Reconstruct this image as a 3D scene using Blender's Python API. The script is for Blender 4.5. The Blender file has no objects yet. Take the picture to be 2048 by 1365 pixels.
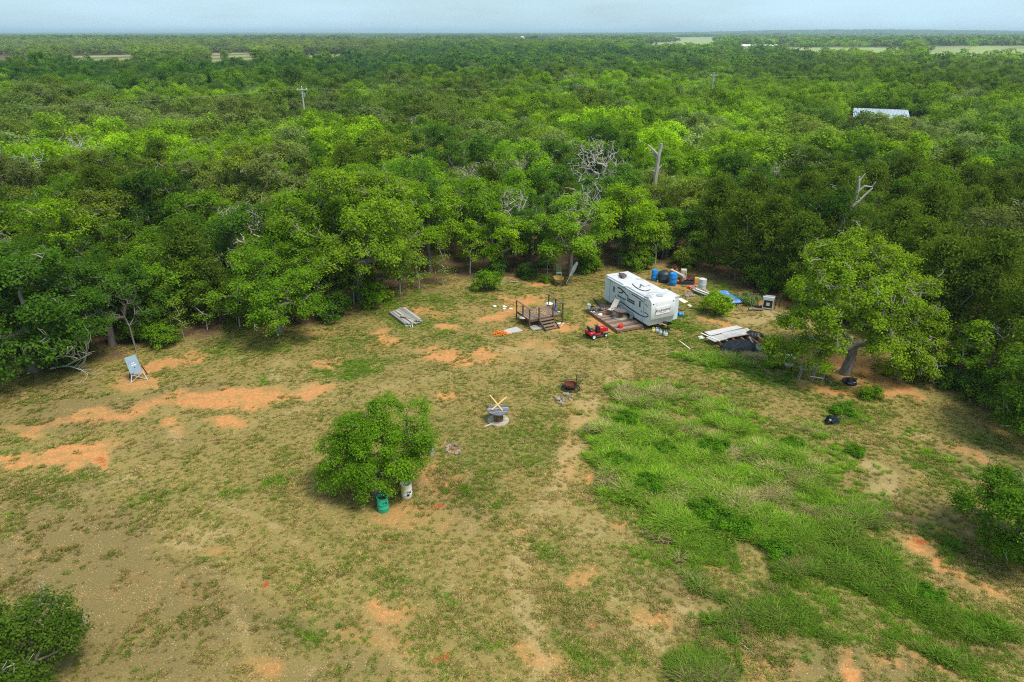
import bpy, math, random
import numpy as np
from mathutils import Vector, Matrix, noise as mnoise

# ------------------------------------------------------------------ camera, world, sun
S = bpy.context.scene
COL = S.collection
H = 23.0                                   # height of the drone above the clearing
F = 2048 * 24.0 / 36.0                     # focal length in pixels of the 2048 px photograph
PITCH = math.atan((682.5 - 64.0) / F)

cam_d = bpy.data.cameras.new("camera")
cam_d.lens = 24.0
cam_d.sensor_width = 36.0
cam_d.clip_start = 0.5
cam_d.clip_end = 60000
cam = bpy.data.objects.new("camera", cam_d)
cam.location = (0, 0, H)
cam.rotation_euler = (math.pi / 2 - PITCH, 0, 0)
COL.objects.link(cam)
S.camera = cam

SUN_EL, SUN_AZ = math.radians(60), math.radians(124)     # azimuth clockwise from +Y
w = bpy.data.worlds.new("World")
S.world = w
w.use_nodes = True
nt = w.node_tree
nt.nodes.clear()
sky = nt.nodes.new("ShaderNodeTexSky")
sky.sky_type = 'NISHITA'
sky.sun_disc = False
sky.sun_elevation = SUN_EL
sky.sun_rotation = SUN_AZ
sky.dust_density = 2.0
sky.ozone_density = 2.0
tc = nt.nodes.new("ShaderNodeTexCoord")
mp = nt.nodes.new("ShaderNodeMapping")
mp.inputs['Scale'].default_value = (1.5, 1.5, 9)
cn = nt.nodes.new("ShaderNodeTexNoise")
cn.inputs['Scale'].default_value = 2.2
cn.inputs['Detail'].default_value = 6
cr = nt.nodes.new("ShaderNodeMapRange")
cr.inputs['From Min'].default_value = .3
cr.inputs['From Max'].default_value = .7
cr.inputs['To Min'].default_value = .55
cr.inputs['To Max'].default_value = 1.0
mix = nt.nodes.new("ShaderNodeMix")
mix.data_type = 'RGBA'
mix.inputs[7].default_value = (4.2, 6.0, 7.0, 1)          # thin high cloud over the whole sky
bg = nt.nodes.new("ShaderNodeBackground")
bg.inputs['Strength'].default_value = 0.1
out = nt.nodes.new("ShaderNodeOutputWorld")
L = nt.links.new
L(tc.outputs['Generated'], mp.inputs['Vector'])
L(mp.outputs['Vector'], cn.inputs['Vector'])
L(cn.outputs['Fac'], cr.inputs['Value'])
L(cr.outputs['Result'], mix.inputs[0])
L(sky.outputs['Color'], mix.inputs[6])
L(mix.outputs[2], bg.inputs['Color'])
L(bg.outputs['Background'], out.inputs['Surface'])

sun_d = bpy.data.lights.new("sun", 'SUN')
sun_d.energy = 3.1
sun_d.angle = math.radians(18)
sun_d.color = (1.0, 0.95, 0.87)
sun = bpy.data.objects.new("sun", sun_d)
sd = Vector((math.sin(SUN_AZ) * math.cos(SUN_EL), math.cos(SUN_AZ) * math.cos(SUN_EL), math.sin(SUN_EL)))
sun.rotation_euler = sd.to_track_quat('Z', 'Y').to_euler()
COL.objects.link(sun)

S.view_settings.view_transform = 'Standard'
S.view_settings.look = 'None'
S.view_settings.gamma = 1
S.view_settings.exposure = 0.58
S.render.engine = 'CYCLES'
cy = S.cycles
cy.max_bounces = 5
cy.diffuse_bounces = 3
cy.glossy_bounces = 2
cy.transmission_bounces = 3
cy.transparent_max_bounces = 4
cy.volume_bounces = 0
cy.use_denoising = False
cy.filter_width = 1.1
cy.sample_clamp_indirect = 3.0
cy.denoiser = 'OPENIMAGEDENOISE'
cy.denoising_input_passes = 'RGB_ALBEDO_NORMAL'
cy.denoising_prefilter = 'ACCURATE'
cy.caustics_reflective = False
cy.caustics_refractive = False

# ------------------------------------------------------------------ geometry helpers
RS = random.Random(7)
NP = np.random.default_rng(11)
rad = math.radians


def ray(px, py):
    dx = (px - 1024) / F
    dy = (py - 682.5) / F
    return np.array([dx, math.cos(PITCH) - dy * math.sin(PITCH), -(math.sin(PITCH) + dy * math.cos(PITCH))])


def at(px, py, z=0.0):
    """the point at height z that the photograph shows at pixel (px, py)"""
    d = ray(px, py)
    t = (z - H) / d[2]
    return Vector((d[0] * t, d[1] * t, z))


def proj(X, Y, Z=0.0):
    h = H - Z
    fz = Y * math.cos(PITCH) + h * math.sin(PITCH)
    dv = h * math.cos(PITCH) - Y * math.sin(PITCH)
    return 1024 + F * X / fz, 682.5 + F * dv / fz


def mesh_np(name, V, Fa, mat=None, lv=None, smooth=False):
    V = np.asarray(V, np.float32)
    Fa = np.asarray(Fa, np.int32)
    me = bpy.data.meshes.new(name)
    n, k = Fa.shape
    me.vertices.add(len(V))
    me.vertices.foreach_set('co', V.ravel())
    me.loops.add(n * k)
    me.loops.foreach_set('vertex_index', Fa.ravel())
    me.polygons.add(n)
    me.polygons.foreach_set('loop_start', np.arange(0, n * k, k, dtype=np.int32))
    me.polygons.foreach_set('loop_total', np.full(n, k, np.int32))
    me.update(calc_edges=True)
    if smooth:
        me.polygons.foreach_set('use_smooth', np.ones(n, bool))
    if lv is not None:
        a = me.attributes.new('lv', 'FLOAT', 'FACE')
        a.data.foreach_set('value', np.asarray(lv, np.float32))
    if mat:
        me.materials.append(mat)
    return me


def link(name, me, parent=None):
    o = bpy.data.objects.new(name, me)
    COL.objects.link(o)
    if parent:
        o.parent = parent
    return o


def tag(o, label=None, cat=None, group=None, kind=None):
    if label:
        o['label'] = label
    if cat:
        o['category'] = cat
    if group:
        o['group'] = group
    if kind:
        o['kind'] = kind
    return o


def thing(name, label, cat, loc=(0, 0, 0), rz=0.0, group=None):
    o = bpy.data.objects.new(name, None)
    o.empty_display_size = .3
    COL.objects.link(o)
    o.location = loc
    o.rotation_euler = (0, 0, rz)
    return tag(o, label, cat, group)


def local(t, p):
    """world point -> coordinates of an unlinked-parent thing turned about z only"""
    d = Vector(p) - t.location
    c, s = math.cos(-t.rotation_euler.z), math.sin(-t.rotation_euler.z)
    return Vector((d.x * c - d.y * s, d.x * s + d.y * c, d.z))


class MB:
    def __init__(s, seed=0):
        s.V, s.Fc, s.lv = [], [], []
        s.r = random.Random(seed)

    def add(s, V, Fc, lv=None):
        b = len(s.V)
        s.V += [tuple(v) for v in V]
        s.Fc += [tuple(i + b for i in f) for f in Fc]
        if lv is None:
            lv = s.r.uniform(-1, 1)
        s.lv += [lv] * len(Fc)
        return s

    def box(s, c, d, rz=0.0, rot=None, lv=None, taper=1.0):
        x, y, z = d[0] / 2, d[1] / 2, d[2] / 2
        P = [Vector((i * x * (taper if k > 0 else 1), j * y * (taper if k > 0 else 1), k * z)) for k in (-1, 1) for j in (-1, 1) for i in (-1, 1)]
        M = rot if rot is not None else Matrix.Rotation(rz, 3, 'Z')
        P = [M @ p + Vector(c) for p in P]
        return s.add(P, [(0, 2, 3, 1), (4, 5, 7, 6), (0, 1, 5, 4), (2, 6, 7, 3), (0, 4, 6, 2), (1, 3, 7, 5)], lv)

    def beam(s, p0, p1, wd, th, up=(0, 0, 1), lv=None):
        p0, p1 = Vector(p0), Vector(p1)
        d = (p1 - p0)
        x = d.normalized()
        u = Vector(up)
        y = u.cross(x)
        if y.length < 1e-4:
            y = Vector((0, 1, 0)).cross(x)
        y.normalize()
        z = x.cross(y)
        M = Matrix((x, y, z)).transposed()
        return s.box((p0 + p1) / 2, (d.length, wd, th), rot=M, lv=lv)

    def tube(s, pts, r, n=8, cap=True, lv=None, closed=False):
        pts = [Vector(p) for p in pts]
        rs = r if isinstance(r, (list, tuple)) else [r] * len(pts)
        V, Fc = [], []
        m = len(pts)
        prev = None
        for i, p in enumerate(pts):
            a = pts[(i - 1) % m] if (closed or i > 0) else p
            b = pts[(i + 1) % m] if (closed or i < m - 1) else p
            t = (b - a).normalized()
            if prev is None:
                u = t.orthogonal().normalized()
            else:
                u = (prev - t * prev.dot(t))
                u = u.normalized() if u.length > 1e-5 else t.orthogonal().normalized()
            prev = u
            v = t.cross(u)
            for k in range(n):
                an = 2 * math.pi * k / n
                V.append(p + (u * math.cos(an) + v * math.sin(an)) * rs[i])
        for i in range(m if closed else m - 1):
            j = (i + 1) % m
            for k in range(n):
                Fc.append((i * n + k, i * n + (k + 1) % n, j * n + (k + 1) % n, j * n + k))
        if cap and not closed:
            Fc.append(tuple(range(n - 1, -1, -1)))
            Fc.append(tuple(range((m - 1) * n, m * n)))
        return s.add(V, Fc, lv)

    def lathe(s, prof, n=24, c=(0, 0, 0), axis='z', lv=None, rot=None):
        V, Fc = [], []
        for (r, z) in prof:
            for k in range(n):
                a = 2 * math.pi * k / n
                p = Vector((r * math.cos(a), r * math.sin(a), z))
                if axis == 'y':
                    p = Vector((p.x, p.z, p.y))
                elif axis == 'x':
                    p = Vector((p.z, p.x, p.y))
                if rot is not None:
                    p = rot @ p
                V.append(p + Vector(c))
        for i in range(len(prof) - 1):
            for k in range(n):
                Fc.append((i * n + k, i * n + (k + 1) % n, (i + 1) * n + (k + 1) % n, (i + 1) * n + k))
        return s.add(V, Fc, lv)

    def prism(s, poly, y0, y1, inset=0.0, lv=None):
        """poly in (x, z), extruded along y"""
        n = len(poly)
        V = [(x, y0, z) for x, z in poly] + [(x, y1, z) for x, z in poly]
        Fc = [tuple(range(n)), tuple(range(2 * n - 1, n - 1, -1))]
        Fc += [(i, n + i, n + (i + 1) % n, (i + 1) % n) for i in range(n)]
        return s.add(V, Fc, lv)

    def blob(s, c, r, amp=.2, freq=1.5, nu=20, nv=12, seed=0, flat=None, lv=None):
        V, Fc = [], []
        for j in range(nv + 1):
            th = math.pi * j / nv
            for i in range(nu):
                ph = 2 * math.pi * i / nu
                d = Vector((math.sin(th) * math.cos(ph), math.sin(th) * math.sin(ph), math.cos(th)))
                q = d * freq + Vector((seed * 3.1, seed * 1.7, seed))
                f = 1 + amp * mnoise.noise(q) * 1.6 + amp * .7 * mnoise.noise(q * 2.6)
                p = Vector((d.x * r[0], d.y * r[1], d.z * r[2])) * f
                if flat is not None and p.z < flat:
                    p.z = flat
                V.append(p + Vector(c))
        for j in range(nv):
            for i in range(nu):
                Fc.append((j * nu + i, (j + 1) * nu + i, (j + 1) * nu + (i + 1) % nu, j * nu + (i + 1) % nu))
        return s.add(V, Fc, lv)

    def mesh(s, name, mat, smooth=False):
        me = bpy.data.meshes.new(name)
        me.from_pydata([tuple(v) for v in s.V], [], s.Fc)
        a = me.attributes.new('lv', 'FLOAT', 'FACE')
        a.data.foreach_set('value', np.asarray(s.lv, np.float32))
        if smooth:
            me.polygons.foreach_set('use_smooth', np.ones(len(s.Fc), bool))
            if hasattr(me, 'set_sharp_from_angle'):
                me.set_sharp_from_angle(angle=rad(42))
        me.materials.append(mat)
        me.update()
        return me

    def build(s, name, mat, parent=None, smooth=False, bevel=0.0):
        o = link(name, s.mesh(name, mat, smooth), parent)
        if bevel:
            m = o.modifiers.new('bevel', 'BEVEL')
            m.width = bevel
            m.segments = 2
            m.limit_method = 'ANGLE'
            m.angle_limit = rad(40)
        return o


def dup(o, loc, rz=None, label=None, group=None, scale=None, color=None):
    r = o.copy()
    COL.objects.link(r)
    r.location = loc
    if rz is not None:
        r.rotation_euler = (0, 0, rz)
    if scale:
        r.scale = (scale,) * 3 if isinstance(scale, (int, float)) else scale
    if label:
        r['label'] = label
    if group:
        r['group'] = group
    for ch in list(o.children):
        c = ch.copy()
        COL.objects.link(c)
        c.parent = r
        if color:
            c.color = color
        for g in list(ch.children):
            d = g.copy()
            COL.objects.link(d)
            d.parent = c
    return r


# ------------------------------------------------------------------ materials
class NT:
    def __init__(s, name):
        s.m = bpy.data.materials.new(name)
        s.m.use_nodes = True
        s.t = s.m.node_tree
        s.t.nodes.clear()

    def n(s, kind, ins=None, **kw):
        q = s.t.nodes.new(kind)
        for k, v in kw.items():
            setattr(q, k, v)
        for k, v in (ins or {}).items():
            if isinstance(v, tuple) and len(v) == 2 and hasattr(v[0], 'outputs'):
                s.t.links.new(v[0].outputs[v[1]], q.inputs[k])
            elif isinstance(v, bpy.types.NodeSocket):
                s.t.links.new(v, q.inputs[k])
            else:
                q.inputs[k].default_value = v
        return q

    def math(s, op, a, b=0.0, clamp=False):
        return s.n('ShaderNodeMath', {0: a, 1: b}, operation=op, use_clamp=clamp).outputs[0]

    def mixc(s, f, a, b):
        q = s.t.nodes.new('ShaderNodeMix')
        q.data_type = 'RGBA'
        for k, v in ((0, f), (6, a), (7, b)):
            if isinstance(v, bpy.types.NodeSocket):
                s.t.links.new(v, q.inputs[k])
            else:
                q.inputs[k].default_value = v
        return q.outputs[2]

    def remap(s, v, a, b, c=0.0, d=1.0):
        return s.n('ShaderNodeMapRange', {'Value': v, 'From Min': a, 'From Max': b, 'To Min': c, 'To Max': d}).outputs['Result']

    def noise(s, scale, detail=4.0, vec=None, rough=.55):
        i = {'Scale': scale, 'Detail': detail, 'Roughness': rough}
        if vec is not None:
            i['Vector'] = vec
        return s.n('ShaderNodeTexNoise', i).outputs['Fac']

    def out(s, shader):
        s.n('ShaderNodeOutputMaterial', {'Surface': shader})
        return s.m


def paint(name, col, rough=.5, metal=0.0, var=.12, scale=6.0, dirt=None, dirt_amt=.3, stretch=None, bump=0.0, spec=.4, lvamt=.0):
    """generic weathered surface: base colour, noise variation, blotchy dirt, optional stretched grain, per-piece tone"""
    q = NT(name)
    co = q.n('ShaderNodeTexCoord').outputs['Object']
    if stretch:
        co = q.n('ShaderNodeMapping', {'Vector': co, 'Scale': stretch}).outputs['Vector']
    nz = q.noise(scale, 6, co)
    val = q.remap(nz, .25, .75, 1 - var, 1 + var)
    if lvamt:
        at_ = q.n('ShaderNodeAttribute', attribute_name='lv').outputs['Fac']
        val = q.math('MULTIPLY', val, q.remap(at_, -1, 1, 1 - lvamt, 1 + lvamt))
    c = q.n('ShaderNodeHueSaturation', {'Color': (*col, 1), 'Value': val}).outputs['Color']
    if dirt:
        n2 = q.noise(scale * .37, 7, co, .7)
        f = q.remap(n2, .52, .72, 0, dirt_amt)
        c = q.mixc(f, c, (*dirt, 1))
    ins = {'Base Color': c, 'Roughness': rough, 'Metallic': metal, 'Specular IOR Level': spec}
    if bump:
        ins['Normal'] = q.n('ShaderNodeBump', {'Height': nz, 'Strength': bump, 'Distance': .02}).outputs['Normal']
    return q.out(q.n('ShaderNodeBsdfPrincipled', ins).outputs[0])


def leaf_mat(name, instanced, base=(1, 1, 1), trans=.42):
    """leaves: tint per tree, clump and leaf variation from the face attribute, light passing through the blade"""
    q = NT(name)
    if instanced:
        tint = q.n('ShaderNodeAttribute', attribute_name='tint', attribute_type='INSTANCER').outputs['Color']
    else:
        tint = q.n('ShaderNodeObjectInfo').outputs['Color']
    lv = q.n('ShaderNodeAttribute', attribute_name='lv').outputs['Fac']
    v = q.remap(lv, -1, 1, .5, 1.55)
    h = q.remap(lv, -1, 1, .515, .485)
    c = q.n('ShaderNodeHueSaturation', {'Color': tint, 'Value': v, 'Hue': h}).outputs['Color']
    df = q.n('ShaderNodeBsdfDiffuse', {'Color': c}).outputs[0]
    tcol = q.n('ShaderNodeHueSaturation', {'Color': c, 'Hue': .485, 'Value': 1.35}).outputs['Color']
    tr = q.n('ShaderNodeBsdfTranslucent', {'Color': tcol}).outputs[0]
    m1 = q.n('ShaderNodeMixShader', {0: trans, 1: df, 2: tr}).outputs[0]
    return q.out(m1)


M = {}
M['leaf'] = leaf_mat('leaf', False)
M['leaf_far'] = leaf_mat('leaf_far', True)
M['grass'] = leaf_mat('grass_blade', True, trans=.3)
M['bark'] = paint('bark', (.17, .145, .12), .9, var=.45, scale=5, stretch=(3, 3, .6), dirt=(.32, .32, .28), dirt_amt=.6, bump=.4, spec=.1)
M['pale_bark'] = paint('pale_bark', (.36, .33, .28), .9, var=.3, scale=5, stretch=(3, 3, .8), dirt=(.2, .15, .12), dirt_amt=.5, spec=.1)
M['lichen'] = paint('lichen_twig', (.25, .235, .17), .9, var=.3, scale=4, spec=.1)
M['white'] = paint('shaded_white_gelcoat', (.58, .65, .69), .4, var=.07, scale=4, stretch=(2.5, 2.5, .4), dirt=(.34, .35, .34), dirt_amt=.6)  # bluish cast paints the skylit shade of the side wall into the white
M['front_white'] = paint('front_cap', (.68, .68, .675), .6, var=.07, scale=2.5, stretch=(1, 3, .5), dirt=(.4, .4, .38), dirt_amt=.5)
M['roof_white'] = paint('roof_membrane', (.52, .51, .52), .7, var=.12, scale=4, dirt=(.20, .18, .18), dirt_amt=.85)
M['black_plastic'] = paint('black_plastic', (.022, .023, .026), .4, var=.2)
M['rubber'] = paint('rubber', (.018, .018, .018), .75, var=.2)
M['decal'] = paint('decal_dark', (.018, .022, .032), .4, var=.1)
M['decal_grey'] = paint('decal_grey', (.30, .34, .38), .4, var=.1)
M['glass_dark'] = paint('tinted_glass', (.06, .04, .03), .08, var=.2, spec=.6)
M['tank_black'] = paint('tank_polyethylene', (.02, .035, .045), .45, var=.2, scale=3)
M['red'] = paint('mower_red', (.50, .015, .02), .28, var=.08, scale=4, dirt=(.2, .12, .08), dirt_amt=.25, spec=.5)
M['red_plastic'] = paint('red_plastic', (.72, .02, .012), .4, var=.06)
M['blue_plastic'] = paint('drum_blue', (.012, .22, .60), .42, var=.1, scale=3, dirt=(.2, .24, .26), dirt_amt=.2)
M['blue_tarp'] = paint('blue_tarp', (.04, .17, .50), .45, var=.3, scale=6, dirt=(.55, .6, .68), dirt_amt=.8)
M['green_plastic'] = paint('drum_green', (.015, .36, .21), .45, var=.08, scale=3, dirt=(.1, .15, .1), dirt_amt=.25)
M['white_drum'] = paint('drum_white', (.74, .72, .62), .5, var=.06, scale=2, dirt=(.62, .42, .05), dirt_amt=.75)
M['yellow_plastic'] = paint('poly_yellow', (.60, .36, .10), .5, var=.15, scale=3, dirt=(.3, .15, .05), dirt_amt=.5)
M['yellow_paint'] = paint('yellow_paint', (.62, .56, .12), .5, var=.1)
M['grey_steel'] = paint('cylinder_grey', (.50, .53, .55), .4, .1, var=.1, dirt=(.25, .13, .06), dirt_amt=.3)
M['galv'] = paint('galvanised', (.26, .33, .38), .42, .35, var=.18, scale=4, dirt=(.42, .46, .48), dirt_amt=.5)
M['alu'] = paint('aluminium', (.62, .62, .60), .4, .4, var=.1)
M['dark_steel'] = paint('dark_steel', (.035, .032, .03), .55, .5, var=.3)
M['rust'] = paint('rusty_steel', (.13, .034, .016), .8, .2, var=.4, scale=9, dirt=(.05, .02, .012), dirt_amt=.7, bump=.3)
M['deck_wood'] = paint('deck_wood', (.22, .145, .105), .85, var=.3, scale=7, stretch=(4, 1, 4), dirt=(.38, .31, .26), dirt_amt=.6, lvamt=.5, bump=.25, spec=.2)
M['porch_wood'] = paint('porch_wood', (.20, .135, .095), .85, var=.3, scale=7, stretch=(4, 1, 4), dirt=(.30, .25, .21), dirt_amt=.6, lvamt=.28, bump=.25, spec=.2)
M['rail_wood'] = paint('rail_wood', (.10, .065, .045), .85, var=.35, scale=6, dirt=(.22, .17, .14), dirt_amt=.6, lvamt=.3, spec=.2)
M['grey_wood'] = paint('grey_wood', (.31, .285, .25), .9, var=.3, scale=6, stretch=(.7, 6, 6), dirt=(.13, .11, .09), dirt_amt=.7, lvamt=.3, bump=.25, spec=.15)
M['spool_top'] = paint('spool_boards', (.17, .17, .185), .85, var=.6, scale=4, stretch=(.7, 9, 3), dirt=(.03, .03, .03), dirt_amt=.9, lvamt=.55, bump=.3, spec=.2)
M['spool_dark'] = paint('dark_spool_boards', (.12, .10, .10), .85, var=.4, scale=5, stretch=(.8, 7, 3), dirt=(.32, .28, .27), dirt_amt=.6, lvamt=.5, bump=.3, spec=.2)
M['spool_low'] = paint('spool_base', (.42, .36, .28), .9, var=.35, scale=4, stretch=(1, 5, 2), dirt=(.16, .14, .12), dirt_amt=.7, lvamt=.2)
M['spool_drum'] = paint('spool_drum', (.16, .09, .05), .85, var=.4, scale=5, stretch=(5, 5, .6), dirt=(.35, .22, .08), dirt_amt=.5, lvamt=.45)
M['new_wood'] = paint('new_lumber', (.55, .36, .13), .75, var=.18, scale=6, stretch=(.7, 6, 6), lvamt=.15)
M['brown_wood'] = paint('brown_lumber', (.27, .14, .07), .85, var=.3, scale=6, stretch=(.7, 6, 6), lvamt=.3)
M['ply'] = paint('plywood', (.45, .42, .40), .85, var=.16, scale=4, stretch=(.6, 3, 3), dirt=(.24, .23, .23), dirt_amt=.65, lvamt=.14)
M['white_board'] = paint('white_board', (.72, .68, .56), .7, var=.12, scale=4, dirt=(.4, .36, .3), dirt_amt=.3, lvamt=.1)
M['concrete'] = paint('concrete', (.48, .46, .43), .95, var=.15, scale=12, dirt=(.3, .24, .18), dirt_amt=.4)
M['stone'] = paint('fieldstone', (.25, .19, .15), .95, var=.4, scale=7, dirt=(.60, .51, .38), dirt_amt=.8, lvamt=.4, bump=.3)
M['sling'] = paint('sling_fabric', (.50, .45, .38), .9, var=.1, scale=40)
M['black_sling'] = paint('black_fabric', (.03, .035, .042), .8, var=.2, scale=20)
M['brown_tube'] = paint('bronze_tube', (.055, .045, .038), .5, .3, var=.15)
M['tarp'] = paint('black_poly_sheet', (.010, .011, .014), .42, var=.3, scale=3, spec=.35)
M['bag'] = paint('refuse_bag', (.008, .010, .016), .26, var=.3, scale=3, spec=.6)
M['teal'] = paint('teal_cloth', (.015, .33, .24), .6, var=.2)
M['orange'] = paint('orange_mesh', (.62, .19, .02), .7, var=.5, scale=10, dirt=(.25, .07, .015), dirt_amt=.7, lvamt=.4)
M['orange_rust'] = paint('orange_rust', (.42, .13, .035), .8, var=.4, scale=7, dirt=(.55, .35, .2), dirt_amt=.5, lvamt=.4)
M['beige'] = paint('beige_enamel', (.52, .46, .34), .45, var=.1, scale=3, dirt=(.35, .25, .15), dirt_amt=.4)
M['purple'] = paint('blue_cloth', (.11, .10, .22), .8, var=.25, scale=8)
M['white_plain'] = paint('white_plastic', (.75, .75, .73), .5, var=.06, dirt=(.5, .47, .42), dirt_amt=.3)
M['grey_plastic'] = paint('grey_plastic', (.34, .36, .37), .6, var=.14, dirt=(.2, .17, .13), dirt_amt=.4)
M['soil'] = paint('dark_soil', (.07, .04, .025), .95, var=.5, scale=14, dirt=(.3, .16, .08), dirt_amt=.6)
M['tin'] = paint('metal_roofing', (.62, .69, .80), .35, .5, var=.07, scale=2, stretch=(5, .3, 1))
M['wall_tan'] = paint('tan_siding', (.36, .30, .22), .8, var=.15, scale=2)
M['far_white'] = paint('far_white_wall', (.70, .68, .62), .7, var=.1, scale=.3)
M['far_roof'] = paint('far_roof', (.42, .25, .20), .7, var=.1, scale=.3)
M['pole'] = paint('pole_wood', (.40, .39, .36), .9, var=.2, scale=1)
M['text_dark'] = paint('lettering_dark', (.045, .045, .055), .5, var=.05)
M['text_red'] = paint('lettering_red', (.45, .07, .07), .5, var=.05)

# ------------------------------------------------------------------ ground: one sheet to the horizon


def vnoise(x, y, seed=0):
    """smooth value noise in numpy, about -1..1"""
    x = np.asarray(x, float) + seed * 17.31
    y = np.asarray(y, float) + seed * 9.73
    xi, yi = np.floor(x).astype(np.int64), np.floor(y).astype(np.int64)
    fx, fy = x - xi, y - yi
    fx, fy = fx * fx * (3 - 2 * fx), fy * fy * (3 - 2 * fy)

    def hsh(a, b):
        h = (a * 374761393 + b * 668265263 + seed * 1442695) & 0x7fffffff
        h = ((h ^ (h >> 13)) * 1274126177) & 0x7fffffff
        return ((h ^ (h >> 16)) & 0xffff) / 32767.5 - 1
    a = hsh(xi, yi) * (1 - fx) + hsh(xi + 1, yi) * fx
    b = hsh(xi, yi + 1) * (1 - fx) + hsh(xi + 1, yi + 1) * fx
    return a * (1 - fy) + b * fy


def fbm(x, y, seed=0, oct=4):
    r, a, f = 0, .55, 1.0
    for k in range(oct):
        r = r + a * vnoise(np.asarray(x) * f, np.asarray(y) * f, seed + k)
        a *= .55
        f *= 2.07
    return r


def sstep(a, b, v):
    t = np.clip((np.asarray(v, float) - a) / (b - a), 0, 1)
    return t * t * (3 - 2 * t)


def terrain(x, y):
    x = np.asarray(x, float)
    y = np.asarray(y, float)
    far = sstep(700, 3500, y)
    z = far * (7 * fbm(x / 1900, y / 1900, 3) - 3)
    z = z + 34 * np.exp(-((x - 3250) / 1500) ** 2 - ((y - 6900) / 1300) ** 2)
    z = z + 18 * np.exp(-((x - 6200) / 1500) ** 2 - ((y - 7600) / 1500) ** 2)
    return z


def edge_pts(px):
    return [tuple(at(*p).xy) for p in px]


EDGE = edge_pts([(-420, 800), (-200, 775), (-60, 760), (60, 742), (190, 722), (300, 688), (420, 668), (480, 640), (560, 655), (640, 640), (720, 614), (790, 596),
                 (880, 566), (960, 556), (1060, 552), (1130, 545), (1210, 540), (1300, 530), (1370, 522), (1420, 556), (1490, 584), (1560, 606), (1660, 640), (1760, 668),
                 (1830, 708), (1900, 748), (1960, 830), (2040, 905), (2160, 960), (2400, 1000)])
FOREST = np.array([(-400, EDGE[0][1])] + EDGE + [(400, EDGE[-1][1]), (9000, 9000), (-9000, 9000)])


def inside(x, y, poly):
    x = np.asarray(x, float)
    y = np.asarray(y, float)
    r = np.zeros(x.shape, bool)
    n = len(poly)
    for i in range(n):
        x0, y0 = poly[i]
        x1, y1 = poly[(i + 1) % n]
        c = ((y0 > y) != (y1 > y))
        with np.errstate(divide='ignore', invalid='ignore'):
            r ^= c & (x < (x1 - x0) * (y - y0) / (y1 - y0 + 1e-12) + x0)
    return r


def edge_dist(x, y):
    """distance to the edge of the woods, positive inside"""
    d = np.full(np.shape(x), 1e9)
    for (x0, y0), (x1, y1) in zip(EDGE[:-1], EDGE[1:]):
        ux, uy = x1 - x0, y1 - y0
        t = np.clip(((x - x0) * ux + (y - y0) * uy) / (ux * ux + uy * uy), 0, 1)
        d = np.minimum(d, np.hypot(x - x0 - t * ux, y - y0 - t * uy))
    return np.where(inside(x, y, FOREST), d, -d)


# open pastures among the far woods, by the bearing and depth the photograph shows them at
PASTURES = [(410, 515, 107, 121), (-40, 60, 112, 125), (140, 270, 111, 121), (600, 700, 108, 119), (1290, 1450, 85, 92), (1020, 1140, 75, 80), (1330, 1440, 72, 78), (1480, 1570, 90, 97), (1560, 1810, 95, 105), (1850, 2120, 92, 110),
            (1470, 1770, 68, 74), (1650, 1920, 69, 76), (700, 860, 78, 82)]
FIELDS = []
for xa, xb, va, vb in PASTURES:
    ra, rb = ray(1024, va), ray(1024, vb)
    y1 = -H * ra[1] / ra[2]
    y0 = -H * rb[1] / rb[2] * .68
    k_ = 1 / ra[1] / F
    FIELDS.append(((xa - 1024) * k_, (xb - 1024) * k_, y0, y1))


def in_field(x, y):
    r = np.zeros(np.shape(x))
    wob = .05 * fbm(np.asarray(x) / 90, np.asarray(y) / 90, 21)
    b = x / np.maximum(y, 1)
    for ba, bb, y0, y1 in FIELDS:
        d = np.maximum((np.abs(b - (ba + bb) / 2) - (bb - ba) / 2) / (bb - ba), (np.abs(y - (y0 + y1) / 2) - (y1 - y0) / 2) / (y1 - y0)) + wob
        r = np.maximum(r, sstep(.03, -.03, d))
    return r


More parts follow.
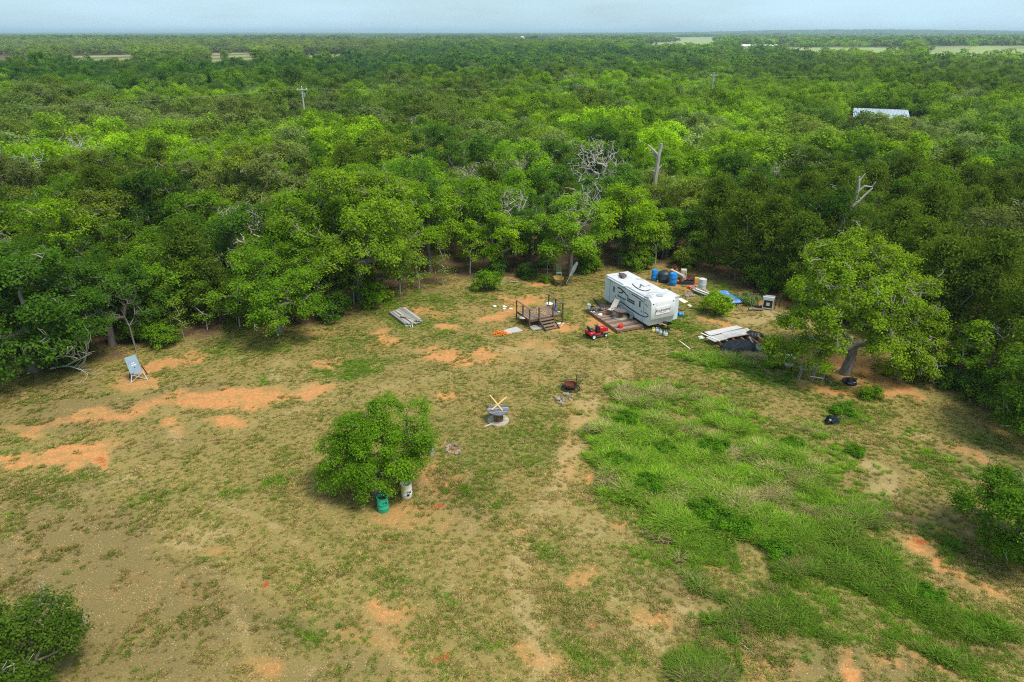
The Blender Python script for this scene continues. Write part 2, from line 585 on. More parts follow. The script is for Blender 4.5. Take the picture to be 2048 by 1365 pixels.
# marks on the ground, where the photograph shows them: centre, half axes, turn (deg), strength
DIRT = [(440, 795, 130, 20, -5, 1), (600, 788, 55, 14, -10, 1), (520, 792, 60, 10, 0, .8), (250, 822, 130, 11, -9, .75), (80, 852, 90, 10, -8, .6), (460, 845, 42, 15, -10, 1),
        (345, 846, 24, 12, -15, .8), (362, 868, 14, 10, 0, .6), (130, 908, 105, 22, -6, 1), (205, 916, 28, 20, 10, 1.3), (60, 872, 34, 12, -10, .8), (22, 926, 40, 12, -5, .95),
        (150, 934, 26, 16, 0, .9), (320, 738, 70, 18, -22, .85), (365, 716, 60, 12, -12, .75), (265, 765, 50, 14, 0, .7), (655, 722, 26, 14, -10, .75), (770, 686, 46, 9, -5, .85),
        (765, 666, 20, 7, 0, .7), (915, 716, 82, 20, -3, 1.05), (985, 722, 36, 14, 0, .8), (897, 657, 26, 9, 0, .9), (893, 794, 27, 9, 0, 1), (852, 628, 44, 11, 0, .6),
        (1000, 630, 50, 12, -14, .9), (1040, 602, 60, 12, 0, .75), (1075, 566, 46, 6, 0, .9), (1020, 556, 30, 4, 0, .7), (1128, 655, 24, 14, 20, .9), (1150, 655, 26, 10, 20, .7), (1200, 645, 44, 10, 33, .9),
        (1225, 640, 60, 20, 25, .6), (1440, 653, 56, 9, 22, .7), (1540, 608, 44, 9, 0, .9), (1500, 585, 40, 8, 15, .7), (1350, 565, 50, 10, 10, .8), (1395, 575, 20, 8, 0, .9), (1345, 585, 40, 10, 20, .4),
        (1700, 735, 80, 22, 15, .9), (1785, 772, 70, 16, 22, .8), (1650, 776, 64, 9, 14, .8), (1730, 760, 40, 14, 0, .7), (1390, 1104, 22, 8, 60, .8), (1412, 1130, 30, 14, 20, .6), (1605, 1124, 30, 9, -22, 1),
        (1695, 1345, 46, 26, 70, 1.0), (1620, 1240, 40, 10, 20, .7), (1258, 879, 9, 4, 0, 1.2), (1240, 1048, 16, 10, 0, .8), (1182, 955, 30, 16, 30, .55), (1035, 1068, 40, 22, 40, .55),
        (780, 1226, 50, 26, 20, .75), (1148, 1150, 44, 16, -20, .6), (1095, 1190, 20, 18, 0, .6), (1320, 1240, 50, 24, 0, .6), (1880, 1120, 100, 18, 28, .75), (1980, 1180, 60, 20, 30, .6), (1950, 920, 60, 14, 30, .5), (440, 1103, 30, 10, 0, .5), (1100, 1330, 120, 30, 20, .45),
        (740, 1280, 100, 40, 10, .3), (520, 1340, 60, 20, 0, .5), (1500, 1330, 90, 40, 10, .45), (1850, 1330, 120, 30, 10, .45), (90, 1090, 120, 50, 0, .12), (330, 1180, 150, 60, 10, .12), (800, 1040, 80, 24, 0, .5), (880, 955, 60, 60, 0, .38),
        (1165, 830, 30, 50, 0, .3), (1150, 920, 50, 60, 30, .3), (1060, 760, 30, 8, 0, .3), (1000, 720, 60, 14, 0, .4), (1000, 620, 160, 40, 0, .2), (640, 1000, 20, 10, 0, .3), (1060, 690, 90, 10, 0, .35), (590, 672, 90, 12, -12, .3)]
RED = [(871, 1015, 11, 5, 0, 1.2), (786, 1082, 13, 6, 10, 1.2), (955, 1077, 6, 4, 0, .9), (640, 1193, 12, 6, 0, 1.1), (553, 1137, 16, 5, -20, 1.0), (532, 1165, 15, 6, -25, 1.0), (1590, 1230, 14, 8, 0, .8), (1560, 1345, 12, 8, 0, .8), (1690, 783, 22, 6, 10, .8), (885, 1310, 22, 9, 0, .8),
       (1190, 1250, 12, 7, 0, .7), (1840, 1090, 20, 6, 20, .8), (210, 922, 22, 12, 10, .6)]
# worn wheel tracks, as lines through the photograph
TRACKS = [([(1110, 1400), (1090, 1320), (1050, 1230), (1030, 1140), (1060, 1060), (1110, 980), (1150, 900), (1165, 840), (1180, 790)], 34, .8), ([(960, 1400), (930, 1300), (900, 1210), (900, 1120), (950, 1040), (1010, 980)], 26, .5),
          ([(860, 1400), (780, 1290), (690, 1180), (620, 1100), (520, 1040), (430, 1000)], 24, .6), ([(1000, 1365), (900, 1230), (800, 1130), (700, 1060), (640, 1010), (610, 950)], 20, .45), ([(520, 1365), (480, 1250), (420, 1150), (380, 1080), (350, 960), (345, 870)], 22, .5),
          ([(700, 940), (760, 1010), (860, 1040), (980, 1010)], 30, .4), ([(1180, 790), (1160, 740), (1090, 712), (980, 730), (840, 760), (700, 790), (560, 830), (380, 900), (150, 1000)], 12, .55), ([(600, 900), (680, 860), (760, 790)], 18, .4), ([(1180, 790), (1260, 730), (1330, 715)], 12, .45),
          ([(0, 1180), (200, 1100), (420, 1080), (620, 1090)], 20, .35), ([(1500, 1400), (1420, 1280), (1330, 1180), (1250, 1100), (1190, 1020)], 26, .4)]


def tracks(px, py, wob):
    r = np.zeros(px.shape)
    for pts, wd, st in TRACKS:
        d = np.full(px.shape, 1e9)
        for (x0, y0), (x1, y1) in zip(pts[:-1], pts[1:]):
            ux, uy = x1 - x0, y1 - y0
            t = np.clip(((px - x0) * ux + (py - y0) * uy) / (ux * ux + uy * uy), 0, 1)
            d = np.minimum(d, np.hypot(px - x0 - t * ux, (py - y0 - t * uy) * 1.25))
        r = np.maximum(r, st * .78 * sstep(1.6, .1, d / wd + .45 * wob))
    return r


TAN = [(1510, 632, 70, 16, 4, 1), (1600, 650, 40, 16, 0, .7), (430, 1070, 70, 20, -5, .6), (380, 1090, 50, 14, 0, .6), (700, 870, 50, 20, 0, .45), (640, 900, 60, 20, 0, .35), (1130, 1000, 60, 30, 0, .5), (1180, 1050, 80, 40, 0, .5), (1780, 985, 60, 30, 25, .7),
       (1850, 870, 60, 14, 20, .55), (1750, 940, 50, 12, 25, .6), (330, 1060, 30, 20, 0, .4), (620, 780, 50, 40, 0, .5), (560, 740, 30, 20, 0, .5), (970, 740, 120, 20, 0, .4), (1290, 700, 120, 14, 5, .4), (1250, 1190, 60, 40, 0, .5), (900, 1200, 70, 40, -30, .5), (480, 1150, 90, 40, -15, .35),
       (1150, 700, 160, 14, 0, .5), (780, 1000, 60, 26, 0, .4), (950, 1090, 60, 40, 0, .35), (1300, 1280, 80, 40, 0, .45), (1430, 1230, 80, 30, 0, .5), (1320, 1160, 60, 40, 0, .4), (620, 1330, 70, 30, 0, .4), (1650, 900, 60, 12, 20, .3)]
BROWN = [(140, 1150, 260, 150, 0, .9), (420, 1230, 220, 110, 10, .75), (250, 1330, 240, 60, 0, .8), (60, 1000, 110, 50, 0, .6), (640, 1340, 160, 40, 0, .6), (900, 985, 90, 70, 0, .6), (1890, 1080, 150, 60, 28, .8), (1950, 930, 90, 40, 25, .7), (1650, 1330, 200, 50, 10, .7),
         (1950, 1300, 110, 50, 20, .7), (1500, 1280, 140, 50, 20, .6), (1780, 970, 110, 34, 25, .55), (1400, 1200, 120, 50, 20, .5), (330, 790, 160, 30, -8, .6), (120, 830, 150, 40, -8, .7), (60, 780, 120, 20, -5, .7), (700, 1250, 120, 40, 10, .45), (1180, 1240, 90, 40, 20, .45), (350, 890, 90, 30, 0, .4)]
GREEN = [(695, 742, 72, 18, -14, 1.2), (745, 722, 50, 8, -5, .8), (600, 1258, 90, 32, 18, .9), (560, 1235, 50, 16, 0, .7), (455, 990, 50, 16, -15, .8), (540, 960, 60, 12, -20, .7), (1000, 900, 110, 60, 0, .55), (950, 990, 70, 30, 0, .45), (1300, 692, 170, 22, 3, .6), (1380, 720, 60, 14, 0, .9),
         (850, 602, 120, 16, 0, .7), (880, 640, 60, 20, 0, .5), (780, 640, 60, 10, 30, .6), (1120, 625, 20, 10, 0, .8), (930, 680, 80, 14, 0, .45), (720, 690, 90, 20, 0, .5), (1420, 690, 70, 14, 10, .7), (1350, 645, 50, 12, 20, .8), (1600, 700, 60, 14, 0, .5), (360, 800, 30, 12, 0, .7), (330, 840, 50, 8, 0, .6),
         (160, 960, 90, 26, 0, .45), (110, 1010, 60, 18, 0, .45), (500, 700, 100, 20, -8, .4), (540, 760, 20, 16, 0, .8), (420, 1125, 50, 10, -25, .8), (320, 1000, 80, 24, -20, .35), (900, 850, 70, 26, 0, .4), (1060, 840, 60, 24, 0, .4), (740, 1270, 200, 26, 15, .35), (1080, 1110, 60, 20, 30, .6), (880, 1200, 80, 16, 30, .5),
         (1440, 590, 60, 20, 0, .5), (1560, 690, 50, 14, 0, .6), (1490, 720, 110, 20, 5, .8), (1180, 1290, 130, 22, 32, .6), (1700, 1010, 130, 16, 25, .6), (1880, 945, 70, 16, 25, .7), (1840, 990, 60, 14, 0, .5), (1700, 830, 50, 14, 0, .6), (1120, 1290, 30, 20, 0, .5), (960, 1290, 60, 20, 20, .6)]
LUSH = [(1440, 960, 250, 140, 24, .85), (1650, 1080, 200, 90, 28, .7), (1300, 860, 120, 66, 10, 1.1), (1420, 960, 170, 100, 22, 1.15), (1530, 930, 130, 70, 20, .8), (1500, 1050, 170, 60, 28, 1.1), (1720, 1150, 160, 62, 28, .8), (1850, 1210, 130, 44, 28, .68), (1960, 1260, 70, 26, 20, .55), (1400, 1350, 70, 44, 0, 1.1), (1300, 800, 60, 20, 0, .8), (1640, 960, 90, 40, 20, .6),
        (1440, 728, 110, 22, 5, .75), (1240, 930, 60, 40, 40, .9), (1390, 1070, 60, 40, 30, .7), (1720, 840, 40, 14, 0, .6), (1660, 1270, 60, 22, 20, .6), (1430, 1185, 60, 14, 30, .6), (1480, 1250, 80, 12, 20, .5), (1830, 860, 30, 12, 0, .5), (1600, 1310, 50, 16, 20, .4), (1760, 1290, 40, 14, 0, .4),
        (1600, 880, 130, 50, 20, .42), (1750, 1000, 160, 50, 25, .42), (1900, 1100, 120, 40, 28, .36), (1560, 760, 120, 24, 8, .42), (1350, 1120, 90, 50, 30, .45), (1560, 1220, 140, 50, 28, .42), (1800, 1290, 160, 40, 20, .4), (1480, 1300, 100, 40, 10, .36), (1880, 920, 110, 30, 20, .36)]


def marks(px, py, lst, wx, wy):
    r = np.zeros(px.shape)
    for cx, cy_, rx, ry, an, st in lst:
        a = rad(an)
        dx, dy = px + wx * (rx * .35 + 8) - cx, py + wy * (ry * .5 + 3) - cy_
        u = (dx * math.cos(a) + dy * math.sin(a)) / rx
        v = (-dx * math.sin(a) + dy * math.cos(a)) / ry
        r = np.maximum(r, st * sstep(1.45, .35, np.sqrt(u * u + v * v)))
    return r


def ground_masks(x, y):
    yy = np.maximum(y, 6)
    px, py = proj(x, yy)
    wx = 1.6 * fbm(x * .45, y * .45, 31) + .6 * fbm(x * 1.7, y * 1.7, 35)
    wy = 1.6 * fbm(x * .45, y * .45, 41) + .6 * fbm(x * 1.7, y * 1.7, 45)
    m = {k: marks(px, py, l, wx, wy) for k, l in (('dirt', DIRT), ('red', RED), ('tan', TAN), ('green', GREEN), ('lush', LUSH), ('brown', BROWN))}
    m['tan'] = np.maximum(m['tan'], tracks(px, py, wx))
    ed = edge_dist(x, y)
    m['litter'] = sstep(-2.2, 2.5, ed + 1.3 * wx)
    big = fbm(x / 7, y / 7, 51)
    m['green'] = np.clip(m['green'] + sstep(.05, .6, big) * .35, 0, 1.3)
    m['tan'] = np.clip(m['tan'] + sstep(.1, .6, fbm(x / 6, y / 6, 61)) * .35, 0, 1)
    m['edge'] = ed
    return m


def axis(lo, hi, st, far, g=1.16):
    a = list(np.arange(lo, hi + 1e-6, st))
    s = st
    while a[-1] < far:
        s *= g
        a.append(a[-1] + s)
    return a


ax = axis(0, 46, .25, 24000)
gx = np.array([-v for v in ax[:0:-1]] + ax)
gy = np.array([-60, -30, -10, 0, 6, 10] + axis(13, 74, .25, 26000))
GX, GY = np.meshgrid(gx, gy)
gxf, gyf = GX.ravel(), GY.ravel()
gz = terrain(gxf, gyf)
nx, ny = len(gx), len(gy)
ii = (np.arange(ny - 1)[:, None] * nx + np.arange(nx - 1)[None, :]).ravel()
gm = ground_masks(gxf, gyf)
gme = mesh_np('ground', np.stack([gxf, gyf, gz], 1), np.stack([ii, ii + 1, ii + nx + 1, ii + nx], 1), smooth=True)
gm['field'] = in_field(gxf, gyf)
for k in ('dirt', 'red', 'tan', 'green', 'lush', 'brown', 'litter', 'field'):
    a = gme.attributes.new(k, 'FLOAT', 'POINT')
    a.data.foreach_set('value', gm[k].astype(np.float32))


def ground_material():
    q = NT('ground')
    co = q.n('ShaderNodeNewGeometry').outputs['Position']
    A = {k: q.n('ShaderNodeAttribute', attribute_name=k).outputs['Fac'] for k in ('dirt', 'red', 'tan', 'green', 'lush', 'brown', 'litter', 'field')}
    n1 = q.noise(1.1, 6, co, .62)
    n2 = q.noise(4.5, 6, co, .65)
    n3 = q.noise(15, 5, co, .65)
    n4 = q.noise(.22, 4, co, .55)
    nn = q.math('ADD', q.math('MULTIPLY', n1, .4), q.math('ADD', q.math('MULTIPLY', n2, .35), q.math('MULTIPLY', n3, .25)))

    def edge(a, k, wdt=.16, off=.5):      # a mask broken up by the noise
        return q.remap(q.math('ADD', a, q.math('MULTIPLY', q.math('SUBTRACT', nn, .5), k)), off - wdt, off + wdt)
    straw = q.mixc(q.remap(n3, .3, .7), (.155, .112, .034, 1), (.335, .245, .082, 1))
    olive = q.mixc(q.remap(n3, .3, .7), (.070, .085, .018, 1), (.180, .185, .044, 1))
    g = q.math('ADD', q.math('MULTIPLY', A['green'], .6), q.math('MULTIPLY', q.math('SUBTRACT', n4, .5), .9))
    c = q.mixc(edge(g, 2.8, .3, .20), straw, olive)
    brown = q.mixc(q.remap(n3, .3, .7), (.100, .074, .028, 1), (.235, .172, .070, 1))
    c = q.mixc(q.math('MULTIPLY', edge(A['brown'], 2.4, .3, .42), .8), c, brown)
    tan = q.mixc(q.remap(n3, .3, .7), (.24, .170, .070, 1), (.45, .335, .150, 1))
    c = q.mixc(q.math('MULTIPLY', edge(A['tan'], 1.8), .75), c, tan)
    dirt = q.mixc(q.remap(n2, .3, .7), (.40, .135, .036, 1), (.53, .27, .105, 1))
    dirt = q.mixc(q.remap(n3, .64, .82), dirt, (.60, .40, .20, 1))
    dm = edge(q.math('MULTIPLY', A['dirt'], q.remap(n1, .36, .58, .62, 1.12)), 2.2, .42, .52)
    c = q.mixc(dm, c, dirt)
    red = q.mixc(n3, (.20, .035, .010, 1), (.42, .12, .035, 1))
    c = q.mixc(edge(A['red'], 1.4, .2), c, red)
    lush = q.mixc(q.remap(n2, .3, .7), (.075, .115, .016, 1), (.17, .235, .04, 1))
    c = q.mixc(edge(A['lush'], 1.5, .25), c, lush)
    lit = q.mixc(q.remap(n3, .3, .7), (.055, .037, .022, 1), (.16, .098, .052, 1))
    c = q.mixc(edge(A['litter'], 1.2, .25), c, lit)
    fld = q.mixc(n4, (.20, .28, .08, 1), (.32, .33, .13, 1))
    c = q.mixc(A['field'], c, fld)
    # ironstone gravel lying in the grass
    vo = q.n('ShaderNodeTexVoronoi', {'Vector': co, 'Scale': 13.0, 'Randomness': 1.0})
    peb = q.math('LESS_THAN', vo.outputs['Distance'], .30)
    rnd = q.n('ShaderNodeSeparateColor', {'Color': vo.outputs['Color']}).outputs['Red']
    gr = q.math('ADD', q.math('MULTIPLY', n4, .5), q.math('MULTIPLY', n1, .9))
    gr = q.math('ADD', gr, q.math('MULTIPLY', A['dirt'], .38))
    keep = q.math('LESS_THAN', rnd, q.remap(gr, .62, .98, .02, .62))
    pf = q.math('MULTIPLY', peb, keep)
    pf = q.math('MULTIPLY', pf, q.math('SUBTRACT', 1.0, q.math('MULTIPLY', A['lush'], .9), True))
    pf = q.math('MULTIPLY', pf, q.math('SUBTRACT', 1.0, A['field'], True))
    pc = q.mixc(q.n('ShaderNodeSeparateColor', {'Color': vo.outputs['Color']}).outputs['Green'], (.36, .22, .07, 1), (.60, .44, .20, 1))
    c = q.mixc(pf, c, pc)
    hgt = q.math('ADD', q.math('MULTIPLY', n3, .6), q.math('MULTIPLY', pf, .5))
    bp = q.n('ShaderNodeBump', {'Height': hgt, 'Strength': .55, 'Distance': .06}).outputs['Normal']
    return q.out(q.n('ShaderNodeBsdfPrincipled', {'Base Color': c, 'Roughness': .95, 'Specular IOR Level': .1, 'Normal': bp}).outputs[0])


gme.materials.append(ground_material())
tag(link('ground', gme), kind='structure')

# ------------------------------------------------------------------ plants


def leaves_np(rng, C, N, size, aspect=.55, lv=None, fold=.25):
    """one bent diamond per leaf spray: centres C, facing N"""
    n = len(C)
    N = N / (np.linalg.norm(N, axis=1, keepdims=True) + 1e-9)
    t = rng.normal(size=(n, 3))
    t -= N * (t * N).sum(1, keepdims=True)
    t /= np.linalg.norm(t, axis=1, keepdims=True) + 1e-9
    b = np.cross(N, t)
    s = (size * rng.uniform(.65, 1.35, n))[:, None]
    a = s * aspect
    V = np.empty((n, 4, 3))
    V[:, 0] = C - t * s * .5
    V[:, 1] = C + b * a * .5 + N * s * fold * .3
    V[:, 2] = C + t * s * .5 - N * s * fold * .2
    V[:, 3] = C - b * a * .5 + N * s * fold * .3
    return V.reshape(-1, 3), np.arange(n * 4).reshape(-1, 4)


def grow(rng, fork, clumps, lean, r_tip=.018, step=.9, rmax=.4, wig=.18):
    """branches: every clump joins the nearest limb; limb radius follows what it carries"""
    P = [np.zeros(3)]
    par = [-1]
    k = max(2, int(fork / .9))
    for i in range(1, k + 1):
        f = i / k
        P.append(np.array([lean[0] * f * f + rng.normal() * .05, lean[1] * f * f + rng.normal() * .05, fork * f]))
        par.append(i - 1)
    base = P[-1]
    order = np.argsort(np.linalg.norm(clumps - base, axis=1))
    tips = []
    for ci in order:
        c = clumps[ci]
        A = np.array(P)
        db = np.linalg.norm(A - base, axis=1)
        dc = np.linalg.norm(c - base)
        cost = np.linalg.norm(A - c, axis=1) + .22 * db + 100 * (db > dc) + 3.0 * (np.arange(len(A)) < k)
        j = int(np.argmin(cost))
        p0 = A[j]
        m = max(1, int(np.linalg.norm(c - p0) / step))
        last = j
        for s in range(1, m + 1):
            f = s / m
            q = p0 + (c - p0) * f + (rng.normal(size=3) * wig * (1 if s < m else .3))
            q[2] += .25 * math.sin(math.pi * f) * (1 - f)
            P.append(q)
            par.append(last)
            last = len(P) - 1
        tips.append(last)
    P = np.array(P)
    wgt = np.zeros(len(P))
    for t in tips:
        wgt[t] += 1
    for i in range(len(P) - 1, 0, -1):
        wgt[par[i]] += wgt[i]
    R = np.minimum(r_tip * np.maximum(wgt, .5) ** .47, rmax)
    R[0] *= 1.45
    if k > 1:
        R[1] *= 1.1
    return P, np.array(par), R


def limbs_mesh(name, P, par, R, mat, n=5, rmin=0.0):
    e = np.array([i for i in range(1, len(P)) if R[i] >= rmin])
    A, B = P[par[e]], P[e]
    ra, rb = np.minimum(R[par[e]], R[e] * 1.7), R[e]
    d = B - A
    d /= np.linalg.norm(d, axis=1, keepdims=True) + 1e-9
    ref = np.where(np.abs(d[:, 2:3]) < .9, np.array([[0, 0, 1.]]), np.array([[1., 0, 0]]))
    u = np.cross(d, ref)
    u /= np.linalg.norm(u, axis=1, keepdims=True)
    v = np.cross(d, u)
    m = len(e)
    V = np.empty((m, 2, n, 3))
    for k in range(n):
        a = 2 * math.pi * k / n
        o = u * math.cos(a) + v * math.sin(a)
        V[:, 0, k] = A + o * ra[:, None] - d * ra[:, None] * .3
        V[:, 1, k] = B + o * rb[:, None]
    base = (np.arange(m) * 2 * n)[:, None]
    k = np.arange(n)[None, :]
    Fc = np.stack([base + k, base + (k + 1) % n, base + n + (k + 1) % n, base + n + k], 2).reshape(-1, 4)
    return mesh_np(name, V.reshape(-1, 3), Fc, mat, smooth=True)


def lobes_px(base, lst, shrink=.8):
    """foliage masses read off the photograph: centre pixel, radius in pixels, distance behind the trunk"""
    b = at(*base)
    o = []
    for px, py, r, dy in lst:
        d = ray(px, py)
        t = (b.y + dy) / d[1]
        fz = (b.y + dy) * math.cos(PITCH) + H * math.sin(PITCH)
        o.append([d[0] * t - b.x, dy, H + d[2] * t, shrink * r * fz / F])
    return np.array(o)


def oak_clumps(rng, h, R, n, low=.22, lobes=11, lobe_r=.42, flat=1.0, given=None):
    """clump centres on the skins of lobes packed into the crown"""
    zc = h * (.5 + low / 2)
    hz = h * (1 - low) / 2
    L_ = []
    for i in range(lobes):
        a = 2 * math.pi * (i / lobes * 2.618 + rng.uniform(-.08, .08))
        el = math.asin(np.clip(-.75 + 1.72 * (i + .5) / lobes, -1, 1))
        q = .66 + rng.uniform(-.12, .14)
        L_.append([R * q * math.cos(el) * math.cos(a), R * q * math.cos(el) * math.sin(a), zc + hz * .72 * math.sin(el) * flat, R * lobe_r * rng.uniform(.75, 1.2)])
    L_ = np.array(L_)
    if given is not None:
        L_ = given
        lobes = len(L_)
        zc = L_[:, 2].mean()
        wl_ = L_[:, 3] ** 2 / (L_[:, 3] ** 2).sum()
    out_ = []
    while len(out_) < n:
        l = L_[rng.integers(lobes) if given is None else rng.choice(lobes, p=wl_)]
        d = rng.normal(size=3)
        d /= np.linalg.norm(d)
        if d[2] < -.35 and rng.random() < .7:
            continue
        p = l[:3] + d * l[3] * np.array([1, 1, .78]) * rng.uniform(.72, 1.08)
        if p[2] < .2 or (given is None and p[2] > h):
            continue
        if given is not None:
            out_.append(p)
            continue
        o = (p - np.array([0, 0, zc])) / np.array([R, R, hz])
        if np.dot(o, o) < .18 and rng.random() < .7:
            continue
        out_.append(p)
    return np.array(out_), np.array([0, 0, zc])


def crown_mesh(name, rng, clumps, centre, per, rc, size, mat, aspect=.6, up=.95, flat=.65):
    n = len(clumps)
    C = np.repeat(clumps, per, 0)
    off = rng.normal(size=(n * per, 3)) * np.array([rc, rc, rc * flat]) * .6
    crv = np.repeat(rng.uniform(-1, 1, n), per)
    od = C - centre
    od /= np.linalg.norm(od, axis=1, keepdims=True) + 1e-9
    N = od * .55 + off / rc * .45 + np.array([0, 0, up]) + rng.normal(size=off.shape) * .55
    V, Fc = leaves_np(rng, C + off, N, size, aspect)
    lv = np.clip(.45 * crv + .55 * rng.uniform(-1, 1, n * per), -1, 1)
    return mesh_np(name, V, Fc, mat, lv)


TREES = {}


def make_oak(key, seed, h, R, nclump, per, rc, size, low=.2, lobes=11, lean=(0, 0), fork=.3, mat='leaf', limbs=True, bark='bark', rtip=.02, n=5, twigs=0, lobe_r=.42, rmin=0.0, given=None):
    rng = np.random.default_rng(seed)
    cl, ce = oak_clumps(rng, h, R, nclump, low, lobes, lobe_r, given=given)
    cl = cl + np.array([lean[0], lean[1], 0]) * (cl[:, 2:3] / h)
    cr = crown_mesh('crown_' + key, rng, cl, ce, per, rc, size, M[mat])
    tr = tw = None
    if limbs:
        P, par, Rr = grow(rng, h * fork, cl, (lean[0] * fork, lean[1] * fork), rtip, rmax=.055 * h)
        tr = limbs_mesh('trunk_' + key, P, par, Rr, M[bark], n, rmin)
        if twigs:
            ext = []
            pr_, rr = [], []
            for i in rng.choice(len(cl), twigs):
                p = cl[i].copy()
                d = (cl[i] - ce)
                d = d / np.linalg.norm(d) + np.array([0, 0, .35]) + rng.normal(size=3) * .5
                b0 = len(ext)
                ext.append(p - d * .25)
                pr_.append(-1)
                rr.append(.05)
                for s in range(4):
                    d = d / np.linalg.norm(d) + rng.normal(size=3) * .55
                    ext.append(ext[-1] + d / np.linalg.norm(d) * rng.uniform(.25, .42))
                    pr_.append(b0 + s)
                    rr.append(.045 - .008 * s)
                    if s in (1, 2):
                        dd = d + rng.normal(size=3)
                        ext.append(ext[-1] + dd / np.linalg.norm(dd) * .3)
                        pr_.append(len(ext) - 2)
                        rr.append(.02)
                        ext.append(ext[-2])
                        pr_.append(-1)
                        rr.append(.04)
                        # keep the chain on the main twig
                        pr_[-1] = b0 + s
                        rr[-1] = .04
            E_, Q, Rw = np.array(ext), np.array(pr_), np.array(rr)
            keep = [i for i in range(len(E_)) if Q[i] >= 0]
            e2 = np.array(keep)
            # limbs_mesh wants index 0 as root, so hand it edges directly
            PP = np.concatenate([E_[Q[e2]], E_[e2]])
            m = len(e2)
            par2 = np.concatenate([np.full(m, -1), np.arange(m)])
            R2 = np.concatenate([Rw[e2] * 1.1, Rw[e2]])
            sel = np.arange(m, 2 * m)
            tw = limbs_sel('twigs_' + key, PP, par2, R2, sel, M['lichen'])
    if tw:
        tr = merge_limbs(tr, tw)
    TREES[key] = dict(crown=cr, trunk=tr, h=h, R=R)


def merge_limbs(a, b):
    """the dead twig ends belong to the limbs: one mesh, two barks"""
    V, Fc, mi = [], [], []
    for k, me in enumerate((a, b)):
        v = np.empty(len(me.vertices) * 3, np.float32)
        me.vertices.foreach_get('co', v)
        f = np.empty(len(me.loops), np.int32)
        me.loops.foreach_get('vertex_index', f)
        Fc.append(f.reshape(-1, 4) + sum(len(q) for q in V))
        V.append(v.reshape(-1, 3))
        mi.append(np.full(len(Fc[-1]), k, np.int32))
    me = mesh_np(a.name, np.concatenate(V), np.concatenate(Fc), a.materials[0], smooth=True)
    me.materials.append(b.materials[0])
    me.polygons.foreach_set('material_index', np.concatenate(mi))
    return me


def limbs_sel(name, P, par, R, sel, mat, n=4):
    P2 = np.concatenate([np.zeros((1, 3)), P])
    par_ = np.concatenate([[-1], par + 1])
    R_ = np.concatenate([[0.0], R])
    R_[1:1 + len(P) - len(sel)] = np.maximum(R_[1:1 + len(P) - len(sel)], 0)
    keepR = R_.copy()
    mask = np.zeros(len(P2), bool)
    mask[sel + 1] = True
    e = np.where(mask)[0]
    A, B = P2[par_[e]], P2[e]
    V, Fc = [], []
    mb_P = np.concatenate([A, B])
    m = len(e)
    d = B - A
    d /= np.linalg.norm(d, axis=1, keepdims=True) + 1e-9
    ref = np.where(np.abs(d[:, 2:3]) < .9, np.array([[0, 0, 1.]]), np.array([[1., 0, 0]]))
    u = np.cross(d, ref)
    u /= np.linalg.norm(u, axis=1, keepdims=True) + 1e-9
    v = np.cross(d, u)
    V = np.empty((m, 2, n, 3))
    for k in range(n):
        a = 2 * math.pi * k / n
        o = u * math.cos(a) + v * math.sin(a)
        V[:, 0, k] = A + o * keepR[e][:, None]
        V[:, 1, k] = B + o * keepR[e][:, None] * .75
    base = (np.arange(m) * 2 * n)[:, None]
    k = np.arange(n)[None, :]
    Fc = np.stack([base + k, base + (k + 1) % n, base + n + (k + 1) % n, base + n + k], 2).reshape(-1, 4)
    return mesh_np(name, V.reshape(-1, 3), Fc, mat, smooth=True)


def make_cedar(key, seed, h, R, nleaf, size, mat='leaf', limbs=True):
    rng = np.random.default_rng(seed)
    nb = int(nleaf / 70)
    f = rng.random(nb) ** .8
    z = h * (.04 + .95 * f)
    env = R * (1 - f) ** .62 * (.75 + .5 * rng.random(nb)) + .12
    a = rng.uniform(0, 2 * math.pi, nb)
    q = rng.uniform(.55, 1.0, nb)
    cl = np.stack([env * q * np.cos(a), env * q * np.sin(a), z + .12 * env], 1)
    C = np.repeat(cl, 70, 0)
    ang = np.repeat(a, 70)
    t = rng.uniform(-.9, .7, len(C))
    off = np.stack([np.cos(ang) * t * .8, np.sin(ang) * t * .8, t * .35], 1) + rng.normal(size=(len(C), 3)) * np.array([.24, .24, .2])
    N = np.stack([np.cos(ang) * .6, np.sin(ang) * .6, np.full(len(C), .45)], 1) + rng.normal(size=(len(C), 3)) * .6
    V, Fc = leaves_np(rng, C + off, N, size, .42)
    lv = np.clip(.5 * np.repeat(rng.uniform(-1, 1, nb), 70) + .5 * rng.uniform(-1, 1, len(C)), -1, 1)
    cr = mesh_np('crown_' + key, V, Fc, M[mat], lv)
    tr = None
    if limbs:
        P, par, Rr = grow(rng, h * .2, np.concatenate([cl[::4], [[0, 0, h * .9]]]), (0, 0), .012, rmax=.16)
        tr = limbs_mesh('trunk_' + key, P, par, Rr, M['bark'], 5)
    TREES[key] = dict(crown=cr, trunk=tr, twigs=None, h=h, R=R)


def make_bare(key, seed, h, R, n, rtip=.02, low=.35, mat='pale_bark', nn=4):
    rng = np.random.default_rng(seed)
    cl, ce = oak_clumps(rng, h, R, n, low, 9, .5)
    P, par, Rr = grow(rng, h * .35, cl, (0, 0), rtip, .55, rmax=.05 * h, wig=.2)
    TREES[key] = dict(crown=None, trunk=limbs_mesh('trunk_' + key, P, par, Rr, M[mat], nn), twigs=None, h=h, R=R)


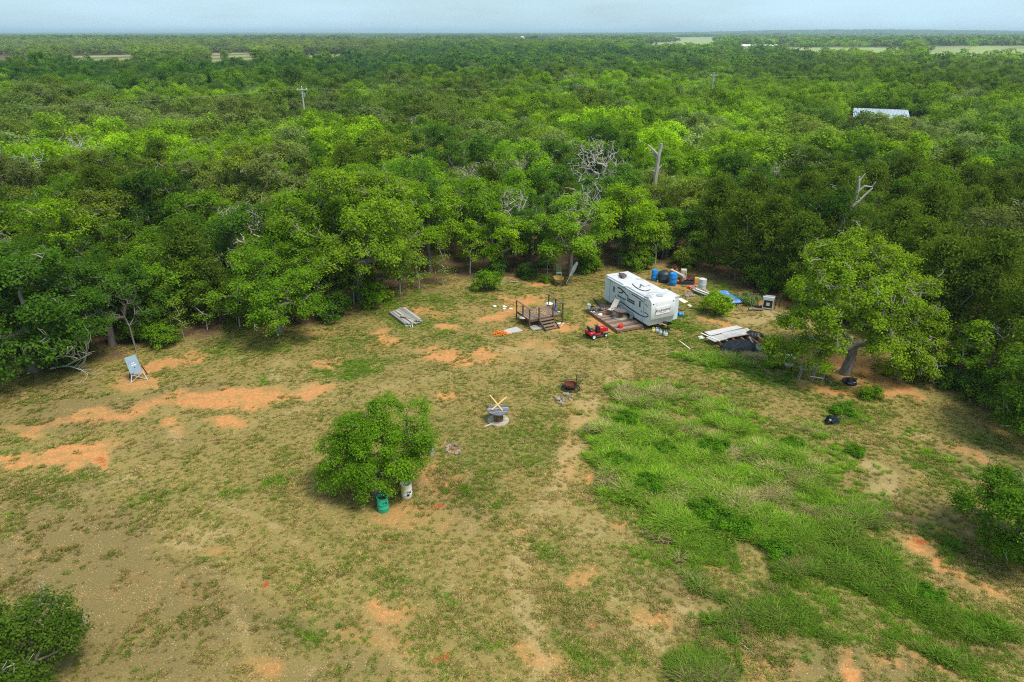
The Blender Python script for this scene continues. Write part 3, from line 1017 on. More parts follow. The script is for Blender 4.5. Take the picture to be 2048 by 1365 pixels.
def make_sapling(key, seed, h, R, n, per, size):
    rng = np.random.default_rng(seed)
    f = rng.uniform(.28, 1, n)
    a = rng.uniform(0, 6.283, n)
    env = R * np.sin(math.pi * np.clip(f * .82 + .14, 0, 1)) ** .8
    q = rng.uniform(.35, 1, n)
    cl = np.stack([env * q * np.cos(a), env * q * np.sin(a), h * f], 1)
    cr = crown_mesh('crown_' + key, rng, cl, np.array([0, 0, h * .5]), per, .42, size, M['leaf'])
    P, par, Rr = grow(rng, h * .35, np.concatenate([cl, [[0, 0, h * .95]]]), (.1, 0), .012, rmax=.09)
    TREES[key] = dict(crown=cr, trunk=limbs_mesh('trunk_' + key, P, par, Rr, M['pale_bark'], 5), twigs=None, h=h, R=R)


HERO = lobes_px((1690, 748), [(1640, 520, 46, .5), (1700, 500, 44, .8), (1765, 530, 48, .5), (1820, 585, 48, .5), (1850, 640, 36, .3), (1805, 685, 44, -.8), (1842, 725, 34, -.4), (1765, 605, 58, -2.2), (1695, 575, 58, -2.0),
                               (1625, 580, 48, -.8), (1606, 645, 46, -.8), (1655, 640, 42, -2.6), (1572, 645, 22, -.2), (1615, 700, 40, -1.6), (1562, 708, 24, -1.0), (1632, 735, 24, -2.4), (1735, 655, 42, -2.8), (1790, 745, 22, -1.4),
                               (1720, 540, 50, 3.0), (1790, 580, 50, 3.0), (1650, 590, 50, 2.6), (1740, 690, 24, -2.6),
                               (1765, 700, 30, -3.0), (1822, 735, 36, -2.2), (1862, 700, 34, -.6), (1660, 690, 24, -3.4), (1855, 745, 24, -1.6), (1545, 690, 18, -.6)], .9)
make_oak('hero', 5, 10.0, 6.2, 540, 115, .42, .165, lean=(.6, .2), fork=.24, rtip=.0165, n=7, twigs=220, given=HERO)
make_oak('big', 8, 13.0, 6.6, 430, 105, .58, .20, low=.08, lobes=22, fork=.30, rtip=.019, n=6, twigs=110, lobe_r=.31)
make_oak('a', 21, 10.0, 4.4, 210, 92, 0.5, 0.195, low=.03, lobes=13, twigs=30, lobe_r=0.31)
make_oak('b', 22, 9.0, 3.9, 180, 92, 0.5, 0.195, low=.03, lobes=11, twigs=18, lobe_r=0.33)
make_oak('c', 23, 11.0, 4.0, 190, 92, 0.5, 0.195, low=.03, lobes=12, twigs=24, lobe_r=0.33)
make_oak('d', 24, 8.0, 3.5, 160, 92, 0.48, 0.185, low=.06, lobes=10, lobe_r=0.35)
make_oak('e', 25, 7.0, 2.7, 110, 92, 0.44, 0.18, low=.03, lobes=9, twigs=8, lobe_r=0.36)
make_oak('low', 26, 8.6, 5.4, 330, 100, .5, .185, low=.0, lobes=20, twigs=40, lobe_r=.27)
BUSH = lobes_px((752, 985), [(830, 822, 36, .9), (772, 818, 38, .9), (705, 858, 44, .5), (664, 888, 34, .2), (648, 945, 24, 0), (760, 880, 56, -.4), (838, 872, 38, .3), (850, 905, 24, .2), (690, 935, 46, -.9), (760, 945, 46, -1.2),
                              (812, 935, 36, -.7), (715, 978, 30, -1.5), (776, 972, 24, -1.6), (664, 968, 26, -.8), (740, 860, 50, 1.6), (800, 900, 46, 1.4), (700, 900, 46, 1.4)])
make_oak('bushmain', 35, 4.3, 2.9, 420, 130, .32, .10, fork=.16, rtip=.014, given=BUSH)
make_oak('bush', 31, 4.3, 2.9, 300, 110, .34, .115, low=-.03, lobes=15, fork=.16, rtip=.018, lobe_r=.30, twigs=16)
make_oak('shrub', 32, 2.2, 1.5, 90, 60, .30, .15, low=-.1, lobes=9, fork=.14, rtip=.012)
make_oak('shrub2', 33, 1.6, 1.3, 60, 50, .3, .16, low=-.1, lobes=7, fork=.14, rtip=.012)
make_oak('weed', 34, .9, 1.2, 70, 40, .28, .15, low=-.2, lobes=9, fork=.2, rtip=.008)
make_cedar('cedar_a', 41, 8.0, 2.9, 11000, .24)
make_cedar('cedar_b', 42, 9.5, 3.2, 12000, .25)
make_cedar('cedar_c', 43, 6.5, 2.6, 9000, .23)
make_sapling('sap_a', 51, 5.2, 1.5, 36, 46, .2)
make_sapling('sap_b', 52, 4.2, 1.2, 18, 34, .18)
make_sapling('sap_c', 53, 6.5, 2.0, 60, 50, .22)
make_bare('bare_a', 61, 10.5, 3.4, 560, .0125)
make_bare('bare_b', 62, 8.0, 2.4, 300, .0115)
make_bare('bare_c', 63, 6.0, 1.3, 110, .007, low=.25, mat='bark')
NAMES = {'hero': 'oak_tree', 'big': 'oak_tree', 'a': 'oak_tree', 'b': 'oak_tree', 'c': 'oak_tree', 'd': 'oak_tree', 'e': 'oak_tree', 'low': 'oak_tree', 'bush': 'round_shrub', 'bushmain': 'round_shrub', 'shrub': 'leafy_shrub',
         'shrub2': 'leafy_shrub', 'weed': 'weed_clump', 'cedar_a': 'cedar_tree', 'cedar_b': 'cedar_tree', 'cedar_c': 'cedar_tree', 'sap_a': 'sapling_tree', 'sap_b': 'sapling_tree', 'sap_c': 'sapling_tree',
         'bare_a': 'bare_tree', 'bare_b': 'bare_tree', 'bare_c': 'bare_tree'}
CATS = {'oak_tree': 'tree', 'round_shrub': 'shrub', 'leafy_shrub': 'shrub', 'weed_clump': 'weed', 'cedar_tree': 'tree', 'sapling_tree': 'sapling', 'bare_tree': 'dead tree'}
PLACED = []


def plant(key, x, y, label, tint=None, s=1.0, sz=None, rz=None, group=None):
    T = TREES[key]
    nm = NAMES[key]
    t = thing(nm, label, CATS[nm], (x, y, float(terrain(x, y))), RS.uniform(0, 6.28) if rz is None else rz, group)
    t.scale = (s, s, (sz or s))
    if T['trunk']:
        link('trunk', T['trunk'], t)
    if T['crown']:
        c = link('crown', T['crown'], t)
        c.color = (*(tint or (.08, .14, .02)), 1)
    PLACED.append((x, y, T['R'] * s))
    return t


def plant_px(key, px, py, label, tint=None, s=1.0, sz=None, rz=None, group=None):
    p = at(px, py)
    return plant(key, p.x, p.y, label, tint, s, sz, rz, group)


BRIGHT, MID, DARK, OLIVE, CEDAR, LIME, PALE = (.178, .315, .010), (.128, .246, .011), (.066, .148, .013), (.152, .215, .020), (.108, .168, .013), (.205, .350, .010), (.22, .30, .08)
plant_px('hero', 1690, 748, 'broad spreading oak with twisted pale twigs standing alone in front of the dark cedars', (.19, .305, .014), rz=0)
plant_px('big', 722, 604, 'largest oak at the edge of the woods, above the stack of grey planks', (.175, .29, .014), rz=.6)
plant_px('low', 560, 668, 'low spreading oak whose branches sweep down to the grass left of the plank stack', MID, .9, rz=1.0)
plant_px('low', 70, 742, 'dark dense oak at the left end of the clearing, over the fallen dead limb', DARK, 1.16, rz=3.9)
plant_px('low', 225, 690, 'dark oak behind the grey metal stand', DARK, .85, rz=.3)
plant_px('low', -70, 745, 'dark oak cut by the left border of the view', DARK, .95, rz=2.6)
plant_px('d', 345, 655, 'mid green oak above the low bush right of the metal stand', MID, .95, rz=1.6)
plant_px('a', 640, 600, 'tall oak between the low spreading oak and the largest oak', MID, 1.1, rz=1.2)
plant_px('cedar_b', 400, 640, 'brownish dark cedar at the edge between two oaks on the left', (.10, .165, .014), .95, rz=.2)
plant_px('cedar_c', 440, 640, 'small dark cedar close to the left side of the low spreading oak', (.09, .14, .014), .8)
plant_px('c', 860, 545, 'upright bright green oak right of the largest oak', BRIGHT, .95, rz=.9)
plant_px('sap_c', 940, 548, 'thin young tree with narrow crown behind the shrub at the back of the clearing', BRIGHT, .85, rz=0)
plant_px('e', 1005, 545, 'young tree with bright layered foliage behind the wooden porch', LIME, 1.0, rz=2)
plant_px('b', 1140, 553, 'rounded light green oak above the yellow wheelbarrow', (.18, .33, .014), 1.0, rz=.5)
plant_px('d', 1240, 528, 'bright green oak directly behind the travel trailer', LIME, 1.1, rz=.2)
plant_px('sap_c', 1310, 528, 'small bright sapling behind the two blue drums', LIME, .85, rz=1)
plant_px('d', 1065, 530, 'dark tree in the shade between the young tree and the wheelbarrow oak', DARK, .8, rz=2)
plant_px('cedar_b', 1425, 528, 'dark olive cedar behind the beige cabinet and junk', CEDAR, 1.0, rz=.1)
plant_px('cedar_a', 1470, 560, 'dark olive cedar behind the blue tarpaulin', CEDAR, 1.1, rz=1.1)
plant_px('cedar_b', 1530, 574, 'dark olive cedar behind the old grey metal cabinet', CEDAR, .95, rz=2.1)
plant_px('cedar_a', 1588, 596, 'dark cedar just left of the lone spreading oak', (.095, .16, .013), 1.0, rz=3)
plant_px('cedar_a', 1850, 690, 'dark brownish cedar right behind the lone spreading oak', (.105, .165, .013), 1.1, rz=3)
plant_px('cedar_b', 1935, 712, 'tall dark cedar at the right edge of the clearing', (.10, .16, .013), 1.05, rz=1)
plant_px('cedar_a', 2030, 770, 'dark cedar at the right border of the view above the dark oak bush', (.098, .16, .013), 1.1, rz=2)
plant_px('e', 1922, 742, 'small bright oak standing before the dark cedars right of the lone oak', MID, .55, rz=1)
plant_px('low', 2075, 885, 'dark low oak at the right border of the clearing', (.095, .185, .012), .72, rz=1.5)
plant_px('bushmain', 752, 985, 'big round green shrub in the middle of the clearing behind the green barrel', (.13, .26, .012), 1.0, rz=0)
plant_px('bush', 2034, 1104, 'green shrub cut by the right border of the clearing', (.105, .215, .013), 1.0, rz=2.8)
plant_px('bush', 20, 1385, 'dark green shrub in the bottom left corner with pale twigs', (.075, .135, .014), .95, rz=4)
plant_px('shrub', 1435, 628, 'light green shrub beside the blue tarpaulin pile right of the trailer', LIME, .95, rz=1)
plant_px('shrub', 975, 580, 'green shrub at the back of the clearing left of the wooden porch', MID, .9, rz=2)
plant_px('bare_a', 1190, 466, 'big leafless grey tree rising above the woods behind the trailer', s=1.1, rz=.5)
plant_px('bare_b', 1068, 420, 'leafless pale crown left of the big leafless tree', s=1.1, rz=1.5)
plant_px('bare_c', 272, 702, 'slender leafless tree just behind the grey metal stand', s=1.0, rz=.4)
plant_px('bare_b', 186, 400, 'leafless grey tree among the woods at upper left', s=1.25, rz=2.2)
plant_px('bare_c', 1465, 360, 'thin leafless tree among green crowns at upper right', s=1.5, rz=2.2)
plant_px('bare_c', 1690, 500, 'spindly leafless tree close behind the lone spreading oak', s=1.2, rz=0)
plant_px('bare_b', 850, 330, 'leafless grey crown in the middle distance left of centre', s=1.2, rz=3)
for i, (px, py, k, s, tn, lb) in enumerate([
        (330, 690, 'shrub', .9, MID, 'low green bush at the foot of the trees right of the grey metal stand'),
        (415, 660, 'sap_b', 1.0, MID, 'thin sapling at the woods edge between the metal stand and the low oak'),
        (368, 676, 'sap_b', .8, OLIVE, 'leaning thin sapling nearest to the low bush by the metal stand'),
        (668, 636, 'shrub', 1.1, DARK, 'dark bush at the foot of the largest oak left of the plank stack'),
        (752, 610, 'shrub2', 1.3, BRIGHT, 'bright bush right behind the plank stack'),
        (800, 590, 'sap_a', 1.0, MID, 'pale stemmed sapling above the right end of the plank stack'),
        (838, 578, 'sap_b', 1.1, BRIGHT, 'slender sapling right of the plank stack at the woods edge'),
        (886, 570, 'sap_b', 1.0, OLIVE, 'slender sapling near the fallen pale branch'),
        (1055, 556, 'shrub2', .9, DARK, 'low dark bush beside the orange dirt at the back of the clearing'),
        (1088, 566, 'shrub2', .45, MID, 'tiny green bush just left of the yellow wheelbarrow'),
        (1095, 548, 'sap_b', .95, MID, 'single pale stem left of the yellow wheelbarrow'),
        (1180, 545, 'shrub', .8, MID, 'bush between the wheelbarrow oak and the trailer'),
        (1275, 540, 'shrub', 1.0, MID, 'bush at the back left of the blue drums'),
        (1370, 535, 'shrub', 1.0, OLIVE, 'olive bush behind the beige cabinet'),
        (1545, 735, 'shrub2', .6, BRIGHT, 'low bush under the left branches of the lone oak'),
        (1742, 796, 'shrub2', .6, MID, 'dark bush beside the black bag under the lone oak'),
        (1880, 770, 'shrub2', .9, DARK, 'dark low bush under the right side of the lone oak'),
        (1960, 800, 'shrub', 1.0, DARK, 'dark bush between the cedars and the dark low oak'),
        (480, 655, 'sap_a', .8, OLIVE, 'thin sapling beside the low spreading oak'),
        (140, 735, 'shrub', .9, DARK, 'dark bush beside the fallen dead limb')]):
    plant_px(k, px, py, lb, tn, s)

# brush along the foot of the woods
rb = random.Random(41)
segs = []
for (x0, y0), (x1, y1) in zip(EDGE[:-1], EDGE[1:]):
    n_ = max(1, int(math.hypot(x1 - x0, y1 - y0) / 3.2))
    segs += [(x0 + (x1 - x0) * (i + .5) / n_, y0 + (y1 - y0) * (i + .5) / n_) for i in range(n_)]
WHERE = ['by the metal stand', 'by the metal stand', 'beside the low spreading oak', 'near the plank stack', 'between the plank stack and the porch', 'behind the wooden porch', 'behind the trailer', 'behind the trailer', 'behind the tarpaulin pile', 'behind the lone oak', 'right of the lone oak']
for i, (x, y) in enumerate(segs):
    px, py = proj(x, y)
    if not -40 < px < 2090 or rb.random() < .25:
        continue
    k = rb.choice(['shrub', 'shrub2', 'shrub', 'sap_a', 'sap_b', 'sap_c'] if 500 < px < 1380 else ['shrub', 'shrub', 'shrub2', 'sap_a', 'sap_c'])
    w_ = WHERE[min(10, max(0, int(px / 190)))]
    lb = ('leafy brush along the foot of the woods ' if k.startswith('shrub') else 'young sapling along the foot of the woods ') + w_
    tn = random.Random(i).choice([MID, MID, DARK, BRIGHT, OLIVE])
    plant(k, x + rb.uniform(-1, 1), y + rb.uniform(.4, 2.6), lb, tn, rb.uniform(.7, 1.25), group=lb)

# weeds standing out of the tall grass
for i, (px, py, s, lb) in enumerate([
        (1300, 975, .55, 'dark green weed clump nearest to the mown edge of the tall grass'), (1410, 1030, .6, 'dark weed clump in the middle of the tall grass'),
        (1462, 1058, .65, 'dark weed clump in the lower part of the tall grass'), (1430, 900, .6, 'bright weed clump in the upper tall grass'),
        (1555, 1108, .5, 'dark weed clump at the lower edge of the tall grass'), (1583, 892, .45, 'dark weed clump at the right of the upper tall grass'),
        (1255, 845, .55, 'green weed clump at the top left of the tall grass'), (1712, 908, .4, 'small weed clump right of the tall grass below the black bag'),
        (1685, 825, .55, 'green weed clump just above the black bag on the grass'), (1240, 925, .5, 'green weed clump on the left rim of the tall grass'), (1860, 1195, .4, 'small weed clump far down the right slope'),
        (1330, 900, .45, 'green weed clump between two lighter patches of tall grass')]):
    plant_px('weed', px, py, lb, (.10, .235, .012), s * 1.15, group='weed clumps in the tall grass')

# ------------------------------------------------------------------ two dead snags


def snag(label, loc, chains):
    t = thing('dead_snag', label, 'dead tree', loc)
    mb = MB(3)
    for pts, r0, r1 in chains:
        n = 7
        P_ = [Vector(p) for p in pts]
        full = []
        for i in range(len(P_) - 1):
            for k in range(3):
                f = k / 3
                full.append(P_[i].lerp(P_[i + 1], f) + Vector((RS.uniform(-.05, .05), RS.uniform(-.05, .05), 0)))
        full.append(P_[-1])
        mb.tube(full, [r0 + (r1 - r0) * i / (len(full) - 1) for i in range(len(full))], n)
    mb.build('trunk', M['pale_bark'], t, smooth=True)
    return t


p1 = at(1300, 470)
snag('broken pale dead trunk with two curled limbs, standing among green crowns behind the trailer', (p1.x, p1.y, 0),
     [([(0, 0, 0), (0, 0, 5.6), (.15, 0, 8), (.2, 0, 9.6), (.45, 0, 11.0)], .33, .17), ([(.2, 0, 9.6), (-.6, 0, 10.4), (-1.2, 0, 10.9)], .17, .08), ([(.15, 0, 9.2), (-.5, .2, 9.9), (-1.1, .3, 9.8)], .14, .06),
      ([(.12, 0, 7.8), (.7, 0, 8.5)], .14, .09), ([(.1, 0, 4), (1.2, .1, 5.6), (1.9, .1, 6.6), (2.5, .1, 6.7)], .16, .06), ([(1.9, .1, 6.6), (2.0, 0, 7.1), (2.4, .1, 7.2)], .08, .04), ([(0, 0, 7.7), (-.4, 0, 7.9)], .12, .1)])
p2 = at(1640, 560)
snag('leaning pale dead tree with forked limbs above the cedars left of the lone oak', (p2.x, p2.y, 0),
     [([(0, 0, 0), (.5, 0, 4.2), (1.3, 0, 6.4), (1.9, 0, 8.0), (1.95, 0, 9.3), (1.85, 0, 10.4)], .26, .09), ([(1.7, 0, 7.5), (2.6, .1, 8.4), (3.4, .1, 9.3)], .15, .06), ([(1.95, 0, 8.9), (2.5, 0, 9.5), (3.3, .1, 9.4), (3.5, .1, 9.9)], .12, .04),
      ([(1.2, 0, 6.2), (2.0, -.1, 6.4), (2.5, -.2, 5.6), (2.6, -.2, 4.9), (3.1, -.2, 4.4)], .13, .04), ([(.9, 0, 5.4), (1.7, .1, 6.1)], .13, .09), ([(1.9, 0, 10), (2.4, .1, 10.7)], .07, .04), ([(1.3, 0, 7.0), (.9, 0, 7.3)], .07, .04)])

# ------------------------------------------------------------------ the woods: trees one by one, then the mass beyond


def tint_at(x, y, r, far=0.0):
    """colour of a crown by the stand it grows in"""
    n = float(fbm(x / 26 if y < 260 else x / 90, y / 26 if y < 260 else y / 90, 71))
    n2 = float(fbm(x / 60, y / 60, 75))
    a = np.array(BRIGHT) if n2 > -.05 else np.array(MID)
    k = r.random()
    if k < .16:
        a = np.array(DARK)
    elif k < .34:
        a = np.array(OLIVE)
    elif k < .44:
        a = np.array((.17, .215, .045))
    elif k < .56:
        a = np.array(LIME)
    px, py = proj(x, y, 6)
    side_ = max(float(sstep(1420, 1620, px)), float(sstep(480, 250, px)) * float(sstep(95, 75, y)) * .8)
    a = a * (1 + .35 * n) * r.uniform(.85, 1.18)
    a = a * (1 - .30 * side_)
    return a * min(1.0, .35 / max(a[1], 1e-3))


def stand_name(px, Y):
    q = 'left' if px < 620 else ('middle' if px < 1250 else 'right')
    return q


cand = []
r_ = random.Random(99)
tries = 0
pts_all = list(PLACED)
grid = {}


def gput(x, y, R):
    grid.setdefault((int(x // 8), int(y // 8)), []).append((x, y, R))


def gfree(x, y, R, k):
    cx, cy_ = int(x // 8), int(y // 8)
    for i in range(cx - 2, cx + 3):
        for j in range(cy_ - 2, cy_ + 3):
            for (a, b, q) in grid.get((i, j), ()):
                if (a - x) ** 2 + (b - y) ** 2 < ((R + q) * k) ** 2:
                    return False
    return True


for p in PLACED:
    if p[2] > 2.2:
        gput(*p)
SHED = at(1752, 250, 0)
SHED = Vector((84.0 * 23 / 21, 163.0 * 23 / 21, 0))
kinds = ['a', 'b', 'c', 'd', 'e', 'cedar_a', 'cedar_b', 'cedar_c', 'sap_c', 'bare_b']


def kind_for(x, y, r):
    px, py = proj(x, y)
    right = sstep(1350, 1500, px) * sstep(95, 70, y)
    if r.random() < .05:
        return 'bare_b' if r.random() < .6 else 'bare_c'
    if r.random() < .08 + .62 * right:
        return r.choice(['cedar_a', 'cedar_b', 'cedar_c'])
    return r.choice(['a', 'a', 'b', 'b', 'c', 'c', 'd', 'd', 'e'])


NEAR_MAX = 128
TX, TY = [], []
for _ in range(40000):
    TY.append(r_.uniform(38, NEAR_MAX))
    TX.append(r_.uniform(-.84, .84) * (TY[-1] + 6))
TE = edge_dist(np.array(TX), np.array(TY))
for x, y, ed_ in zip(TX, TY, TE):
    if ed_ < 1.2:
        continue
    k = kind_for(x, y, r_)
    s = r_.uniform(.8, 1.18)
    R = TREES[k]['R'] * s
    if ed_ < R * .55:
        continue
    if not gfree(x, y, R, .60):
        continue
    gput(x, y, R)
    cand.append((y + abs(x) * .1, x, y, k, s))
cand.sort()
px_of = lambda c: proj(c[1], c[2], 8)[0]
vis = [c for c in cand if -170 < px_of(c) < 2215]
hid = []
n_have = len([1 for o in COL.objects if o.get('category') in ('tree', 'sapling', 'dead tree')])
keep, rest = vis[:300 - n_have], vis[300 - n_have:] + hid
desc = {'oak_tree': 'green oak', 'cedar_tree': 'dark olive cedar', 'bare_tree': 'leafless grey tree', 'sapling_tree': 'slim young tree'}
print('near trees', len(cand), 'kept', len(keep), 'last y', keep[-1][2] if keep else None)
for _, x, y, k, s in keep:
    px, py = proj(x, y, 8)
    nm = NAMES[k]
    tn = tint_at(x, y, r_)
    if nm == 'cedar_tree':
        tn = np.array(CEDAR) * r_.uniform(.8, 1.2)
    ed = float(edge_dist(np.array([x]), np.array([y]))[0])
    depth = 'front rows' if ed < 10 else ('middle rows' if ed < 28 else 'far rows')
    where = ['above the metal stand', 'behind the low spreading oak', 'behind the largest oak', 'behind the wooden porch', 'behind the travel trailer', 'behind the cedars', 'behind the lone oak'][min(6, max(0, int((px + 60) / 310)))]
    lum = 0.3 * tn[0] + .6 * tn[1]
    shade = 'dark' if lum < .085 else ('light' if lum > .125 else 'mid')
    lab = {'oak_tree': f'{shade} green oak crown', 'cedar_tree': 'dark olive cedar', 'bare_tree': 'leafless grey tree'}[nm]
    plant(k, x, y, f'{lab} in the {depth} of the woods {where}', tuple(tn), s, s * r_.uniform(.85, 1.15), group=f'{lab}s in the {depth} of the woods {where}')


def scatter(name, pts, rot, scl, tint, protos, kind='stuff', tilt=None, zs=None):
    """one object: points carrying a turn, a size and a colour, each grown into one of PROTOS"""
    pts = np.asarray(pts, np.float32)
    me = bpy.data.meshes.new(name)
    me.vertices.add(len(pts))
    me.vertices.foreach_set('co', pts.ravel())
    for nm, ty, val in (('rot', 'FLOAT', rot), ('scl', 'FLOAT', scl), ('zs', 'FLOAT', zs if zs is not None else np.ones(len(pts)))):
        a = me.attributes.new(nm, ty, 'POINT')
        a.data.foreach_set('value', np.asarray(val, np.float32))
    a = me.attributes.new('pick', 'INT', 'POINT')
    a.data.foreach_set('value', NP.integers(0, len(protos), len(pts)).astype(np.int32))
    t4 = np.concatenate([np.asarray(tint, np.float32), np.ones((len(pts), 1), np.float32)], 1)
    a = me.attributes.new('tint', 'FLOAT_COLOR', 'POINT')
    a.data.foreach_set('color', t4.ravel())
    o = link(name, me)
    g = bpy.data.node_groups.new(name, 'GeometryNodeTree')
    g.interface.new_socket('Geometry', in_out='INPUT', socket_type='NodeSocketGeometry')
    g.interface.new_socket('Geometry', in_out='OUTPUT', socket_type='NodeSocketGeometry')
    gi, go = g.nodes.new('NodeGroupInput'), g.nodes.new('NodeGroupOutput')
    jn = g.nodes.new('GeometryNodeJoinGeometry')
    for pm in protos:
        po = bpy.data.objects.new(pm.name + '_form', pm)
        oi = g.nodes.new('GeometryNodeObjectInfo')
        oi.inputs['Object'].default_value = po
        gt = g.nodes.new('GeometryNodeGeometryToInstance')
        g.links.new(oi.outputs['Geometry'], gt.inputs[0])
        g.links.new(gt.outputs[0], jn.inputs[0])

    def attr(nm, ty):
        q = g.nodes.new('GeometryNodeInputNamedAttribute')
        q.data_type = ty
        q.inputs['Name'].default_value = nm
        return q.outputs['Attribute']
    cx = g.nodes.new('ShaderNodeCombineXYZ')
    g.links.new(attr('rot', 'FLOAT'), cx.inputs['Z'])
    cs = g.nodes.new('ShaderNodeCombineXYZ')
    sc_ = attr('scl', 'FLOAT')
    mz = g.nodes.new('ShaderNodeMath')
    mz.operation = 'MULTIPLY'
    g.links.new(sc_, mz.inputs[0])
    g.links.new(attr('zs', 'FLOAT'), mz.inputs[1])
    g.links.new(sc_, cs.inputs['X'])
    g.links.new(sc_, cs.inputs['Y'])
    g.links.new(mz.outputs[0], cs.inputs['Z'])
    ip = g.nodes.new('GeometryNodeInstanceOnPoints')
    g.links.new(gi.outputs[0], ip.inputs['Points'])
    g.links.new(jn.outputs[0], ip.inputs['Instance'])
    ip.inputs['Pick Instance'].default_value = True
    g.links.new(attr('pick', 'INT'), ip.inputs['Instance Index'])
    g.links.new(cx.outputs[0], ip.inputs['Rotation'])
    g.links.new(cs.outputs[0], ip.inputs['Scale'])
    g.links.new(ip.outputs[0], go.inputs[0])
    md = o.modifiers.new('scatter', 'NODES')
    md.node_group = g
    return tag(o, kind=kind)


def far_tree(key, seed, h, R, ncl, per, rc, size, low=.15, lobes=9):
    rng = np.random.default_rng(seed)
    cl, ce = oak_clumps(rng, h, R, ncl, low, lobes, .42)
    return crown_mesh('woodland_' + key, rng, cl, ce, per, rc, size, M['leaf_far'])


mid_p = [far_tree('m%d' % i, 200 + i, h, R, 100, 48, .62, .31) for i, (h, R) in enumerate([(9, 3.8), (8, 3.4), (10.5, 4.2), (7, 3.0), (9.5, 3.4)])]
far_p = [far_tree('f%d' % i, 220 + i, h, R, 48, 14, .9, .85) for i, (h, R) in enumerate([(9, 4.2), (8, 4.0), (10, 4.6), (7, 3.4)])]


def group_tree(key, seed):
    rng = np.random.default_rng(seed)
    V, Fc, lv, b = [], [], [], 0
    for i in range(14):
        cl, ce = oak_clumps(rng, rng.uniform(7, 11), rng.uniform(3.5, 5), 16, .15, 6, .5)
        cl = cl + np.array([rng.uniform(-17, 17), rng.uniform(-17, 17), 0])
        C = np.repeat(cl, 7, 0)
        off = rng.normal(size=C.shape) * .7
        N = off + np.array([0, 0, 1.0]) + rng.normal(size=C.shape) * .5
        v, f = leaves_np(rng, C + off, N, 2.0, .7)
        V.append(v)
        Fc.append(f + b)
        b += len(v)
        lv.append(np.full(len(f), rng.uniform(-.7, .7)) + rng.uniform(-.3, .3, len(f)))
    return mesh_np('woodland_' + key, np.concatenate(V), np.concatenate(Fc), M['leaf_far'], np.concatenate(lv))


grp_p = [group_tree('g%d' % i, 240 + i) for i in range(4)]


def fill(n, y0, y1, half=.84, power=2.0, seed=1):
    g = np.random.default_rng(seed)
    u = g.random(n)
    y = (y0 ** power + u * (y1 ** power - y0 ** power)) ** (1 / power)
    x = g.uniform(-half, half, n) * (y + 10)
    return x, y, g


def zone_box(px, py, x0, x1, y0, y1, s=40., t=14.):
    return sstep(x0 - s, x0 + s, px) * sstep(x1 + s, x1 - s, px) * sstep(y0 - t, y0 + t, py) * sstep(y1 + t, y1 - t, py)


def stands(x, y, t, g):
    """the stands one can tell apart in the far woods: dark tall timber, timber tinted teal for haze, bright thicket, pale scrub"""
    px, py = proj(x, y, 9.0)
    w_ = 60 * fbm(x / 30, y / 30, 131)
    n = len(x)
    k = g.uniform(.45, 1.0, n)
    for (x0, x1, y0, y1), col, a in (((-300, 760, 112, 172), (.036, .108, .018), .95), ((680, 1650, 92, 138), (.045, .125, .040), .85), ((1500, 2400, 112, 178), (.075, .125, .022), .75),  # teal of the far centre stand puts distance haze into the leaf colour
                                     ((1230, 1780, 150, 205), (.155, .29, .012), .8), ((-300, 620, 192, 250), (.19, .23, .07), .55), ((1500, 2300, 205, 280), (.15, .20, .05), .55),
                                     ((-300, 800, 78, 104), (.20, .22, .06), .7), ((560, 1000, 150, 215), (.13, .17, .045), .5), ((760, 1180, 205, 260), (.12, .16, .03), .4)):
        f = (zone_box(px + w_, py + w_ * .12, x0, x1, y0, y1) * a * k)[:, None]
        t = t * (1 - f) + np.array(col) * f * g.uniform(.8, 1.2, (n, 1))
    return t


def tints(x, y, g, zone=60.):
    n = len(x)
    pal = np.array([BRIGHT, MID, DARK, OLIVE, LIME, np.array(PALE) * .8])
    w = g.random(n)
    stand = fbm(x / zone, y / zone, 81)
    v = w + .38 * stand
    idx = np.select([v < .13, v < .30, v < .44, v < .62, v < .84], [2, 3, 5, 1, 0], 4)
    t = pal[idx] * g.uniform(.75, 1.3, (n, 1)) * (1 + .4 * fbm(x / (zone * 2), y / (zone * 2), 85))[:, None]
    return stands(x, y, t, g)


# sector kept open in front of the shed so that its roof shows
def shed_gap(x, y):
    u = (x - SHED.x) / 11.0
    return (np.abs(x - SHED.x * y / SHED.y) < 12) & (y > SHED.y - 46) & (y < SHED.y + 9)


# mid woods
xs, ys = [], []
g1 = np.random.default_rng(5)
cellR = {}


def pack(n, y0, y1, dist, half=.84, seed=2):
    """points no closer than dist, by keeping one per jittered cell"""
    g = np.random.default_rng(seed)
    X, Y = [], []
    rows = int((y1 - y0) / dist)
    for j in range(rows):
        yy = y0 + (j + .5) * dist
        w_ = half * (yy + 12)
        k = int(2 * w_ / dist)
        xx = -w_ + (np.arange(k) + .5 + (j % 2) * .5) * dist
        X.append(xx + g.uniform(-.42, .42, k) * dist)
        Y.append(yy + g.uniform(-.42, .42, k) * dist)
    return np.concatenate(X), np.concatenate(Y), g


x, y, g = pack(0, NEAR_MAX + 2, 360, 5.4)
ok = ~shed_gap(x, y) & (in_field(x, y) < .4)
x, y = x[ok], y[ok]
sc0 = g.uniform(.75, 1.15, len(x)) * (1 + .22 * fbm(x / 45, y / 45, 91))
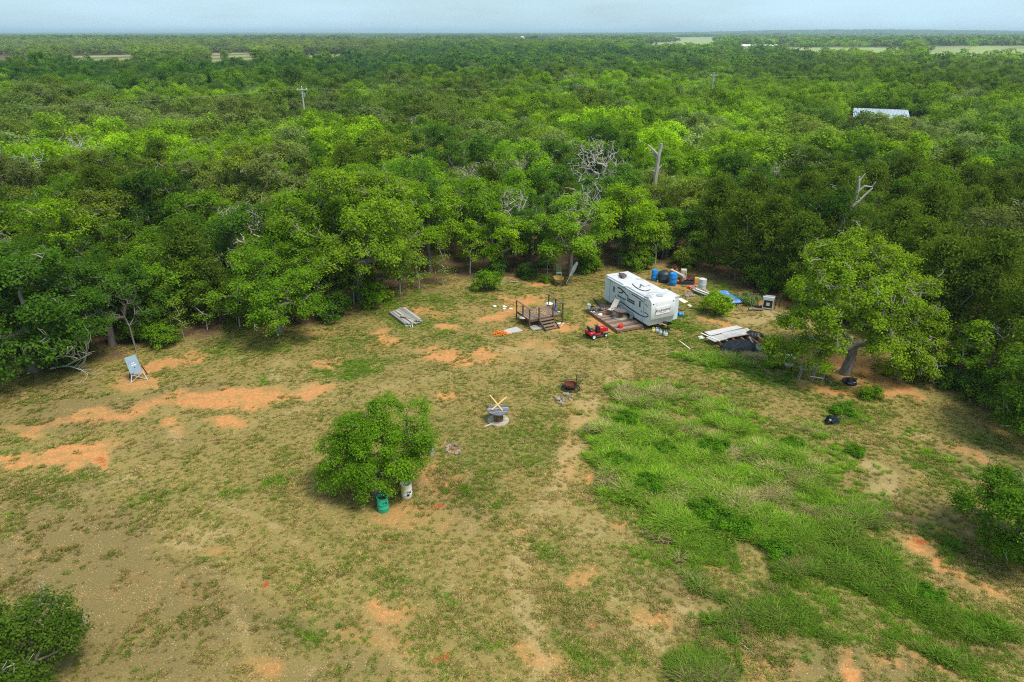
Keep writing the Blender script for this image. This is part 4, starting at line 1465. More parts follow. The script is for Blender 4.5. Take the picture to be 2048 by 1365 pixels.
# the tall dark row on the left and the open pale thicket before it
row = np.exp(-((y - 255) / 50) ** 2) * sstep(-.17, -.25, x / y)
sc0 = sc0 * (1 + .16 * row)
zz = 1 + .06 * row + g.uniform(-.1, .15, len(x))
tn = tints(x, y, g, 40)
if rest:
    rx = np.array([c[1] for c in rest])
    ry = np.array([c[2] for c in rest])
    x, y = np.concatenate([x, rx]), np.concatenate([y, ry])
    sc0 = np.concatenate([sc0, np.array([c[4] for c in rest])])
    zz = np.concatenate([zz, np.ones(len(rest))])
    tn = np.concatenate([tn, tints(rx, ry, g, 40)])
scatter('woodland', np.stack([x, y, terrain(x, y)], 1), g.uniform(0, 6.28, len(x)), sc0, tn, mid_p, zs=zz)
x, y, g = pack(0, 360, 1250, 7.6, seed=3)
ok = (in_field(x, y) < g.uniform(.25, .6, len(x))) | (g.random(len(x)) < .006)
x, y = x[ok], y[ok]
sc0 = g.uniform(.75, 1.25, len(x)) * (1 + .3 * fbm(x / 120, y / 120, 95))
tn = tints(x, y, g, 130)
scatter('distant_woodland', np.stack([x, y, terrain(x, y)], 1), g.uniform(0, 6.28, len(x)), sc0, tn, far_p, zs=g.uniform(.85, 1.15, len(x)))
x, y, g = pack(0, 1250, 3600, 30, seed=4)
ok = (in_field(x, y) < .4) & (fbm(x / 400, y / 400, 97) > -.42)
x, y = x[ok], y[ok]
x2, y2, _ = pack(0, 3600, 9500, 62, seed=6)
ok = fbm(x2 / 900, y2 / 500, 98) > -.35
x, y = np.concatenate([x, x2[ok]]), np.concatenate([y, y2[ok]])
sc0 = np.where(y < 3600, g.uniform(.9, 1.2, len(x)), g.uniform(1.6, 2.4, len(x)))
zs = np.where(y < 3600, 1.0, .55) * g.uniform(.85, 1.25, len(x))
scatter('horizon_woodland', np.stack([x, y, terrain(x, y)], 1), g.uniform(0, 6.28, len(x)), sc0, tints(x, y, g, 500) * .8, grp_p, zs=zs)

# ------------------------------------------------------------------ grass


def tuft(key, seed, nb, r, h, wd, lean):
    g = np.random.default_rng(seed)
    a = g.uniform(0, 6.283, nb)
    q = r * np.sqrt(g.random(nb)) * .8
    b0 = np.stack([q * np.cos(a), q * np.sin(a), np.full(nb, -.01)], 1)
    a2 = a + g.normal(size=nb) * .7
    hh = h * g.uniform(.55, 1.1, nb)
    ln = lean * g.uniform(.3, 1.2, nb)
    d = np.stack([np.cos(a2) * ln, np.sin(a2) * ln, np.ones(nb)], 1)
    m_ = b0 + d * (hh * .55)[:, None]
    tip = b0 + np.stack([np.cos(a2) * ln * 1.9, np.sin(a2) * ln * 1.9, np.full(nb, .95)], 1) * hh[:, None]
    sd_ = np.stack([-np.sin(a2), np.cos(a2), np.zeros(nb)], 1) * wd
    V = np.stack([b0 - sd_, b0 + sd_, m_ + sd_ * .8, m_ - sd_ * .8, m_ - sd_ * .8, m_ + sd_ * .8, tip + sd_ * .12, tip - sd_ * .12], 1)
    Fc = np.arange(nb * 8).reshape(-1, 4)
    return mesh_np('grass_' + key, V.reshape(-1, 3), Fc, M['grass'], np.repeat(g.uniform(-1, 1, nb), 2))


short_p = [tuft('s%d' % i, 300 + i, 26, .15, .10, .014, .8) for i in range(4)]
tall_p = [tuft('t%d' % i, 310 + i, 44, .27, .33, .016, .8) for i in range(4)]
g = np.random.default_rng(77)
n = 380000
y = (15.0 ** 1.35 + g.random(n) * (70 ** 1.35 - 15.0 ** 1.35)) ** (1 / 1.35)
x = g.uniform(-.86, .86, n) * (y + 7)
gmk = ground_masks(x, y)
clump = fbm(x * .9, y * .9, 101, 3) + .5 * fbm(x * .25, y * .25, 105, 2)
pk = .30 + .40 * sstep(-.15, .6, clump) + .4 * np.minimum(gmk['green'], 1) + .3 * gmk['lush'] - .52 * np.minimum(gmk['dirt'], 1) - .3 * gmk['tan'] - .3 * gmk['brown'] - .45 * gmk['litter']
ok = (g.random(n) < pk) & (gmk['edge'] < 2)
x, y = x[ok], y[ok]
gk = {k: v[ok] for k, v in gmk.items()}
n = len(x)
vg = g.random(n) + .55 * gk['green'] + .6 * gk['lush'] - .35 * gk['tan'] + .35 * fbm(x / 5, y / 5, 107)
tn = np.where((vg > .55)[:, None], np.array([[.165, .21, .030]]), np.array([[.39, .30, .105]]))
tn = np.where((vg > .95)[:, None], np.array([[.125, .245, .014]]), tn)
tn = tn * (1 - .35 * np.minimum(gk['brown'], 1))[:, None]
tn = tn * g.uniform(.7, 1.3, (n, 1))
scatter('grass', np.stack([x, y, np.zeros(n)], 1), g.uniform(0, 6.28, n), g.uniform(.4, 1.1, n) * (.75 + .35 * sstep(-.2, .6, clump[ok])) * (1 + .35 * np.minimum(gk['lush'] + .3 * gk['green'], 1)), tn, short_p)
print('short tufts', n)
n = 120000
y = g.uniform(16, 48, n)
x = g.uniform(-.1, .8, n) * (y + 7)
gmk = ground_masks(x, y)
lus = gmk['lush'] + .34 * fbm(x * .55, y * .55, 111, 3) + .12 * gmk['green']
ok = (g.random(n) < sstep(.15, 1.0, lus) * .75 * sstep(-.45, .25, fbm(x * 1.3, y * 1.3, 161, 3))) & (gmk['edge'] < -1)
x, y, lus = x[ok], y[ok], lus[ok]
n = len(x)
dry = fbm(x / 1.7, y / 1.7, 121, 3) + g.normal(size=n) * .22
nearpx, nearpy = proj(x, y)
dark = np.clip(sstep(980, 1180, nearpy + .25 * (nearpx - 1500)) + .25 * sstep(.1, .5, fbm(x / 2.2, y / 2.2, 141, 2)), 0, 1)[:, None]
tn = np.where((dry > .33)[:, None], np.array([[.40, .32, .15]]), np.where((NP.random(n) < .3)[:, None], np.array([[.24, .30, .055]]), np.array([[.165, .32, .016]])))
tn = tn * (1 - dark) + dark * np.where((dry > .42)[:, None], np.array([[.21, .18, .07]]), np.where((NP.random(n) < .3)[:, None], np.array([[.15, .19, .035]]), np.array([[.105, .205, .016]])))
tn = tn * g.uniform(.75, 1.25, (n, 1))
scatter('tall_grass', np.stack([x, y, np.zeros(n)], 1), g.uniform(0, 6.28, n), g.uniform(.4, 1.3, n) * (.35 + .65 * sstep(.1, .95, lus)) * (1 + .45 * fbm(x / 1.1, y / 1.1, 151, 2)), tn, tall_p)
print('tall tufts', n)

# ------------------------------------------------------------------ the travel trailer


def zp(zx, zy, ox, oy, sc):
    """reading in an enlarged crop -> photograph pixel"""
    return ox + zx / sc, oy + zy / sc


Z2 = lambda x, y: zp(x, y, 1160, 530, 8.532)       # crop around the trailer
A_ = at(*Z2(1185, 1058), .42)
C_ = at(*Z2(408, 582), .42)
fw = (A_ - C_)
TL = fw.length
TYAW = math.atan2(fw.y, fw.x)
TW, TB, TT = 2.42, .42, 2.78
left_n = Vector((-math.sin(TYAW), math.cos(TYAW), 0))      # away from the camera side
org = C_ + left_n * (TW / 2)
tr = thing('travel_trailer', 'white travel trailer with dark swooshes, parked beside the wooden deck', 'travel trailer', (org.x, org.y, 0), TYAW)
YS = -TW / 2


def on_plane(px, py, axis_, val):
    """where the sight line through a pixel meets a flat side of the trailer (its own coordinates)"""
    d = ray(px, py)
    o = local(tr, Vector((0, 0, H)))
    e = local(tr, tr.location + Vector(d)) - local(tr, tr.location)
    t = (val - (o.x if axis_ == 'x' else o.y)) / (e.x if axis_ == 'x' else e.y)
    return o + e * t


def side(zx, zy):
    return on_plane(*Z2(zx, zy), 'y', YS)


def roof(zx, zy):
    return local(tr, at(*Z2(zx, zy), TT))


prof = [(.10, TB), (TL - .34, TB), (TL - .02, 1.02), (TL + .10, 1.14), (TL + .02, 2.50), (TL - .08, 2.68), (TL - .3, TT - .02), (.16, TT - .02), (.03, 2.68), (0, 2.5), (0, .82)]
mb = MB(1)
cap = 1.02
mb.prism([(.10, TB), (TL - .62, TB), (TL - .62, TT - .02), (.16, TT - .02), (.03, 2.68), (0, 2.5), (0, .82)], -TW / 2, TW / 2)
mb.build('body', M['white'], tr, bevel=.03)
# moulded front cap
mb = MB(2)
mb.prism([(TL - .618, TB), (TL - .17, TB), (TL + .02, 1.0), (TL + .09, 1.10), (TL + .02, 2.48), (TL - .06, 2.66), (TL - .26, TT - .02), (TL - .618, TT - .02)], -TW / 2 - .004, TW / 2 + .004)
mb.build('front_cap', M['front_white'], tr, bevel=.035, smooth=True)
mb = MB(3)
mb.box((TL / 2 - .16, 0, TT + .005), (TL - .42, TW - .04, .05))
mb.build('roof', M['roof_white'], tr, bevel=.02)
mb = MB(4)
mb.box((TL / 2 - .05, 0, TB - .06), (TL - .75, TW - .12, .13))
mb.build('underframe', M['rust'], tr)
# skirting trim, vertical joint strips, awning rail
mb = MB(5)
mb.tube([(.5, YS - .04, TT - .12), (TL - .7, YS - .04, TT - .12)], .045, 8)
mb.build('awning_rail', M['white_plain'], tr, smooth=True)
mb = MB(6)
mb.box((TL / 2 - .1, YS - .055, TT - .185), (TL - 1.2, .03, .02))
mb.build('painted_rail_shadow', M['decal_grey'], tr)  # solid grey strip painted in as the shadow line below the awning rail
for xz in (510, 1092):
    p = side(xz, 700 if xz > 900 else 430)
    MB(7).box((p.x, YS - .015, (TB + TT) / 2), (.035, .03, TT - TB - .12)).build('awning_arm', M['decal_grey'], tr)
# entry doors with their tall windows
for (x0, x1, wx, wy0, wy1, lbl) in ((555, 630, 590, 365, 468, 'rear'), (985, 1065, 1032, 618, 730, 'front')):
    a, b = side(x0, 420 if x0 < 800 else 690), side(x1, 440 if x0 < 800 else 720)
    xc, wd = (a.x + b.x) / 2, .66
    q0 = side(wx, wy0)
    q1 = side(wx, wy1)
    dr = MB(8).box((q0.x, YS - .003, (TB + .1 + TT - .32) / 2), (wd, .014, TT - TB - .46)).build('door', M['white'], tr)
    wn = MB(9).box((q0.x, YS - .03, (q0.z + q1.z) / 2), (.27, .02, abs(q0.z - q1.z))).build('window', M['glass_dark'], dr)
    mf = MB(10)
    zc_, hh_ = (q0.z + q1.z) / 2, abs(q0.z - q1.z) / 2
    mf.box((q0.x - .15, YS - .034, zc_), (.03, .03, hh_ * 2 + .06)).box((q0.x + .15, YS - .034, zc_), (.03, .03, hh_ * 2 + .06))
    mf.box((q0.x, YS - .034, zc_ + hh_ + .015), (.27, .03, .03)).box((q0.x, YS - .034, zc_ - hh_ - .015), (.27, .03, .03))
    mf.build('frame', M['white_plain'], dr)
    MB(11).box((q0.x + .26, YS - .04, 1.35), (.05, .03, .14)).build('handle', M['decal'], dr)
# long window with two dark sliding rows
for r0, r1, r2, r3 in (((805, 562), (930, 640), (800, 598), (930, 672)),):
    for k, (pa, pb) in enumerate(((r0, r1), (r2, r3))):
        a, b = side(*pa), side(*pb)
        z = (a.z + b.z) / 2
        MB(12 + k).box(((a.x + b.x) / 2, YS - .012, z), (abs(b.x - a.x), .024, .12)).build('window', M['glass_dark'], tr)


def band(mbx, pts, wds, y, th=.004):
    """a flat stripe along pts (x, z) of changing width"""
    n = len(pts)
    V, Fc = [], []
    for i, (x, z) in enumerate(pts):
        a = Vector(pts[max(0, i - 1)])
        b = Vector(pts[min(n - 1, i + 1)])
        t = (b - a).normalized()
        nn = Vector((-t.y, t.x))
        w_ = wds[i] / 2
        for sg in (-1, 1):
            V.append((x + nn.x * w_ * sg, y, z + nn.y * w_ * sg))
    for i in range(n - 1):
        Fc.append((2 * i, 2 * i + 1, 2 * i + 3, 2 * i + 2))
    V2 = [(v[0], v[1] + th, v[2]) for v in V]
    m = len(V)
    Fa = Fc + [tuple(j + m for j in reversed(f)) for f in Fc]
    for i in range(n - 1):
        for sg in (0, 1):
            Fa.append((2 * i + sg, 2 * (i + 1) + sg, 2 * (i + 1) + sg + m, 2 * i + sg + m))
    mbx.add(V + V2, Fa)


def smooth2(pts, k=5):
    out_ = []
    n = len(pts)
    for i in range(n - 1):
        p0, p1, p2, p3 = (Vector(pts[max(0, i - 1)]), Vector(pts[i]), Vector(pts[i + 1]), Vector(pts[min(n - 1, i + 2)]))
        for j in range(k):
            t = j / k
            out_.append(tuple(.5 * (2 * p1 + (p2 - p0) * t + (2 * p0 - 5 * p1 + 4 * p2 - p3) * t * t + (3 * p1 - p0 - 3 * p2 + p3) * t ** 3)))
    out_.append(tuple(pts[-1]))
    return out_


SW = [([(640, 388), (690, 405), (738, 450), (785, 500), (828, 548)], .06, .13, 'decal'), ([(655, 462), (690, 478), (726, 478), (730, 455), (700, 412)], .04, .11, 'decal'),
      ([(552, 530), (590, 580), (650, 640)], .045, .045, 'decal_grey'), ([(690, 625), (760, 672), (850, 745), (940, 802), (1010, 848), (1085, 882)], .06, .12, 'decal'),
      ([(700, 600), (780, 655), (840, 700)], .03, .03, 'decal_grey'), ([(880, 500), (960, 545), (1040, 600), (1085, 640)], .06, .08, 'decal')]
for pts, w0, w1, mt in SW:
    P_ = smooth2([(side(*p).x, side(*p).z) for p in pts])
    n = len(P_)
    mbx = MB(20)
    band(mbx, P_, [w0 + (w1 - w0) * math.sin(math.pi * min(1, .15 + .85 * i / n) * .9) for i in range(n)], YS - .0150)
    mbx.build('swoosh_stripe', M[mt], tr)
YC = YS - .0150
for pts, w0 in (([(1086, 884), (1130, 890), (1166, 878), (1150, 845), (1102, 808)], .08), ([(1112, 668), (1135, 690), (1158, 716)], .05)):
    P_ = smooth2([(min(side(*p).x, TL + .02), side(*p).z) for p in pts])
    mbx = MB(21)
    band(mbx, P_, [w0] * len(P_), YC)
    mbx.build('swoosh_stripe', M['decal'], tr)


def lettering(name, body, size, loc, ex, ez, mat, parent, shear=.25, bold=.0):
    """text lying in the plane spanned by ex (reading direction) and ez (up)"""
    cu = bpy.data.curves.new(name, 'FONT')
    cu.body = body
    cu.size = size
    cu.align_x = 'CENTER'
    cu.align_y = 'CENTER'
    cu.shear = shear
    cu.extrude = .003
    cu.offset = bold
    cu.materials.append(mat)
    tmp = bpy.data.objects.new(name, cu)
    COL.objects.link(tmp)
    me = bpy.data.meshes.new_from_object(tmp.evaluated_get(bpy.context.evaluated_depsgraph_get()))
    bpy.data.objects.remove(tmp)
    o = bpy.data.objects.new(name, me)
    COL.objects.link(o)
    ex, ez = Vector(ex).normalized(), Vector(ez).normalized()
    m = Matrix((ex, ez, ex.cross(ez))).transposed().to_4x4()
    m.translation = Vector(loc)
    o.parent = parent
    o.matrix_local = m
    return o


pt = side(708, 556)
lettering('lettering', 'Rockwood', .29, (pt.x, YS - .016, pt.z), (1, 0, 0), (0, 0, 1), M['text_dark'], tr, bold=.006)
# board with the name on the sloping front
n0, n1 = Vector((TL + .09, 0, 1.12)), Vector((TL + .02, 0, 2.48))
upv = (n1 - n0).normalized()
outn = Vector((upv.z, 0, -upv.x))
pc_ = on_plane(*Z2(1408, 770), 'x', TL + .06)
bc = Vector((TL + .06 + outn.x * .03, pc_.y, pc_.z))
Mx = Matrix((Vector((0, 1, 0)), upv, Vector((0, 1, 0)).cross(upv))).transposed() @ Matrix.Rotation(rad(3), 3, 'Z')
sp = MB(22).box(bc, (1.36, .68, .05), rot=Mx).build('front_window_cover', M['white_plain'], tr, bevel=.02)
nrm = Mx.col[2]
lettering('lettering', 'Rockwood', .335, bc + Mx.col[1] * .02 + nrm * .030, Mx.col[0], Mx.col[1], M['text_dark'], sp, bold=.005)
mbx = MB(23)
P_ = smooth2([(-.42, -.19), (-.15, -.16), (.15, -.19), (.42, -.13)])
V, Fc = [], []
for i, (u, v) in enumerate(P_):
    w_ = .022 * math.sin(math.pi * (i + .5) / (len(P_) + .5)) + .004
    for sg in (-1, 1):
        V.append(bc + Mx.col[0] * u + Mx.col[1] * (v + sg * w_) + nrm * .029)
Fc = [(2 * i, 2 * i + 1, 2 * i + 3, 2 * i + 2) for i in range(len(P_) - 1)]
mbx.add(V, Fc).build('red_underline', M['text_red'], sp)
for yy, zz_ in ((-TW / 2 + .2, 2.42), (TW / 2 - .2, 2.42), (-TW / 2 + .12, .55), (TW / 2 - .14, .55)):
    xx = TL + .03 if zz_ > 1 else TL - .3
    MB(24).box((xx, yy, zz_), (.04, .13, .06)).build('marker_light', M['decal'], tr)
# slide-out on the far side
a, b = roof(1395, 405), roof(1646, 535)
x0, x1 = a.x, TL - .12
mb = MB(25)
mb.box(((x0 + x1) / 2, TW / 2 + .25, (TB + .15 + TT - .14) / 2), (x1 - x0, .5, TT - TB - .29))
so = mb.build('slide_out', M['white'], tr, bevel=.02)
MB(26).box(((x0 + x1) / 2, TW / 2 + .26, TT - .115), (x1 - x0 + .06, .56, .05)).build('roof', M['roof_white'], so)
mb = MB(27).box((.42, 0, .42), (.05, .05, .05))
# roof things that belong to the trailer
for c_, rx in (((1170, 548), .30), ((1355, 530), .30)):
    p = roof(*c_)
    mb = MB(28).lathe([(0, .055), (rx * .8, .055), (rx, .03), (rx, .0)], 20, (p.x, p.y, TT + .03))
    mb.build('roof_vent', M['grey_plastic'], tr, smooth=True)
p = roof(1105, 355)
hb = MB(29).box((p.x, p.y, TT + .085), (.62, .62, .11)).build('skylight', M['roof_white'], tr, bevel=.03)
p = roof(780, 362)
MB(29).box((p.x, p.y, TT + .05), (.40, .40, .05)).build('roof_hatch', M['white_plain'], tr, bevel=.02)
hp = [roof(*c_) for c_ in ((888, 335), (940, 385), (990, 420), (1050, 445), (1105, 460), (1155, 452), (1195, 436))]
MB(30).tube([(q.x, q.y, TT + .07) for q in hp], .03, 7).build('roof_hose', M['rubber'], tr, smooth=True)
p = roof(1035, 400)
MB(31).beam((p.x - .1, p.y, TT + .04), (p.x + .1, p.y - .05, TT + .42), .14, .05).build('antenna', M['galv'], tr)
# wheels, hidden low behind the deck, and the hitch
for yy in (-TW / 2 + .16, TW / 2 - .16):
    for xx in (TL * .38, TL * .38 + .82):
        wl = MB(32).lathe([(.0, -.1), (.30, -.11), (.36, -.06), (.36, .06), (.30, .11), (0, .1)], 20, (xx, yy, .36), axis='y').build('wheel', M['rubber'], tr, smooth=True)
mb = MB(33)
for sg in (-1, 1):
    mb.beam((TL - .45, sg * .75, TB - .02), (TL + .95, sg * .05, TB - .02), .07, .12)
mb.beam((TL + .1, -.45, TB - .02), (TL + .1, .45, TB - .02), .07, .1)
mb.tube([(TL + .85, 0, .05), (TL + .85, 0, 1.0)], .035, 8).box((TL + .85, 0, .06), (.2, .2, .03)).box((TL + 1.02, 0, TB + .02), (.26, .12, .12))
mb.build('hitch', M['dark_steel'], tr)
bx = MB(34).box((TL + .25, .2, TB + .17), (.3, .38, .24)).build('battery_box', M['black_plastic'], tr, bevel=.02)
MB(35).tube([(TL + .15, -.3, TB + .12), (TL + .35, -.15, TB + .2), (TL + .5, .1, TB + .1), (TL + .7, .05, TB + .14)], .05, 7).build('cable_coil', M['yellow_plastic'], tr, smooth=True)
# heap of dark bundles lying on the roof
p = tr.location + Matrix.Rotation(TYAW, 3, 'Z') @ Vector(roof(735, 212))
t = thing('roof_bundle', 'dark brown bundle of rags and straps lying on the rear of the trailer roof', 'bundle', (p.x, p.y, TT + .03), TYAW)
mb = MB(36)
for k in range(7):
    mb.blob((RS.uniform(-.32, .32), RS.uniform(-.26, .26), RS.uniform(.08, .2)), (RS.uniform(.16, .3), RS.uniform(.12, .2), RS.uniform(.08, .16)), .35, 2.2, 12, 8, k)
mb.build('cloth', paint('brown_rags', (.13, .085, .07), .9, var=.5, scale=8, dirt=(.32, .26, .24), dirt_amt=.5), t, smooth=True)

# ------------------------------------------------------------------ the low deck beside the trailer
ZD = .30
d0, d1, d2 = at(*Z2(640, 1122), ZD), at(*Z2(106, 752), ZD), at(*Z2(1090, 1040), ZD)
ux = (d1 - d0)
DL = ux.length
DYAW = math.atan2(ux.y, ux.x)
dk = thing('low_deck', 'low brown plank deck on concrete blocks along the side of the trailer', 'deck', (d0.x, d0.y, 0), DYAW)
DW = abs(local(dk, d2).y)
sg = -1 if local(dk, d2).y < 0 else 1
mb = MB(40)
wdt = .225
n = int(DL / wdt)
for i in range(n):
    x = (i + .5) * DL / n
    mb.box((x, sg * DW / 2 + RS.uniform(-.02, .02), ZD - .02 + RS.uniform(0, .006)), (DL / n - .034, DW, .04), rz=RS.uniform(-.004, .004))
mb.build('deck_boards', M['deck_wood'], dk)
mb = MB(41)
mb.box((DL / 2, sg * .03, ZD - .125), (DL, .045, .16)).box((DL / 2, sg * (DW - .03), ZD - .125), (DL, .045, .16))
for x in (.03, DL * .46, DL - .03):
    mb.box((x, sg * DW / 2, ZD - .125), (.045, DW - .13, .158))
mb.build('rim_joist', M['brown_wood'], dk)


def deck_at(zx, zy, z=ZD):
    return at(*Z2(zx, zy), z)


def block(label, p, rz):
    t = thing('concrete_block', label, 'concrete block', (p.x, p.y, 0), rz, 'concrete blocks under the low deck')
    mb = MB(45)
    mb.box((0, -.07, .06), (.42, .04, .125)).box((0, .07, .06), (.42, .04, .125))
    for x in (-.19, 0, .19):
        mb.box((x, 0, .06), (.04, .10, .125))
    mb.build('block_shell', M['concrete'], t)


block('pale concrete block under the front corner of the deck, below the red can', at(*Z2(680, 1148)), DYAW + .2)
block('pale concrete block halfway along the long open side of the deck', at(*Z2(375, 962)), DYAW + .1)
block('pale concrete block under the deck corner next to the trailer', at(*Z2(1046, 1088)), DYAW + .3)

# red fuel can
p = deck_at(688, 1085)
t = thing('fuel_can', 'bright red fuel can standing on the front corner of the low deck', 'fuel can', (p.x + .02, p.y + .12, ZD), .4)
MB(46).box((0, 0, .15), (.38, .27, .30), taper=.86).build('can_body', M['red_plastic'], t, bevel=.06)
MB(47).tube([(-.12, 0, .29), (-.11, 0, .37), (.03, 0, .39), (.10, 0, .30)], .024, 8).build('handle', M['red_plastic'], t, smooth=True)
MB(48).lathe([(.0, .37), (.04, .37), (.045, .29)], 12, (.14, 0, 0)).build('cap', M['black_plastic'], t)

# cable spool used as a table on the deck


def spool(t, r, h, rd, top_mat, r2=None, dir_=0.3):
    r2 = r2 or r
    for nm, z0, z1, rr, mt in (('top_flange', h - .07, h, r, top_mat), ('bottom_flange', .0, .07, r2, 'spool_low')):
        mb = MB(50)
        nb = 9
        for i in range(nb):                                    # boards sawn to the circle
            y0, y1 = -rr + 2 * rr * i / nb, -rr + 2 * rr * (i + 1) / nb - .008
            pts = []
            for yq in np.linspace(y0, y1, 5):
                pts.append((math.sqrt(max(rr * rr - yq * yq, 1e-5)), yq))
            poly = pts + [(-a_, b_) for a_, b_ in reversed(pts)]
            c, s_ = math.cos(dir_), math.sin(dir_)
            poly = [(a_ * c - b_ * s_, a_ * s_ + b_ * c) for a_, b_ in poly]
            n_ = len(poly)
            V = [(a_, b_, z0) for a_, b_ in poly] + [(a_, b_, z1) for a_, b_ in poly]
            mb.add(V, [tuple(range(n_ - 1, -1, -1)), tuple(range(n_, 2 * n_))] + [(k, (k + 1) % n_, n_ + (k + 1) % n_, n_ + k) for k in range(n_)])
        mb.build(nm, M[mt], t)
    mb = MB(51)
    nb = 14
    for i in range(nb):
        a_ = 2 * math.pi * i / nb
        mb.box((rd * math.cos(a_), rd * math.sin(a_), h / 2), (.04, 2 * math.pi * rd / nb - .012, h - .15), rz=a_)
    mb.build('drum', M['spool_drum'], t)
    MB(52).tube([(0, 0, h + .001), (0, 0, h + .012)], .05, 12).build('axle_hole_disc', M['black_plastic'], t)  # flat black disc stands in for the darkness inside the axle hole


p = deck_at(682, 905)
t = thing('spool_table', 'small dark topped cable spool table on the low deck', 'spool table', (p.x, p.y, ZD + .002))
spool(t, .56, .74, .18, 'spool_dark', .62)
# wooden bench rail near the wall
p0, p1 = deck_at(790, 830), deck_at(870, 920)
t = thing('bench', 'small weathered wooden bench between the spool table and the trailer wall', 'bench', (p0.x, p0.y, ZD + .002), math.atan2(p1.y - p0.y, p1.x - p0.x))
bl = (p1 - p0).length + .1
MB(53).box((bl / 2, 0, .44), (bl + .1, .30, .05)).build('seat', M['grey_wood'], t)
for x in (.06, bl - .06):
    MB(54).box((x, 0, .205), (.06, .26, .42)).build('leg', M['grey_wood'], t)


def sling_chair(name, label, loc, rz, fabric, group=None, recline=.5):
    """patio chair facing local +X"""
    t = thing(name, label, 'chair', loc, rz, group)
    tubes, arm = M['brown_tube'], M['brown_tube']
    sx, w2, zs = .26, .27, .40
    bx, bz = -.26 - .85 * math.sin(recline), .40 + .85 * math.cos(recline)

    def sheet(mb, a, b, sag):
        V, n = [], 6
        for i in range(n + 1):
            f = i / n
            q = Vector(a).lerp(Vector(b), f)
            nn = (Vector(b) - Vector(a)).cross(Vector((0, 1, 0))).normalized()
            q = q + nn * sag * math.sin(math.pi * f)
            for s_ in (-1, 1):
                V.append((q.x, s_ * (w2 - .02), q.z))
        Fc = [(2 * i, 2 * i + 1, 2 * i + 3, 2 * i + 2) for i in range(n)]
        m = len(V)
        V2 = [(v[0], v[1], v[2] + .012) for v in V]
        mb.add(V + V2, Fc + [tuple(j + m for j in reversed(f)) for f in Fc])
    mb = MB(60)
    sheet(mb, (sx, 0, zs + .03), (-.24, 0, zs - .02), .03)
    mb.build('seat', M[fabric], t)
    mb = MB(61)
    sheet(mb, (-.25, 0, zs), (bx, 0, bz), .03)
    mb.build('backrest', M[fabric], t)
    mb = MB(62)
    for s_ in (-1, 1):
        mb.tube([(sx, s_ * w2, zs + .04), (-.25, s_ * w2, zs - .01), (bx, s_ * w2, bz)], .016, 6)
    mb.tube([(bx, -w2, bz), (bx, w2, bz)], .016, 6).tube([(sx, -w2, zs + .04), (sx, w2, zs + .04)], .016, 6)
    mb.build('frame', tubes, t, smooth=True)
    for s_ in (-1, 1):
        MB(63).tube([(sx + .02, s_ * (w2 + .03), zs + .02), (sx + .0, s_ * (w2 + .03), .62), (-.28, s_ * (w2 + .03), .63)], .018, 6).build('armrest', arm, t, smooth=True)
        MB(64).tube([(sx, s_ * (w2 + .03), zs + .04), (sx + .10, s_ * (w2 + .03), 0)], .016, 6).build('leg', tubes, t, smooth=True)
        MB(65).tube([(-.2, s_ * (w2 + .03), .62), (-.42, s_ * (w2 + .03), 0)], .016, 6).build('leg', tubes, t, smooth=True)
    return t


fz = math.atan2(-.70, -.72)
p = deck_at(500, 855)
sling_chair('patio_chair', 'beige sling patio chair in front on the deck, left of the spool table', (p.x + .1, p.y + .1, ZD + .005), fz, 'sling', 'beige sling patio chairs on the deck', .66).scale = (1.15, 1.15, 1.15)
p = deck_at(615, 760)
sling_chair('patio_chair', 'beige sling patio chair with high back closest to the trailer wall', (p.x, p.y + .05, ZD + .005), fz + .1, 'sling', 'beige sling patio chairs on the deck', .5).scale = (1.15, 1.15, 1.15)
p = deck_at(330, 790)
lc = sling_chair('lounge_chair', 'black fabric reclining chair on the left half of the deck', (p.x + .2, p.y + .1, ZD + .005), math.atan2(.35, .9), 'black_sling', None, .55)
lc.scale = (1.15, 1.2, 1.1)
# clutter on the deck


def bucket(name, label, cat, p, r, h, mat, z=0.0, soil=False):
    t = thing(name, label, cat, (p.x, p.y, z))
    MB(70).lathe([(r * .82, 0), (r, h), (r * 1.06, h), (r * 1.06, h - .03), (r * .98, h - .03), (r * .95, h - .005), (r * .8, .02), (0, .02)], 20).build('pail', mat, t, smooth=True)
    MB(71).tube([(-r, 0, h - .03), (-r * .7, .05, h + .09), (0, .07, h + .13), (r * .7, .05, h + .09), (r, 0, h - .03)], .008, 6).build('handle', M['dark_steel'], t)
    return t


p = deck_at(150, 742)
bucket('bucket', 'white bucket on the far left corner of the low deck', 'bucket', p, .17, .40, M['white_plain'], ZD + .003)


def rags(name, label, cat, p, z, n, spread, size, mat, seed, flat=.5, nm='cloth', rz=0):
    t = thing(name, label, cat, (p.x, p.y, z), rz)
    r = random.Random(seed)
    mb = MB(seed)
    for k in range(n):
        s = size * r.uniform(.6, 1.3)
        mb.blob((r.gauss(0, spread), r.gauss(0, spread), s * flat * .5), (s, s * r.uniform(.5, 1), s * flat), .35, 2.0, 10, 7, seed + k, flat=-s * flat * .5)
    mb.build(nm, mat, t, smooth=True)
    return t


